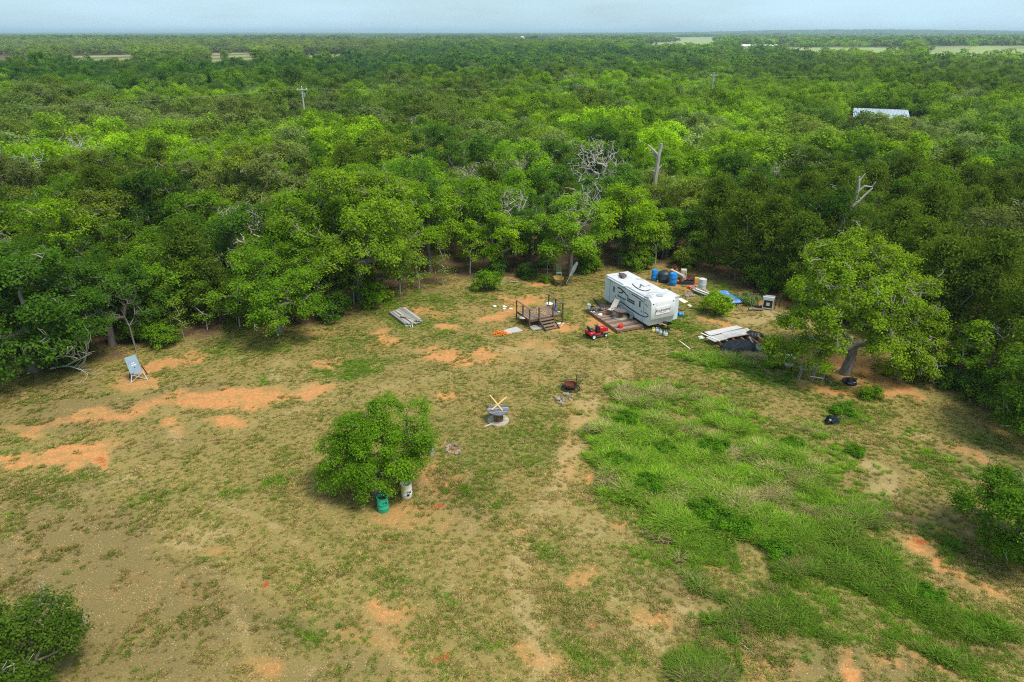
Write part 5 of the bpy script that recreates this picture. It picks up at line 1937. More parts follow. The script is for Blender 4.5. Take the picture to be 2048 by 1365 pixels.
rags('crumpled_cloth', 'pale crumpled cloths heaped beside the white bucket on the deck', 'cloth', deck_at(245, 770), ZD, 6, .2, .14, M['sling'], 3)
rags('white_bag', 'small white bag on the outer edge of the deck below the pale cloths', 'bag', deck_at(225, 812), ZD, 2, .08, .13, M['white_plain'], 4)
rags('white_towel', 'white towel lying in front of the black reclining chair', 'towel', deck_at(350, 850), ZD, 3, .1, .13, M['white_plain'], 5)
rags('brown_bag', 'brown mottled bag between the black chair and the front patio chair', 'bag', deck_at(415, 838), ZD, 3, .1, .16, M['brown_wood'], 6, .9)
t = thing('folding_stool', 'low folding stool with thin dark tubes near the white bucket', 'stool', tuple(deck_at(205, 782, ZD + .004)), .5)
mb = MB(72)
for s_ in (-1, 1):
    mb.tube([(-.2, s_ * .18, 0), (.2, s_ * .18, .38)], .014, 6).tube([(.2, s_ * .18, 0), (-.2, s_ * .18, .38)], .014, 6)
mb.tube([(.2, -.18, .38), (.2, .18, .38)], .014, 6).tube([(-.2, -.18, .38), (-.2, .18, .38)], .014, 6)
mb.build('frame', M['brown_tube'], t)
MB(73).box((0, 0, .375), (.36, .3, .012)).build('seat', M['black_sling'], t)

# ------------------------------------------------------------------ gas cylinders by the hitch


def cylinder(label, p, mat, r=.155, h=.30):
    t = thing('gas_cylinder', label, 'gas cylinder', (p.x, p.y, 0), RS.uniform(0, 6), 'gas cylinders by the trailer hitch')
    MB(80).lathe([(r * .7, 0), (r * .72, .03), (r, .08), (r, h - .05), (r * .8, h + .03), (r * .3, h + .06), (0, h + .06)], 20).build('tank', mat, t, smooth=True)
    MB(81).lathe([(r * .7, -.01), (r * .7, .05)], 16).build('foot_ring', mat, t)
    mb = MB(82)
    for k in range(3):
        a0 = k * 2.09
        for j in range(3):
            a = a0 + j * .45
            b = a + .45
            mb.beam((r * .62 * math.cos(a), r * .62 * math.sin(a), h + .09), (r * .62 * math.cos(b), r * .62 * math.sin(b), h + .09), .012, .15)
    mb.build('collar', mat, t)
    MB(83).tube([(0, 0, h + .05), (0, 0, h + .13)], .025, 8).build('valve', M['dark_steel'], t)
    return t


cylinder('grey gas cylinder next to the yellow one in front of the trailer', at(*Z2(1308, 1158)), M['grey_steel'])
cylinder('middle grey gas cylinder in front of the trailer', at(*Z2(1368, 1186)), M['grey_steel'])
cylinder('wide grey gas cylinder nearest to the camera in front of the trailer', at(*Z2(1455, 1215)), M['grey_steel'], .19, .28)
cylinder('yellow gas cylinder under the front corner of the trailer', at(*Z2(1245, 1155)), M['yellow_paint'])
rags('rusty_scrap', 'small rusty scrap lying between the gas cylinders', 'scrap', at(*Z2(1430, 1130)), 0, 3, .08, .1, M['rust'], 8)

# ------------------------------------------------------------------ riding mower
pr_, pf_ = at(*Z2(230, 1275)), at(*Z2(440, 1232))
my = math.atan2((pf_ - pr_).y, (pf_ - pr_).x)
hd = Vector((math.cos(my), math.sin(my), 0))
nl = Vector((-hd.y, hd.x, 0))
mo = pr_ + nl * .42
WB = (pf_ - pr_).length
t = thing('riding_mower', 'red riding mower with black seat parked in front of the low deck', 'riding mower', (mo.x, mo.y, 0), my)
mb = MB(90)
mb.prism([(WB * .60, .40), (WB + .28, .36), (WB + .33, .56), (WB + .27, .70), (WB + .05, .80), (WB * .62, .85)], -.24, .24)
mb.build('hood', M['red'], t, bevel=.08, smooth=True)
MB(91).box((WB + .325, 0, .52), (.03, .40, .24)).build('grille', M['black_plastic'], t, bevel=.02)
for s_ in (-1, 1):
    MB(92).box((WB + .335, s_ * .15, .60), (.03, .09, .06)).build('headlight', M['white_plain'], t)
mb = MB(93)
mb.prism([(-.36, .42), (-.30, .60), (.10, .62), (.30, .44), (.26, .38), (-.30, .36)], -.46, .46)
mb.build('rear_fender', M['red'], t, bevel=.06, smooth=True)
MB(94).box((WB * .38, 0, .33), (WB * .55, .80, .05)).build('footboard', M['red'], t, bevel=.015)
mb = MB(95).box((.02, 0, .70), (.44, .44, .12), taper=.92)
mb.beam((-.20, 0, .68), (-.30, 0, 1.04), .42, .10, up=(1, 0, 0))
mb.build('seat', M['black_plastic'], t, bevel=.04, smooth=True)
mb = MB(96).box((WB * .50, 0, .68), (.24, .44, .54), taper=.78)
mb.build('dashboard', M['black_plastic'], t, bevel=.03)
mb = MB(97).tube([(.17 * math.cos(a) * .9, .17 * math.sin(a), .17 * math.cos(a) * .35) for a in np.linspace(0, 6.283, 17)[:-1]], .02, 6, closed=True)
mb.beam((-.14, 0, -.05), (.14, 0, .05), .03, .02)
o = mb.build('steering_wheel', M['black_plastic'], t, smooth=True)
o.location = (WB * .38, 0, 1.04)
MB(98).tube([(WB * .38, 0, 1.03), (WB * .47, 0, .85)], .022, 6).build('steering_column', M['black_plastic'], t)
mb = MB(99).box((WB * .45, 0, .20), (.74, 1.02, .13), taper=.88)
mb.build('cutting_deck', M['dark_steel'], t, bevel=.04)
for nm, x, r, wd_ in (('rear', 0, .255, .24), ('front', WB, .19, .16)):
    for s_ in (-1, 1):
        wh = MB(100).lathe([(r * .55, -wd_ / 2), (r * .92, -wd_ / 2), (r, -wd_ * .3), (r, wd_ * .3), (r * .92, wd_ / 2), (r * .55, wd_ / 2), (r * .55, -wd_ / 2)], 22, (x, s_ * .42, r), axis='y').build('wheel', M['rubber'], t, smooth=True)
        MB(101).lathe([(0, -wd_ * .42), (r * .22, -wd_ * .42), (r * .25, -wd_ * .25), (r * .56, -wd_ * .46), (r * .56, wd_ * .46), (r * .25, wd_ * .25), (r * .22, wd_ * .42), (0, wd_ * .42)], 18, (x, s_ * .42, r), axis='y').build('rim', M['white_plain'], wh, smooth=True)

# ------------------------------------------------------------------ raised porch with steps
Z4 = lambda x, y: zp(x, y, 960, 540, 8.532)
ZP = .78
fl, fr, rl = at(*Z4(850, 858), ZP), at(*Z4(1395, 748), ZP), at(*Z4(640, 706), ZP)
ex = fr - fl
PL = ex.length
pyaw = math.atan2(ex.y, ex.x)
po = thing('wooden_porch', 'free standing raised wooden porch with two side railings and front steps', 'porch', (fl.x, fl.y, 0), pyaw)
PD = local(po, rl).y
RSK = local(po, rl).x
print('porch', PL, PD, RSK, 'trailer', TL, 'deck', DL, DW)
mb = MB(110)
n = 20
for i in range(n):
    mb.box(((i + .5) * PL / n, PD / 2, ZP - .02 + RS.uniform(0, .006)), (PL / n - .016, PD + RS.uniform(-.04, .04), .04))
mb.build('deck_boards', M['porch_wood'], po)
mb = MB(111)
mb.box((PL / 2, .02, ZP - .13), (PL, .04, .17)).box((PL / 2, PD - .02, ZP - .13), (PL, .04, .17)).box((.02, PD / 2, ZP - .13), (.04, PD - .1, .168)).box((PL - .02, PD / 2, ZP - .13), (.04, PD - .1, .168))
for x in (PL * .33, PL * .66):
    mb.box((x, PD / 2, ZP - .13), (.04, PD - .1, .166))
mb.build('rim_joist', M['rail_wood'], po)
ZR = ZP + .98
posts = [(-.05, -.05, ZR), (-.05, PD / 2, ZR), (-.05, PD + .05, ZR), (PL + .05, -.05, ZR), (PL + .05, PD / 2, ZR), (PL + .05, PD + .05, ZR)]
sx0 = local(po, at(*Z4(1003, 828), ZP)).x
sx1 = local(po, at(*Z4(1238, 778), ZP)).x
posts += [(sx0, -.05, ZP + .98), (sx1, -.05, ZP + .98)]
for x, y, z in posts:
    MB(112).box((x, y, z / 2), (.095, .095, z)).build('post', M['rail_wood'], po)
for x in (-.05, PL + .05):
    MB(113).box((x, PD / 2, ZR + .02), (.15, PD + .25, .04)).build('handrail', M['porch_wood'], po)
stp = MB(114)
k_ = 4
for i in range(k_):
    z = ZP - (i + 1) * ZP / (k_ + .6)
    y = -.16 - i * .27
    stp.box(((sx0 + sx1) / 2, y, z), (sx1 - sx0 + .02, .28, .045))
stp.build('step_treads', M['porch_wood'], po)
for x in (sx0 + .03, sx1 - .03):
    MB(115).beam((x, -.05, ZP - .2), (x, -.05 - 1.18, .06), .045, .2).build('stringer', M['rail_wood'], po)


def pw(x, y, z=ZP):
    """point on the porch in world coordinates"""
    v = Matrix.Rotation(pyaw, 3, 'Z') @ Vector((x, y, 0)) + po.location
    return Vector((v.x, v.y, z))


bp = at(*Z4(1180, 600), ZP)
t = thing('wash_basin', 'white basin with a bottle standing at the back right of the porch', 'basin', (bp.x, bp.y, ZP + .002))
MB(116).lathe([(.0, .02), (.22, .02), (.32, .13), (.34, .14), (.32, .16), (.22, .05), (0, .05)], 22).build('bowl', M['white_plain'], t, smooth=True)
MB(117).lathe([(.05, .04), (.05, .26), (.02, .32), (.02, .36), (0, .36)], 12).build('bottle', M['white_plain'], t, smooth=True)
bp = at(*Z4(1290, 660), ZP)
t = thing('blue_blanket', 'dark blue blanket draped along the right side of the porch floor', 'blanket', (bp.x, bp.y, ZP), pyaw + 1.2)
mb = MB(118)
for k in range(5):
    mb.blob((-.5 + .24 * k, RS.uniform(-.06, .06), .06), (.2, .13, .08), .3, 2, 12, 8, k)
mb.build('cloth', M['purple'], t, smooth=True)
rags('white_paper', 'white scrap of paper at the front right of the porch floor', 'paper', at(*Z4(1345, 715), ZP), ZP, 2, .05, .13, M['white_plain'], 21, .25, 'sheet')
rags('purple_bag', 'small purple bag beside the right railing of the porch', 'bag', at(*Z4(1278, 600), ZP), ZP, 2, .06, .15, paint('purple_bag', (.22, .17, .45), .7, var=.2), 22, .7, 'bag_body')
t = thing('dry_leaves', 'yellow dry leaves scattered in the middle of the porch floor', 'leaves', tuple(at(*Z4(1030, 720), ZP + .012)))
g = np.random.default_rng(5)
n = 260
C = np.stack([g.normal(size=n) * .42, g.normal(size=n) * .30, g.random(n) * .03], 1)
V, Fc = leaves_np(g, C, np.array([0, 0, 1.]) + g.normal(size=(n, 3)) * .4, .085, .7)
link('leaf_litter', mesh_np('dry_leaves', V, Fc, M['new_wood'], g.uniform(-1, 1, n)), t)
t['kind'] = 'stuff'
bp = at(*Z4(730, 930))
t = thing('garden_stool', 'small round stool with pale seat and brown legs under the left side of the porch', 'stool', (bp.x, bp.y, 0))
MB(119).lathe([(0, .60), (.30, .60), (.32, .63), (.30, .66), (0, .67)], 20).build('seat', M['beige'], t, smooth=True)
for a in (.5, 2.1, 3.7, 5.2):
    MB(120).beam((.15 * math.cos(a), .15 * math.sin(a), .60), (.28 * math.cos(a), .28 * math.sin(a), 0), .035, .035).build('leg', M['rust'], t)


def flat_board(name, label, cat, corners, mat, th=.05, nslats=0, z=0.0, group=None, part='boards'):
    """a board or slatted panel lying on the ground by its four corners in the photograph (order around)"""
    P_ = [at(*c, z + th) for c in corners]
    c0 = sum(P_, Vector()) / 4
    t = thing(name, label, cat, (c0.x, c0.y, z), 0, group)
    L4 = [Vector((p.x - c0.x, p.y - c0.y, 0)) for p in P_]
    mb = MB(len(label))
    n = nslats or 1
    for i in range(n):
        f0, f1 = i / n, (i + (1 if n == 1 else .86)) / n
        q = [L4[0].lerp(L4[3], f0), L4[1].lerp(L4[2], f0), L4[1].lerp(L4[2], f1), L4[0].lerp(L4[3], f1)]
        V = [(v.x, v.y, .004 + (th * .5 if n > 1 else 0)) for v in q] + [(v.x, v.y, th) for v in q]
        mb.add(V, [(3, 2, 1, 0), (4, 5, 6, 7), (0, 1, 5, 4), (1, 2, 6, 5), (2, 3, 7, 6), (3, 0, 4, 7)])
    mb.build(part, mat, t)
    if n > 1:
        mb = MB(7)
        for f in (.04, .5, .96):
            a, b = L4[0].lerp(L4[1], f), L4[3].lerp(L4[2], f)
            mb.beam((a.x, a.y, th * .27), (b.x, b.y, th * .27), .09, th * .45)
        mb.build('battens', mat, t)
    return t


flat_board('slatted_panel', 'grey slatted wooden panel lying beside the porch steps', 'panel', [Z4(835, 965), Z4(1015, 925), Z4(1105, 995), Z4(915, 1035)], M['grey_wood'], .10, 6)
flat_board('flat_sheet', 'plain grey sheet lying in the grass between the steps and the orange heap', 'panel', [Z4(395, 1030), Z4(620, 970), Z4(735, 1040), Z4(470, 1085)], M['ply'], .05)
bp = at(*Z4(350, 1105))
t = thing('orange_netting', 'heap of bright orange netting at the left end of the plain grey sheet', 'netting', (bp.x, bp.y, 0), .3)
mb = MB(121)
r = random.Random(4)
for k in range(34):
    pts = []
    a = r.uniform(0, 6.28)
    c = Vector((r.gauss(0, .34), r.gauss(0, .18), 0))
    for j in range(6):
        a += r.uniform(.4, 1.3)
        pts.append(c + Vector((.22 * math.cos(a), .17 * math.sin(a), max(.03, .22 * math.exp(-(c.x / .45) ** 2) * r.uniform(.3, 1.3)))))
    mb.tube(pts, r.uniform(.02, .04), 5)
mb.build('net_strands', M['orange'], t)
g = np.random.default_rng(15)


def rock_set(lst, mat, name, cat, group, labels, s0, s1, seed):
    r = random.Random(seed)
    for i, (px, py) in enumerate(lst):
        p = at(px, py)
        s = r.uniform(s0, s1)
        t = MB(seed + i).blob((0, 0, s * .30), (s, s * r.uniform(.6, .9), s * r.uniform(.45, .7)), .35, 1.6, 12, 8, seed + i, flat=-s * .33).build(name, mat, None, smooth=True)
        t.location = (p.x, p.y, 0)
        t.rotation_euler.z = r.uniform(0, 6)
        tag(t, labels if isinstance(labels, str) else labels[i], cat, group)


rags('white_rags', 'white rags lying in the grass behind the left side of the porch', 'rags', at(*Z4(410, 640)), 0, 7, .28, .14, M['white_plain'], 30, .35)
rags('white_litter', 'white litter lying in the grass right of the porch steps', 'litter', at(*Z4(1390, 925)), 0, 6, .25, .12, M['white_plain'], 31, .35)

# ------------------------------------------------------------------ stack of old planks at the left
Z8 = lambda x, y: zp(x, y, 740, 560, 9.309)
a, b = at(*Z8(345, 640)), at(*Z8(660, 880))
t = thing('plank_stack', 'stack of weathered grey planks at the edge of the woods', 'plank stack', (a.x, a.y, 0), math.atan2((b - a).y, (b - a).x))
LN = (b - a).length
c = local(t, at(*Z8(960, 790)))
sgn = 1 if c.y > 0 else -1
WD = abs(c.y)
mb = MB(130)
for lay in range(4):
    m = 6
    for i in range(m):
        y = sgn * (i + .5) * WD / m
        if lay == 3 and i in (0, 1):
            continue
        mb.box((LN / 2 + RS.uniform(-.15, .15), y, .05 + lay * .085), (LN + RS.uniform(-.3, .25), WD / m - .03, .06), rz=RS.uniform(-.02, .02))
mb.build('planks', M['grey_wood'], t)
mb = MB(131)
for x in (.4, LN - .4):
    mb.box((x, sgn * WD / 2, .012), (.09, WD, .03))
mb.build('bearers', M['grey_wood'], t)
q = at(*Z8(670, 690), .36)
t2 = thing('short_plank', 'short plank lying across the top of the grey plank stack', 'plank', (q.x, q.y, .345), t.rotation_euler.z + .5)
MB(132).box((0, 0, .03), (1.05, .34, .05)).build('board', M['grey_wood'], t2)
for i, (z0, z1) in enumerate((((780, 840), (800, 890)), ((745, 860), (765, 895)))):
    pa, pb = at(*Z8(*z0), .16), at(*Z8(*z1), .0)
    o = thing('white_stake', ('longer' if i == 0 else 'shorter') + ' white stake leaning on the end of the plank stack', 'stake', (pb.x, pb.y, 0))
    MB(133).beam((0, 0, 0), (pa.x - pb.x, pa.y - pb.y, .25), .04, .03).build('stick', M['white_board'], o)

# ------------------------------------------------------------------ grey metal stand (left)
Z7 = lambda x, y: zp(x, y, 200, 700, 14.63)
f0, f1 = at(*Z7(912, 985)), at(*Z7(1395, 885))
yw = math.atan2((f1 - f0).y, (f1 - f0).x)
FWd = (f1 - f0).length
t = thing('metal_stand', 'leaning blue grey metal panel on a cross braced stand at the left of the clearing', 'metal stand', (f0.x, f0.y, 0), yw)
tk0, tk1 = (.17 * FWd, .22, .62), (.83 * FWd, .22, .62)
for x0_, (tx, ty, tz) in ((0, tk0), (FWd, tk1)):
    MB(140).beam((x0_, 0, 0), (tx, ty, tz), .05, .05).build('leg', M['alu'], t)
    MB(141).beam((x0_ + (-.05 if x0_ < .1 else .05), 1.0, 0), (tx, .62, .95), .05, .05).build('leg', M['dark_steel'], t)
MB(142).beam((.04, .02, .1), (tk1[0], tk1[1], tk1[2] - .03), .035, .035).build('brace', M['alu'], t)
MB(142).beam((FWd - .04, -.01, .1), (tk0[0], tk0[1] - .03, tk0[2] - .08), .035, .035).build('brace', M['alu'], t)
pa, pb = Vector((FWd / 2 - .05, .20, .55)), Vector((FWd / 2 - .22, .72, 1.78))
upn = (pb - pa).normalized()
ex_ = Vector((1, 0, 0)) - upn * upn.x
ex_.normalize()
nz_ = ex_.cross(upn)
Mp = Matrix((ex_, upn, nz_)).transposed()
PH = (pb - pa).length
pn = MB(143).box((pa + pb) / 2 - nz_ * .09, (FWd * .72, PH, .18), rot=Mp).build('panel', M['galv'], t, bevel=.015)
cc = (pa + pb) / 2


def stick(u, v, w_, h_, mat, name, d=.006):
    MB(144).box(cc + Mp.col[0] * u + Mp.col[1] * v + nz_ * d, (w_, h_, .012), rot=Mp).build(name, mat, pn)


stick(.02, PH * .12, FWd * .19, .045, M['white_plain'], 'white_label')
stick(.03, PH * .0, FWd * .30, .05, M['white_plain'], 'white_label')
stick(.03, -PH * .14, .06, .06, M['decal'], 'dial')
stick(.05, -PH * .29, FWd * .24, .02, M['decal_grey'], 'dark_scratch')
stick(-FWd * .26, -PH * .44, FWd * .17, .10, M['decal'], 'control_box', .02)

# ------------------------------------------------------------------ big cable spool with crossed boards
Z5 = lambda x, y: zp(x, y, 900, 720, 6.827)
p = at(*Z5(660, 835))
t = thing('cable_spool', 'large grey wooden cable spool standing on end in the middle of the clearing', 'cable spool', (p.x, p.y, 0), .0)
spool(t, .70, .86, .29, 'spool_top', .70, .12)
for z0, z1, dz, lb in (((545, 480), (715, 690), .045, 'yellow board lying underneath in the cross on the big cable spool'), ((570, 690), (772, 512), .085, 'yellow board on top of the cross on the big cable spool')):
    a, b = at(*Z5(*z0), .9), at(*Z5(*z1), .9)
    o = thing('crossed_board', lb, 'board', (a.x, a.y, .865), math.atan2((b - a).y, (b - a).x), 'boards crossed on the cable spool')
    ln = (b - a).length
    MB(151).box((ln / 2, 0, dz - .02), (ln, .10, .038)).build('board', M['new_wood'], o)
a, b = at(*Z5(475, 918)), at(*Z5(605, 855), .1)
o = thing('loose_plank', 'pale short plank leaning on the foot of the big cable spool', 'plank', (a.x, a.y, 0), math.atan2((b - a).y, (b - a).x))
MB(152).beam((0, 0, .02), ((b - a).length, 0, .10), .09, .035).build('board', M['sling'], o)

# ------------------------------------------------------------------ fire pit
p = at(*Z5(1645, 395))
t = thing('fire_pit', 'round rusty fire pit bowl on a black wheel shaped base', 'fire pit', (p.x, p.y, 0))
MB(160).tube([(.66 * math.cos(a), .66 * math.sin(a), .05) for a in np.linspace(0, 6.283, 33)[:-1]], .05, 8, closed=True).build('base_ring', M['dark_steel'], t, smooth=True)
mb = MB(161)
for k in range(6):
    a = k * math.pi / 3
    mb.beam((.1 * math.cos(a), .1 * math.sin(a), .05), (.64 * math.cos(a), .64 * math.sin(a), .05), .07, .03)
mb.lathe([(0, .03), (.60, .03), (.60, .015), (0, .015)], 32)
mb.build('base_spokes', M['dark_steel'], t)
MB(162).lathe([(.30, .05), (.40, .20), (.44, .40), (.46, .41), (.46, .38), (.41, .22), (.30, .10), (0, .09)], 28).build('bowl', M['rust'], t, smooth=True)
mb = MB(163).tube([(.62 * math.cos(a), .62 * math.sin(a), .42) for a in np.linspace(0, 6.283, 33)[:-1]], .022, 6, closed=True)
for k in range(18):
    a = k * math.pi / 9
    mb.tube([(.46 * math.cos(a), .46 * math.sin(a), .41), (.62 * math.cos(a), .62 * math.sin(a), .42)], .012, 5)
mb.build('rim_rack', M['dark_steel'], t)
mb = MB(164).tube([(.45, .5, 0), (.45, .5, .85)], .025, 6)
for k in range(5):
    mb.tube([(.45, .38 + .09 * k, .70), (1.3, .45 + .09 * k, .70)], .011, 5)
mb.tube([(.5, .36, .70), (1.25, .42, .70), (1.32, .62, .70), (1.25, .84, .70), (.5, .78, .70)], .015, 5)
mb.build('swing_grate', M['dark_steel'], t)
mb = MB(165)
for k in range(5):
    a = RS.uniform(0, 3.1)
    mb.tube([(-.22 * math.cos(a), -.22 * math.sin(a), .16 + .03 * k), (.22 * math.cos(a), .22 * math.sin(a), .2 + .03 * k)], .035, 6)
mb.build('charred_logs', M['rust'], t)
lst = [Z5(x, y) for x, y in ((1480, 545), (1515, 575), (1500, 595), (1545, 560), (1540, 600), (1470, 580), (1620, 520), (1640, 545), (1655, 555), (1570, 475), (1545, 470), (1600, 480), (1440, 515), (1530, 530))]
rock_set(lst, M['stone'], 'field_stone', 'stone', 'pale stones heaped below the fire pit', 'pale field stone in the heap in front of the fire pit', .10, .21, 170)
lst = [(907 + 12.5 * math.cos(a), 899 + 8.5 * math.sin(a)) for a in np.linspace(0, 6.283, 12)[:-1]]
rock_set(lst, M['stone'], 'ring_stone', 'stone', 'grey stones of the small ring right of the round shrub', 'grey stone of the small stone ring right of the round shrub', .11, .19, 190)
rock_set([(907, 898)], M['orange_rust'], 'orange_stone', 'stone', None, ['single orange stone on top of the small stone ring'], .12, .13, 210)
# weathered stump beside the shrub
p = at(863, 908)
t = thing('wood_stump', 'short grey log standing on end at the right side of the round shrub', 'stump', (p.x, p.y, 0))
MB(171).lathe([(.19, 0), (.185, .2), (.19, .42), (0, .425)], 16).build('log', M['grey_wood'], t, smooth=True)
MB(172).box((-.26, .02, .16), (.2, .16, .3)).build('split_side', M['brown_wood'], t)

# ------------------------------------------------------------------ two drums under the round shrub


def open_drum(name, label, p, mat, r=.293, h=.88, fill_=.74):
    t = thing(name, label, 'drum', (p.x, p.y, 0))
    pr2 = [(r * .96, 0), (r * .99, .02)]
    for zc in (.30, .60):
        pr2 += [(r, h * zc - .03), (r + .014, h * zc), (r, h * zc + .03)]
    pr2 += [(r, h - .02), (r + .016, h - .012), (r + .016, h), (r - .012, h), (r - .014, .1)]
    MB(180).lathe(pr2, 30).build('shell', mat, t, smooth=True)
    mb = MB(181).blob((0, 0, h * fill_), (r * .93, r * .93, .05), .5, 3, 16, 8, 4)
    mb.build('filling', M['soil'], t, smooth=True)
    return t


open_drum('green_drum', 'open green plastic drum with soil in it in front of the round shrub', at(767, 1021), M['green_plastic'])
td = open_drum('white_drum', 'open white drum with yellow stains half under the round shrub', at(814, 993), M['white_drum'], .29, .88, .5)
MB(182).box((.12, -.275, .28), (.13, .03, .12), rz=.4).build('dark_mark', M['decal'], td)
mb = MB(183)
for a0, a1, z0, z1 in ((3.5, 4.5, .52, .80), (3.7, 4.3, .36, .52), (4.5, 4.8, .66, .82), (3.3, 3.6, .60, .70)):
    V, n_ = [], 7
    for k in range(n_):
        a = a0 + (a1 - a0) * k / (n_ - 1)
        j_ = .03 * math.sin(k * 2.3 + a0 * 7)
        V += [(.296 * math.cos(a), .296 * math.sin(a), z0 + j_), (.296 * math.cos(a), .296 * math.sin(a), z1 - j_)]
    mb.add(V, [(2 * k, 2 * k + 2, 2 * k + 3, 2 * k + 1) for k in range(n_ - 1)])
mb.build('yellow_stain', M['yellow_paint'], td)

# ------------------------------------------------------------------ plywood stack, black sheet and boards
Z3 = lambda x, y: zp(x, y, 1280, 520, 6.827)
flat_board('plywood_sheet', 'wide grey plywood sheet at the back of the lumber pile with black sheeting', 'plywood', [Z3(880, 985), Z3(1320, 895), Z3(1400, 925), Z3(960, 1035)], M['ply'], .05, 0, .38, 'plywood sheets on the lumber pile', 'sheet')
flat_board('plywood_sheet', 'blotched plywood sheet in the middle of the lumber pile', 'plywood', [Z3(1110, 1000), Z3(1470, 930), Z3(1545, 1010), Z3(1190, 1065)], paint('blotched_ply', (.43, .41, .40), .85, var=.3, scale=3, dirt=(.17, .17, .18), dirt_amt=.8), .05, 0, .40, 'plywood sheets on the lumber pile', 'sheet')
flat_board('plywood_sheet', 'front plywood sheet of the lumber pile with dark edges next to the black sheeting', 'plywood', [Z3(900, 1060), Z3(1130, 1010), Z3(1210, 1075), Z3(1020, 1118)], M['ply'], .05, 0, .38, 'plywood sheets on the lumber pile', 'sheet')
a, b, c = at(*Z3(850, 1010)), at(*Z3(1090, 1190)), at(*Z3(1540, 1010))
t = thing('lumber_pile', 'brown lumber pile carrying the grey plywood sheets', 'lumber pile', (a.x, a.y, 0), math.atan2((c - a).y, (c - a).x))
cw = local(t, b)
lc_ = local(t, c).x
mb = MB(190)
for lay in range(3):
    for i in range(6):
        x = .2 + i * (lc_ - .4) / 5
        mb.box((x + cw.x * .3, cw.y * .5, .06 + lay * .115), (.11, abs(cw.y) * .98, .10), rz=RS.uniform(-.06, .06) + .25)
mb.build('timbers', M['brown_wood'], t)
p = at(*Z3(1350, 1210))
t = thing('black_sheeting', 'crumpled black plastic sheeting heaped over the front of the lumber pile', 'plastic sheeting', (p.x, p.y, 0), .2)
mb = MB(191)


def heap(mb, rx, ry, h, seed, nu=64, nv=26, fold=.5):
    V, Fc = [], []
    for j in range(nv + 1):
        q = j / nv
        for i in range(nu):
            a = 2 * math.pi * i / nu
            rr = 1 + .22 * mnoise.noise(Vector((math.cos(a) * 1.3, math.sin(a) * 1.3, seed)))
            x, y = rx * q * rr * math.cos(a), ry * q * rr * math.sin(a)
            z = h * (1 - q ** 2.4) + .16 * mnoise.noise(Vector((x * 1.6, y * 1.6, seed + 4))) * (1 - q ** 4)
            z += fold * .16 * (1 - abs(mnoise.noise(Vector((x * 2.6 + y, y * 2.4 - x, seed + 9))))) ** 3 * (1 - q ** 6) - .05 * q ** 6
            V.append((x, y, max(z, 0.0)))
    for j in range(nv):
        for i in range(nu):
            Fc.append((j * nu + i, j * nu + (i + 1) % nu, (j + 1) * nu + (i + 1) % nu, (j + 1) * nu + i))
    mb.add(V, Fc)


heap(mb, 1.72, 1.05, .62, 3)
mb.build('sheet', M['tarp'], t, smooth=True)
p = at(*Z3(1530, 1090))
t = thing('black_sheeting', 'thin far end of black plastic sheeting behind the main black heap', 'plastic sheeting', (p.x + .15, p.y + .35, 0), .1)
mb = MB(192)
heap(mb, 1.05, .6, .55, 8)
mb.build('sheet', M['tarp'], t, smooth=True)
rags('green_hose', 'teal green cloth poking out of the right end of the black sheeting', 'cloth', at(*Z3(1525, 1225)), 0, 7, .2, .24, M['teal'], 40, .7)
rags('pale_rubble', 'pale rubble at the right end of the black sheeting', 'rubble', at(*Z3(1640, 1225)), 0, 6, .2, .14, M['stone'], 41, .6, 'stones')


def board_between(name, label, cat, za, zb, wd_, th, mat, ha=.03, hb=.03, group=None, zf=Z3):
    a, b = at(*zf(*za), ha), at(*zf(*zb), hb)
    o = thing(name, label, cat, (a.x, a.y, 0), 0, group)
    MB(193).beam((0, 0, ha), (b.x - a.x, b.y - a.y, hb), wd_, th).build('board', mat, o)
    return o


board_between('loose_board', 'pinkish board standing out of the front of the black sheeting', 'board', (1490, 1055), (1605, 1235), .10, .04, paint('pink_board', (.36, .26, .23), .85, var=.2), .62, .05)
board_between('loose_board', 'orange brown board sticking out right of the black sheeting', 'board', (1500, 1185), (1670, 1150), .12, .08, M['orange_rust'], .2, .14)
board_between('loose_board', 'brown board lying along the left edge of the lumber pile', 'board', (900, 1080), (1080, 1190), .12, .05, M['brown_wood'], .06, .05)
board_between('loose_board', 'pale pinkish board on the left corner of the lumber pile', 'board', (830, 1000), (1090, 1110), .12, .05, M['white_board'], .46, .46)
board_between('thin_pole', 'thin dark pole in the grass left of the lumber pile', 'pole', (535, 1100), (800, 1015), .07, .05, M['brown_wood'])
board_between('thin_pole', 'thin white pole in the grass left of the lumber pile', 'pole', (535, 1105), (680, 1215), .07, .05, M['white_board'])
board_between('loose_board', 'thin brown batten along the front edge of the plywood', 'board', (1200, 1070), (1575, 1000), .06, .04, M['brown_wood'], .49, .47)
flat_board('white_scrap', 'pale scrap of board at the left end of the lumber pile', 'board', [Z3(790, 1050), Z3(850, 1030), Z3(890, 1065), Z3(820, 1085)], M['white_board'], .05)

# ------------------------------------------------------------------ junk behind the trailer
ZJ = lambda x, y: zp(x, y, 1280, 520, 14.63)


def closed_drum(label, p, r=.30, h=.92):
    t = thing('blue_drum', label, 'drum', (p.x, p.y, 0), RS.uniform(0, 6), 'blue plastic drums behind the trailer')
    pr2 = [(r * .9, 0), (r * .97, .05)]
    for zc in (.33, .66):
        pr2 += [(r, h * zc - .04), (r + .018, h * zc), (r, h * zc + .04)]
    pr2 += [(r, h - .07), (r * .95, h - .02), (r * .93, h), (r * .86, h - .03), (0, h - .03)]
    MB(200).lathe(pr2, 28).build('shell', M['blue_plastic'], t, smooth=True)
    for x in (-.14, .14):
        MB(201).lathe([(0, .02), (.045, .02), (.05, -.01)], 10, (x, 0, h - .03)).build('bung', M['blue_plastic'], t)
    return t


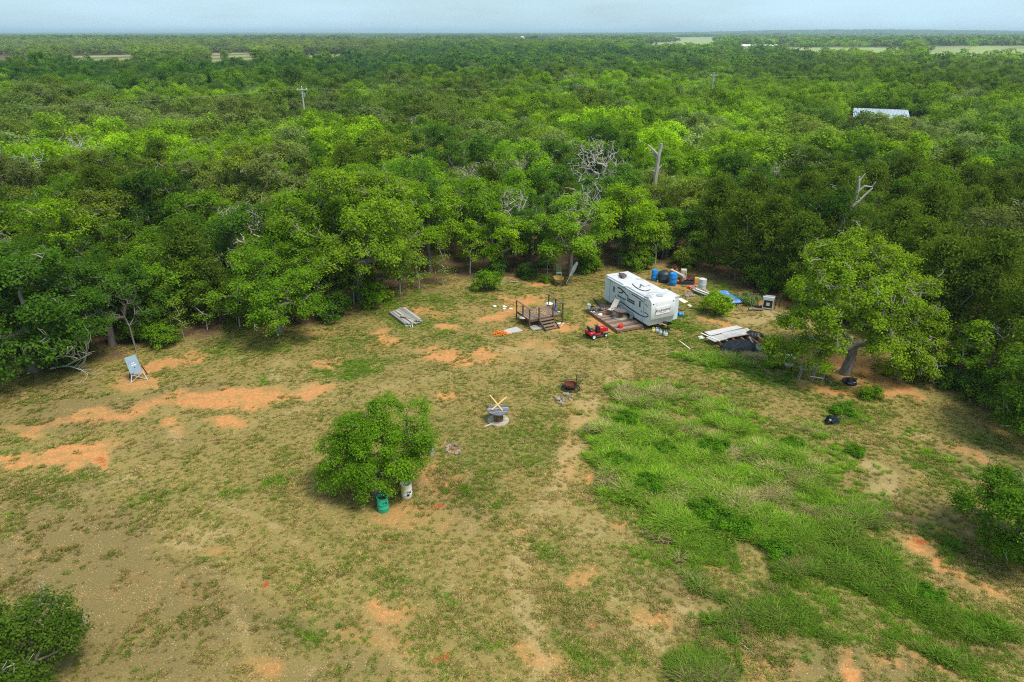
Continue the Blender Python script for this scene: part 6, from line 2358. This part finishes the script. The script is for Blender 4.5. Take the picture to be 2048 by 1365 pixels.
closed_drum('blue plastic drum left of the big black tank', at(*ZJ(410, 605)), .31, 1.12)
closed_drum('lighter blue plastic drum standing in front, right of the black tank', at(*ZJ(955, 745)), .36, 1.25)
p = at(*ZJ(700, 655))
t = thing('water_tank', 'big round black plastic tank between the two blue drums', 'tank', (p.x, p.y + .2, 0))
MB(202).lathe([(.60, 0), (.62, .05), (.62, .35), (.64, .38), (.62, .41), (.62, .86), (.57, .96), (.3, 1.12), (.2, 1.14), (.2, 1.18), (0, 1.18)], 32).build('shell', M['tank_black'], t, smooth=True)
MB(203).lathe([(0, .04), (.06, .04), (.065, 0)], 12, (.15, -.28, 1.05)).build('cap', M['white_plain'], t)
p = at(*ZJ(525, 650))
MBo = rags('white_jug', 'small white jug at the foot of the black tank', 'jug', p, 0, 2, .05, .13, M['white_plain'], 50, 1.0, 'jug_body')
p = at(*ZJ(1270, 600))
t = thing('beige_cabinet', 'tall beige metal cabinet standing among the junk behind the trailer', 'cabinet', (p.x, p.y + .2, 0), -.15)
MB(204).box((0, 0, .55), (.56, .5, 1.10)).build('casing', M['beige'], t, bevel=.02)
MB(205).box((-.02, -.262, .56), (.48, .03, 1.0)).build('door', M['beige'], t, bevel=.01)
MB(206).box((.17, -.285, .7), (.03, .03, .2)).build('handle', M['dark_steel'], t)
a, b = at(*ZJ(920, 215), 1.2), at(*ZJ(1300, 320), 1.5)
t = thing('ribbed_pipe', 'pale ribbed pipe lying behind the beige cabinet', 'pipe', (a.x, a.y, 0), math.atan2((b - a).y, (b - a).x))
LN = (b - a).length
mb = MB(207)
pp, rr = [], []
for i in range(46):
    pp.append((LN * i / 45, 0, .9))
    rr.append(.12 + .02 * (i % 2))
mb.tube(pp, rr, 12)
mb.build('pipe_wall', M['sling'], t)
mb = MB(208)
for x in (.3, LN - .3):
    mb.box((x, 0, .39), (.1, .4, .78))
mb.build('trestle', M['brown_wood'], t)
board_between('loose_board', 'rusty board lying behind the black tank', 'board', (740, 250), (915, 320), .2, .04, M['orange_rust'], .5, .5, None, ZJ)
p = at(*ZJ(1000, 395))
t = thing('rusty_machine', 'rusty orange machine part behind the lighter blue drum', 'machine', (p.x, p.y, 0))
MB(209).box((0, 0, .3), (.7, .5, .6), taper=.8).build('casing', M['orange_rust'], t, bevel=.05)
mb = MB(210).tube([(-.25, 0, .6), (-.2, .1, .85), (.1, .1, .88), (.2, 0, .6)], .05, 7).lathe([(.18, .58), (.18, .74), (0, .76)], 14, (0, -.1, 0))
mb.build('engine_top', M['rust'], t, smooth=True)
p = at(*ZJ(1375, 730))
t = thing('black_trough', 'long dark blue black trough in front of the beige cabinet', 'trough', (p.x, p.y + .2, 0), -.03)
mb = MB(211)
mb.box((0, -.22, .19), (1.45, .05, .36)).box((0, .22, .19), (1.45, .05, .36)).box((-.70, 0, .19), (.05, .39, .36)).box((.70, 0, .19), (.05, .39, .36)).box((0, 0, .03), (1.35, .39, .04))
mb.build('tub', M['tank_black'], t, bevel=.02)
p = at(*ZJ(1270, 590), .3)
rags('red_bag', 'dark red bag lying on the left end of the dark trough', 'bag', at(*ZJ(1275, 660)), .34, 2, .08, .2, paint('dark_red', (.28, .02, .03), .7, var=.3), 51, .6, 'bag_body')
rags('orange_scrap', 'orange scrap heap on the ground between the blue drum and the trough', 'scrap heap', at(*ZJ(1120, 690)), 0, 9, .22, .18, M['orange_rust'], 52, .6, 'scrap')
rags('rust_heap', 'brown rusty heap behind the dark trough', 'scrap heap', at(*ZJ(1440, 560)), 0, 16, .4, .25, M['rust'], 53, .7, 'scrap')
rags('orange_buoy', 'orange red plastic float lying in front of the trough', 'float', at(*ZJ(1440, 840)), 0, 1, .02, .22, M['red_plastic'], 54, .6, 'float_body')
rags('red_white_bag', 'red and white packet beside the orange float', 'packet', at(*ZJ(1530, 800)), 0, 3, .12, .17, paint('red_white', (.6, .08, .08), .6, var=.2, scale=3, dirt=(.8, .75, .72), dirt_amt=1.0), 55, .6, 'packet_body')
p = at(*ZJ(1660, 740))
t = thing('yellow_cabinet', 'weathered yellow wooden cabinet right of the dark trough', 'cabinet', (p.x, p.y + .2, 0), -.1)
MB(212).box((0, 0, .36), (.46, .4, .72)).build('casing', M['yellow_plastic'], t, bevel=.015)
MB(213).box((-.27, .02, .52), (.06, .44, 1.05)).build('side_post', M['brown_wood'], t)
MB(214).box((0, -.21, .36), (.4, .02, .34)).build('door', M['yellow_plastic'], t)
p = at(*ZJ(1825, 890))
t = thing('grey_bin', 'white grey metal drum with streaks beside the yellow cabinet', 'bin', (p.x, p.y + .25, 0))
MB(215).lathe([(.37, 0), (.38, .5), (.385, .52), (.38, .54), (.38, 1.08), (.36, 1.09), (.34, 1.02), (0, 1.0)], 26).build('shell', paint('streaky_white', (.52, .53, .53), .6, var=.3, scale=3, stretch=(1, 1, 4), dirt=(.25, .22, .2), dirt_amt=.5), t, smooth=True)
board_between('long_board', 'long pale board lying right of the stone heap behind the trailer', 'board', (1640, 850), (2060, 1010), .16, .05, M['white_board'], .36, .36, None, ZJ)
board_between('long_board', 'long grey board lying beside the pale board behind the trailer', 'board', (1550, 870), (1980, 1040), .3, .05, M['grey_wood'], .26, .26, None, ZJ)
a, b = at(*ZJ(1520, 905)), at(*ZJ(1760, 1040))
t = thing('scrap_lumber', 'dark scrap lumber pile beside the heap of stones behind the trailer', 'lumber pile', (a.x, a.y, 0), math.atan2((b - a).y, (b - a).x))
mb = MB(216)
for lay in range(3):
    for i in range(5):
        mb.box((.9 + RS.uniform(-.2, .2), .1 + .2 * i, .05 + .09 * lay), (2.2 + RS.uniform(-.5, .5), .13, .07), rz=RS.uniform(-.12, .12))
mb.build('boards', M['grey_wood'], t)
lst = [ZJ(x, y) for x, y in ((1310, 1060), (1350, 1000), (1400, 1020), (1380, 1075), (1440, 1065), (1460, 1000), (1490, 1050), (1540, 1070), (1520, 1020), (1420, 970), (1580, 1040), (1350, 1040))]
rock_set(lst, M['stone'], 'heap_stone', 'stone', 'pinkish stones heaped behind the trailer', 'pinkish stone in the heap by the scrap lumber behind the trailer', .12, .24, 230)
flat_board('white_plank', 'wide white board lying in the grass right behind the trailer', 'board', [Z3(505, 530), Z3(560, 520), Z3(655, 570), Z3(600, 590)], M['white_board'], .05)
flat_board('white_plank', 'short white board lying in the grass beyond the trailer slide-out', 'board', [Z3(640, 615), Z3(675, 605), Z3(718, 630), Z3(690, 642)], M['white_board'], .05)
board_between('dark_rail', 'dark rail lying behind the right side of the trailer', 'rail', (495, 660), (580, 700), .1, .08, M['rust'])
board_between('dark_rail', 'small black piece of metal lying in the grass right of the hitch', 'metal bar', (620, 855), (675, 875), .14, .06, M['dark_steel'])
p = at(*Z3(550, 768))
t = thing('blue_jug', 'bright blue round jug lying in the grass right of the trailer', 'jug', (p.x, p.y, 0), .5)
MB(217).lathe([(0, -.25), (.15, -.24), (.2, -.15), (.2, .12), (.14, .2), (.05, .24), (.05, .3), (0, .3)], 20, (0, 0, .19), axis='x').build('bottle', M['blue_plastic'], t, smooth=True)
MB(217).lathe([(0, .04), (.06, .04), (.06, 0)], 12, (.28, 0, .19), axis='x').build('cap', M['white_plain'], t)

# pallets under a blue tarpaulin
Z9 = lambda x, y: zp(x, y, 1360, 560, 10.24)
c4 = [at(*Z9(760, 260), .75), at(*Z9(930, 235), .75), at(*Z9(1210, 395), .75), at(*Z9(1060, 445), .75)]
c0 = sum(c4, Vector()) / 4
t = thing('pallet_stack', 'stack of grey boards and pallets under the blue tarpaulin', 'pallet stack', (c0.x, c0.y, 0), math.atan2((c4[3] - c4[0]).y, (c4[3] - c4[0]).x))
pl_, pw_ = (c4[3] - c4[0]).length, (c4[1] - c4[0]).length
mb = MB(220)
for lay in range(6):
    for i in range(4):
        mb.box((RS.uniform(-.08, .08), -pw_ / 2 + (i + .5) * pw_ / 4, .05 + .115 * lay), (pl_ + RS.uniform(-.1, .15), pw_ / 4 - .05, .06))
    for x in (-pl_ * .4, 0, pl_ * .4):
        mb.box((x, 0, .105 + .115 * lay), (.09, pw_, .045))
mb.build('boards', M['grey_wood'], t)
t = thing('blue_tarpaulin', 'faded blue tarpaulin spread over the pallet stack right of the trailer', 'tarpaulin', (c0.x, c0.y, .745), t.rotation_euler.z)
V, Fc = [], []
nu_, nv_ = 26, 14
for i in range(nu_ + 1):
    for j in range(nv_ + 1):
        x, y = (i / nu_ - .5) * (pl_ + .3), (j / nv_ - .5) * (pw_ + .3)
        z = .03 + .05 * abs(mnoise.noise(Vector((x * 2.2, y * 2.2, 2)))) + (.22 * math.exp(-((x + pl_ * .36) / .28) ** 2) * (1 - abs(y) / pw_))
        ov = max(abs(x) - pl_ / 2, abs(y) - pw_ / 2, 0)
        V.append((x, y, z - ov * 1.4))
for i in range(nu_):
    for j in range(nv_):
        q = i * (nv_ + 1) + j
        Fc.append((q, q + nv_ + 1, q + nv_ + 2, q + 1))
MB(221).add(V, Fc).build('sheet', M['blue_tarp'], t, smooth=True)
rags('black_bag', 'black bag at the right end of the blue tarpaulin', 'bag', at(*Z9(1190, 420), .3), .3, 2, .1, .25, M['bag'], 60, .8, 'bag_body')
# old grey metal cabinet with a square front
p = at(*Z9(1800, 610))
t = thing('metal_cabinet', 'old grey metal cabinet with a square dark front at the woods edge', 'cabinet', (p.x, p.y + .2, 0), -.38)
MB(222).box((0, 0, .55), (.95, .62, 1.02)).build('casing', M['galv'], t, bevel=.02)
MB(223).box((0, -.32, .56), (.72, .03, .70)).build('front_screen', M['dark_steel'], t)
mb = MB(224)
for z in (.16, .96):
    mb.box((0, -.345, z), (.9, .04, .08))
for x in (-.42, .42):
    mb.box((x, -.345, .56), (.08, .038, .72))
mb.box((0, -.345, .56), (.30, .04, .30))
mb.build('front_frame', M['alu'], t)
mb = MB(225).box((0, 0, 1.1), (1.0, .34, .10))
mb.box((.1, .1, 1.2), (.85, .10, .12))
mb.build('top_rail', M['alu'], t)
MB(226).tube([(.62, .1, 0), (.66, .1, 1.1), (.85, .1, 1.25), (.98, .1, 1.05), (.98, .1, .1)], .035, 7).build('side_tube', M['dark_steel'], t, smooth=True)


def log_between(label, za, zb, r, mat, zf=Z9, h=.1):
    a, b = at(*zf(*za), h), at(*zf(*zb), h)
    o = thing('fallen_log', label, 'log', (a.x, a.y, 0))
    d = b - a
    MB(227).tube([(0, 0, r), (d.x * .33, d.y * .33 + .05, r * 1.15), (d.x * .66, d.y * .66 - .04, r), (d.x, d.y, r * .9)], [r, r * .95, r * .85, r * .7], 9).build('log_body', mat, o, smooth=True)


log_between('dark log lying on the bare soil left of the old metal cabinet', (1400, 610), (1700, 615), .13, M['bark'])
log_between('charred log end beside the old metal cabinet', (1480, 520), (1610, 545), .17, M['bark'])
log_between('thin brown branch leaning toward the old metal cabinet', (1620, 555), (1710, 500), .07, M['brown_wood'])
rags('twig_heap', 'reddish heap of brush between the blue tarpaulin and the cedars', 'brush heap', at(*Z9(1400, 320)), 0, 20, .7, .22, M['brown_wood'], 61, .5, 'brush')
p = at(*Z9(1340, 480))
t = plant_px('weed', *Z9(1340, 470), 'grey green weed clump between the tarpaulin and the metal cabinet', (.17, .24, .07), .9)

# ------------------------------------------------------------------ back edge: wheelbarrow, chair, umbrella
Z6 = lambda x, y: zp(x, y, 1060, 520, 14.63)
p = at(*Z6(830, 720))
t = thing('wheelbarrow', 'yellow poly wheelbarrow in the shade at the back edge of the clearing', 'wheelbarrow', (p.x, p.y + .1, 0), -1.45)
V = []
for z, lx, ly, ox in ((.30, .42, .30, .05), (.66, .64, .44, .0), (.70, .68, .48, 0), (.68, .60, .40, 0), (.36, .38, .26, .05)):
    n_ = 20
    for k in range(n_):
        a = 2 * math.pi * k / n_
        c, s_ = math.cos(a), math.sin(a)
        e = .55
        V.append((ox + lx * abs(c) ** e * (1 if c >= 0 else -1), ly * abs(s_) ** e * (1 if s_ >= 0 else -1), z))
Fc = [(j * 20 + k, j * 20 + (k + 1) % 20, (j + 1) * 20 + (k + 1) % 20, (j + 1) * 20 + k) for j in range(4) for k in range(20)] + [tuple(range(19, -1, -1)), tuple(range(80, 100))]
MB(230).add(V, Fc).build('tray', M['yellow_plastic'], t, smooth=True)
for s_ in (-1, 1):
    MB(231).tube([(.75, s_ * .12, .2), (.1, s_ * .24, .28), (-1.0, s_ * .32, .58)], .022, 7).build('handle', M['dark_steel'], t)
    MB(232).tube([(-.25, s_ * .26, .32), (-.40, s_ * .28, .02), (-.2, s_ * .28, .02)], .02, 7).build('leg', M['grey_steel'], t)
    wh = MB(233).lathe([(.09, -.05), (.17, -.06), (.2, -.03), (.2, .03), (.17, .06), (.09, .05)], 18, (.62, s_ * .34, .2), axis='y').build('wheel', M['rubber'], t, smooth=True)
    MB(234).lathe([(0, -.04), (.1, -.05), (.1, .05), (0, .04)], 14, (.62, s_ * .34, .2), axis='y').build('rim', M['white_plain'], wh)
p = at(*Z6(840, 470))
t = thing('lawn_chair', 'greenish lawn chair standing in the shade behind the wheelbarrow', 'chair', (p.x, p.y, 0), -1.5)
MB(235).box((.28, 0, .42), (.5, .56, .03)).build('seat', M['white_plain'], t)
mb = MB(236)
for i in range(7):
    mb.box((-.06 - .0 * i, -.24 + .08 * i, .85), (.03, .055, .9))
mb.build('backrest', paint('greenish_slats', (.18, .24, .13), .7, var=.2), t)
for x, y in ((.48, .25), (.48, -.25), (0, .25), (0, -.25)):
    MB(237).box((x, y, .2), (.04, .04, .4)).build('leg', M['white_plain'], t)
a, b = at(*Z6(1030, 735)), at(*Z6(1400, 190), 1.9)
t = thing('closed_umbrella', 'closed white patio umbrella leaning against a tree beside the wheelbarrow', 'umbrella', (a.x, a.y, 0))
d = Vector((1.15, .25, 2.3))
MB(238).tube([(0, 0, 0), tuple(d * .5)], .028, 8).build('pole', M['alu'], t, smooth=True)
pts, rr = [], []
for i in range(12):
    f = .38 + .62 * i / 11
    pts.append(tuple(d * f))
    rr.append(.05 + .15 * math.sin(math.pi * (i + 1.2) / 13.5) ** .8)
MB(239).tube(pts, rr, 9).build('canopy', paint('faded_canvas', (.50, .49, .46), .9, var=.35, scale=5, dirt=(.12, .12, .13), dirt_amt=.8), t)
MB(240).lathe([(.22, 0), (.24, .05), (.08, .12), (.04, .3), (0, .3)], 16).build('base', M['dark_steel'], t, smooth=True)
p0, p1 = at(*Z4(345, 212)), at(*Z4(810, 222))
t = thing('fallen_branch', 'long pale fallen branch lying along the back edge of the clearing', 'branch', (p0.x, p0.y, 0))
d = p1 - p0
MB(241).tube([(0, 0, .05), (d.x * .3, d.y * .3 + .12, .09), (d.x * .65, d.y * .65 - .08, .07), (d.x, d.y, .05)], [.05, .055, .04, .02], 7).build('stem', M['pale_bark'], t, smooth=True)
p0 = at(120, 745)
t = thing('fallen_limb', 'bare pale fallen limb with many twigs at the left edge of the woods', 'dead limb', (p0.x, p0.y, 0))
r = random.Random(12)
mb = MB(242)


def limb(mb, p, d, ln, rr, dep):
    pts = [p]
    for i in range(4):
        d = (d + Vector((r.uniform(-.35, .35), r.uniform(-.35, .35), r.uniform(-.25, .3)))).normalized()
        q = pts[-1] + d * ln / 4
        q.z = max(q.z, .04)
        pts.append(q)
    mb.tube(pts, [rr * (1 - .16 * i) for i in range(5)], 6)
    if dep:
        for i in (1, 2, 3, 4):
            if r.random() < .85:
                limb(mb, pts[i], (d + Vector((r.uniform(-1, 1), r.uniform(-1, 1), r.uniform(-.2, .9)))).normalized(), ln * .6, rr * .55, dep - 1)


limb(mb, Vector((-.6, 0, .3)), Vector((1, -.15, .15)), 3.2, .085, 3)
limb(mb, Vector((1.4, 0, .3)), Vector((.5, .1, .8)), 2.2, .07, 2)
mb.build('limb_wood', M['pale_bark'], t, smooth=True)

# ------------------------------------------------------------------ under the lone oak, and bags in the grass
Zq = lambda x, y: zp(x, y, 1540, 680, 9.309)
p = at(*Zq(330, 560))
t = thing('old_chair', 'old chair with a grey seat at the left foot of the lone oak', 'chair', (p.x, p.y, 0), -.35)
MB(250).box((0, 0, .45), (.56, .46, .05)).build('seat', M['ply'], t)
MB(251).beam((0, .22, .5), (0, .36, 1.0), .5, .04, up=(0, 1, 0)).build('backrest', M['black_plastic'], t)
for x, y in ((.24, .19), (.24, -.19), (-.24, .19), (-.24, -.19)):
    MB(252).box((x, y, .21), (.04, .04, .43)).build('leg', M['dark_steel'], t)
rags('white_tray', 'white tray hanging among the lower left branches of the lone oak', 'tray', at(*Zq(375, 310), 1.1), .95, 2, .1, .3, M['white_plain'], 70, .35, 'tray_body')
p = at(*Zq(840, 790))
t = thing('saw_trestle', 'grey wooden trestle under the branches of the lone oak', 'trestle', (p.x - .2, p.y + .3, 0), -.1)
MB(253).box((0, 0, .98), (1.9, .5, .06)).build('top_board', M['grey_wood'], t)
for x in (-.8, .15, .85):
    MB(254).beam((x - .12, -.25, 0), (x + .04, -.1, .96), .06, .06).build('leg', M['grey_wood'], t)
    MB(254).beam((x - .05, .3, 0), (x + .04, .1, .96), .06, .06).build('leg', M['grey_wood'], t)
MB(255).beam((-.2, -.2, .42), (.8, -.2, .30), .05, .05).build('brace', M['white_board'], t)
for z0, z1, lb in (((545, 765), (700, 850), 'pale forked stick lying in front of the trestle under the lone oak'), ((1100, 765), (1170, 850), 'short pale stick between the trestle and the black bag')):
    a, b = at(*Zq(*z0)), at(*Zq(*z1))
    o = thing('dead_stick', lb, 'stick', (a.x, a.y, 0))
    d = b - a
    MB(256).tube([(0, 0, .03), (d.x * .4, d.y * .4 + .06, .06), (d.x, d.y, .03)], [.03, .035, .015], 6).build('stick_wood', M['pale_bark'], o)
rags('refuse_bag', 'big dark refuse bag lying under the right side of the lone oak', 'refuse bag', at(*Zq(1430, 800)), 0, 4, .22, .42, M['bag'], 71, .6, 'bag_body')
p = at(1663, 846)
t = thing('refuse_bag', 'shiny black refuse bag lying alone in the grass on the right slope', 'refuse bag', (p.x, p.y, 0), .2)
mb = MB(257).blob((0, 0, .2), (.42, .3, .26), .4, 1.8, 24, 14, 5, flat=-.2)
mb.blob((-.28, .05, .32), (.16, .15, .2), .45, 2.5, 14, 9, 9)
mb.blob((.38, .05, .14), (.2, .16, .14), .45, 2.5, 14, 9, 2, flat=-.14)
mb.build('bag_body', M['bag'], t, smooth=True)
board_between('dead_stick', 'thin white stick lying on the gravel at the bottom right', 'stick', (1480, 1285), (1510, 1310), .025, .02, M['sling'], .03, .03, None, lambda x, y: (x, y))
flat_board('white_litter', 'small white scrap in the grass left of the lone oak', 'litter', [(1503, 727), (1512, 724), (1516, 727), (1507, 730)], M['white_plain'], .06)

# ------------------------------------------------------------------ utility poles, wires, shed and far farms


def pole(label, px, py_top, Y, h):
    x = (px - 1024) / F * (Y * math.cos(PITCH) + (H - h) * math.sin(PITCH))
    t = thing('utility_pole', label, 'utility pole', (x, Y, 0), .35, 'utility poles rising from the woods')
    MB(260).tube([(0, 0, 0), (0, 0, h)], [.19, .13], 10).build('pole_shaft', M['pole'], t, smooth=True)
    MB(261).box((0, -.16, h - .5), (2.2, .12, .14)).build('crossarm', M['pole'], t)
    for k in (-.9, 0, .9):
        MB(262).lathe([(.05, 0), (.08, .08), (.05, .2), (0, .22)], 8, (k, -.16 if k else 0, h - .43 + (.45 if k == 0 else 0))).build('insulator', M['white_plain'], t)
    MB(263).lathe([(0, 0), (.22, .02), (.22, .7), (0, .75)], 10, (.35, .0, h - 1.9)).build('transformer', M['galv'], t)
    return Vector((x, Y, h))


q1 = pole('pale utility pole with a crossarm above the woods at upper left', 603, 185, 150, 12.6)
q2 = pole('pale utility pole with a crossarm above the woods at upper right', 1428, 160, 205, 12.4)
t = thing('power_line', 'thin overhead wires running between the utility poles across the woods', 'power line', (0, 0, 0))
dirv = (q2 - q1)
spans = [q1 - dirv, q1, q2, q2 + dirv * 1.0]
for off in (-.7, .7):
    mb = MB(264)
    for a, b in zip(spans[:-1], spans[1:]):
        mb.tube([tuple(a.lerp(b, k / 16) + Vector((off * .4, off, -.3 - 1.6 * 4 * (k / 16) * (1 - k / 16)))) for k in range(17)], .0055, 4, cap=False)
    mb.build('wire', M['grey_steel'], t)

sh = thing('metal_shed', 'tan shed with a pale blue sheet metal roof among the trees at upper right', 'shed', (SHED.x, SHED.y, 0), -.42)
wl, wd2, hh = 11.5, 9.5, 3.7
mb = MB(270)
mb.box((0, -wd2 / 2, hh / 2), (wl, .15, hh)).box((0, wd2 / 2, hh / 2 + .6), (wl, .15, hh + 1.2)).box((-wl / 2 + .075, 0, hh / 2 + .2), (.15, wd2 - .2, hh + .3)).box((wl / 2 - .075, 0, hh / 2 + .2), (.15, wd2 - .2, hh + .3))
mb.build('wall', M['wall_tan'], sh)
mb = MB(271)
n = 40
for i in range(n):
    x = -wl / 2 - .5 + (wl + 1) * (i + .5) / n
    mb.beam((x, -wd2 / 2 - .6, hh + .16), (x, wd2 / 2 + .5, hh + 1.32), (wl + 1) / n - .03, .05 + .04 * (i % 2))
mb.build('roof', M['tin'], sh)
wn = MB(272).box((-3.4, -wd2 / 2 - .08, 2.1), (1.5, .06, 1.2)).build('window', M['glass_dark'], sh)
mb = MB(273)
mb.box((-3.4, -wd2 / 2 - .10, 2.74), (1.7, .06, .1)).box((-3.4, -wd2 / 2 - .10, 1.46), (1.7, .06, .1))
mb.build('frame', M['white_plain'], wn)
MB(274).box((2.2, -wd2 / 2 - .08, 1.1), (1.1, .06, 2.1)).build('door', M['white_plain'], sh)


def farm(label, px, py, wl, wd_, hh, roof_m, rz=.3, long_=False):
    p = at(px, py)
    z = float(terrain(p.x, p.y))
    t = thing('farm_building', label, 'farm building', (p.x, p.y, z), rz)
    MB(280).box((0, 0, hh / 2), (wl, wd_, hh)).build('wall', M['far_white'], t)
    mb = MB(281)
    rh = wd_ * .28
    mb.prism([(-wd_ / 2 - .6, 0), (wd_ / 2 + .6, 0), (0, rh)], -wl / 2 - .6, wl / 2 + .6)
    mb.V = [(v[1], v[0], v[2] + hh + .01) for v in mb.V]
    mb.build('roof', roof_m, t)
    MB(282).box((wl * .1, -wd_ / 2 - .05, hh * .45), (wl * .16, .1, hh * .7)).build('door', M['glass_dark'], t)


farm('tiny white farm building far off in the middle of the horizon', 1153, 76.2, 30, 12, 6, M['tin'])
farm('second tiny pale farm building just right of the first on the horizon', 1178, 74.2, 22, 10, 6, M['tin'], .1)
farm('tiny white house left of the two farm buildings near the horizon', 1044, 75.4, 18, 9, 5, M['far_white'], .8)
farm('far house with a reddish roof on the pale field near the horizon at right', 1662, 71.2, 34, 14, 6, M['far_roof'], .0)
farm('far white barn right of the red roofed house', 1836, 72.0, 24, 14, 8, M['tin'], .2)
farm('far white house near the right end of the horizon', 1906, 71.0, 26, 12, 6, M['tin'], .3)
farm('white shed at the edge of the pale green pasture on the right', 1823, 97.5, 14, 9, 5, M['far_white'], .2)
farm('long low pale barn on the strip of field right of centre', 1514, 97.0, 58, 9, 3.2, M['far_white'], -.05)

# ------------------------------------------------------------------ summer haze over the whole country
me = bpy.data.meshes.new('haze')
zlo, zhi = -14.0, 52.0
X0, X1, Y0, Y1 = -40000, 40000, -400, 42000
vs = [(x, y, z) for z in (zlo, zhi) for y in (Y0, Y1) for x in (X0, X1)]
me.from_pydata(vs, [], [(0, 2, 3, 1), (4, 5, 7, 6), (0, 1, 5, 4), (2, 6, 7, 3), (0, 4, 6, 2), (1, 3, 7, 5)])
q = NT('haze')
vol = q.n('ShaderNodeVolumePrincipled', {'Color': (.66, .86, .98, 1), 'Density': .00014, 'Anisotropy': .2})
q.n('ShaderNodeOutputMaterial', {'Volume': vol.outputs[0]})
me.materials.append(q.m)
tag(link('haze', me), kind='stuff')
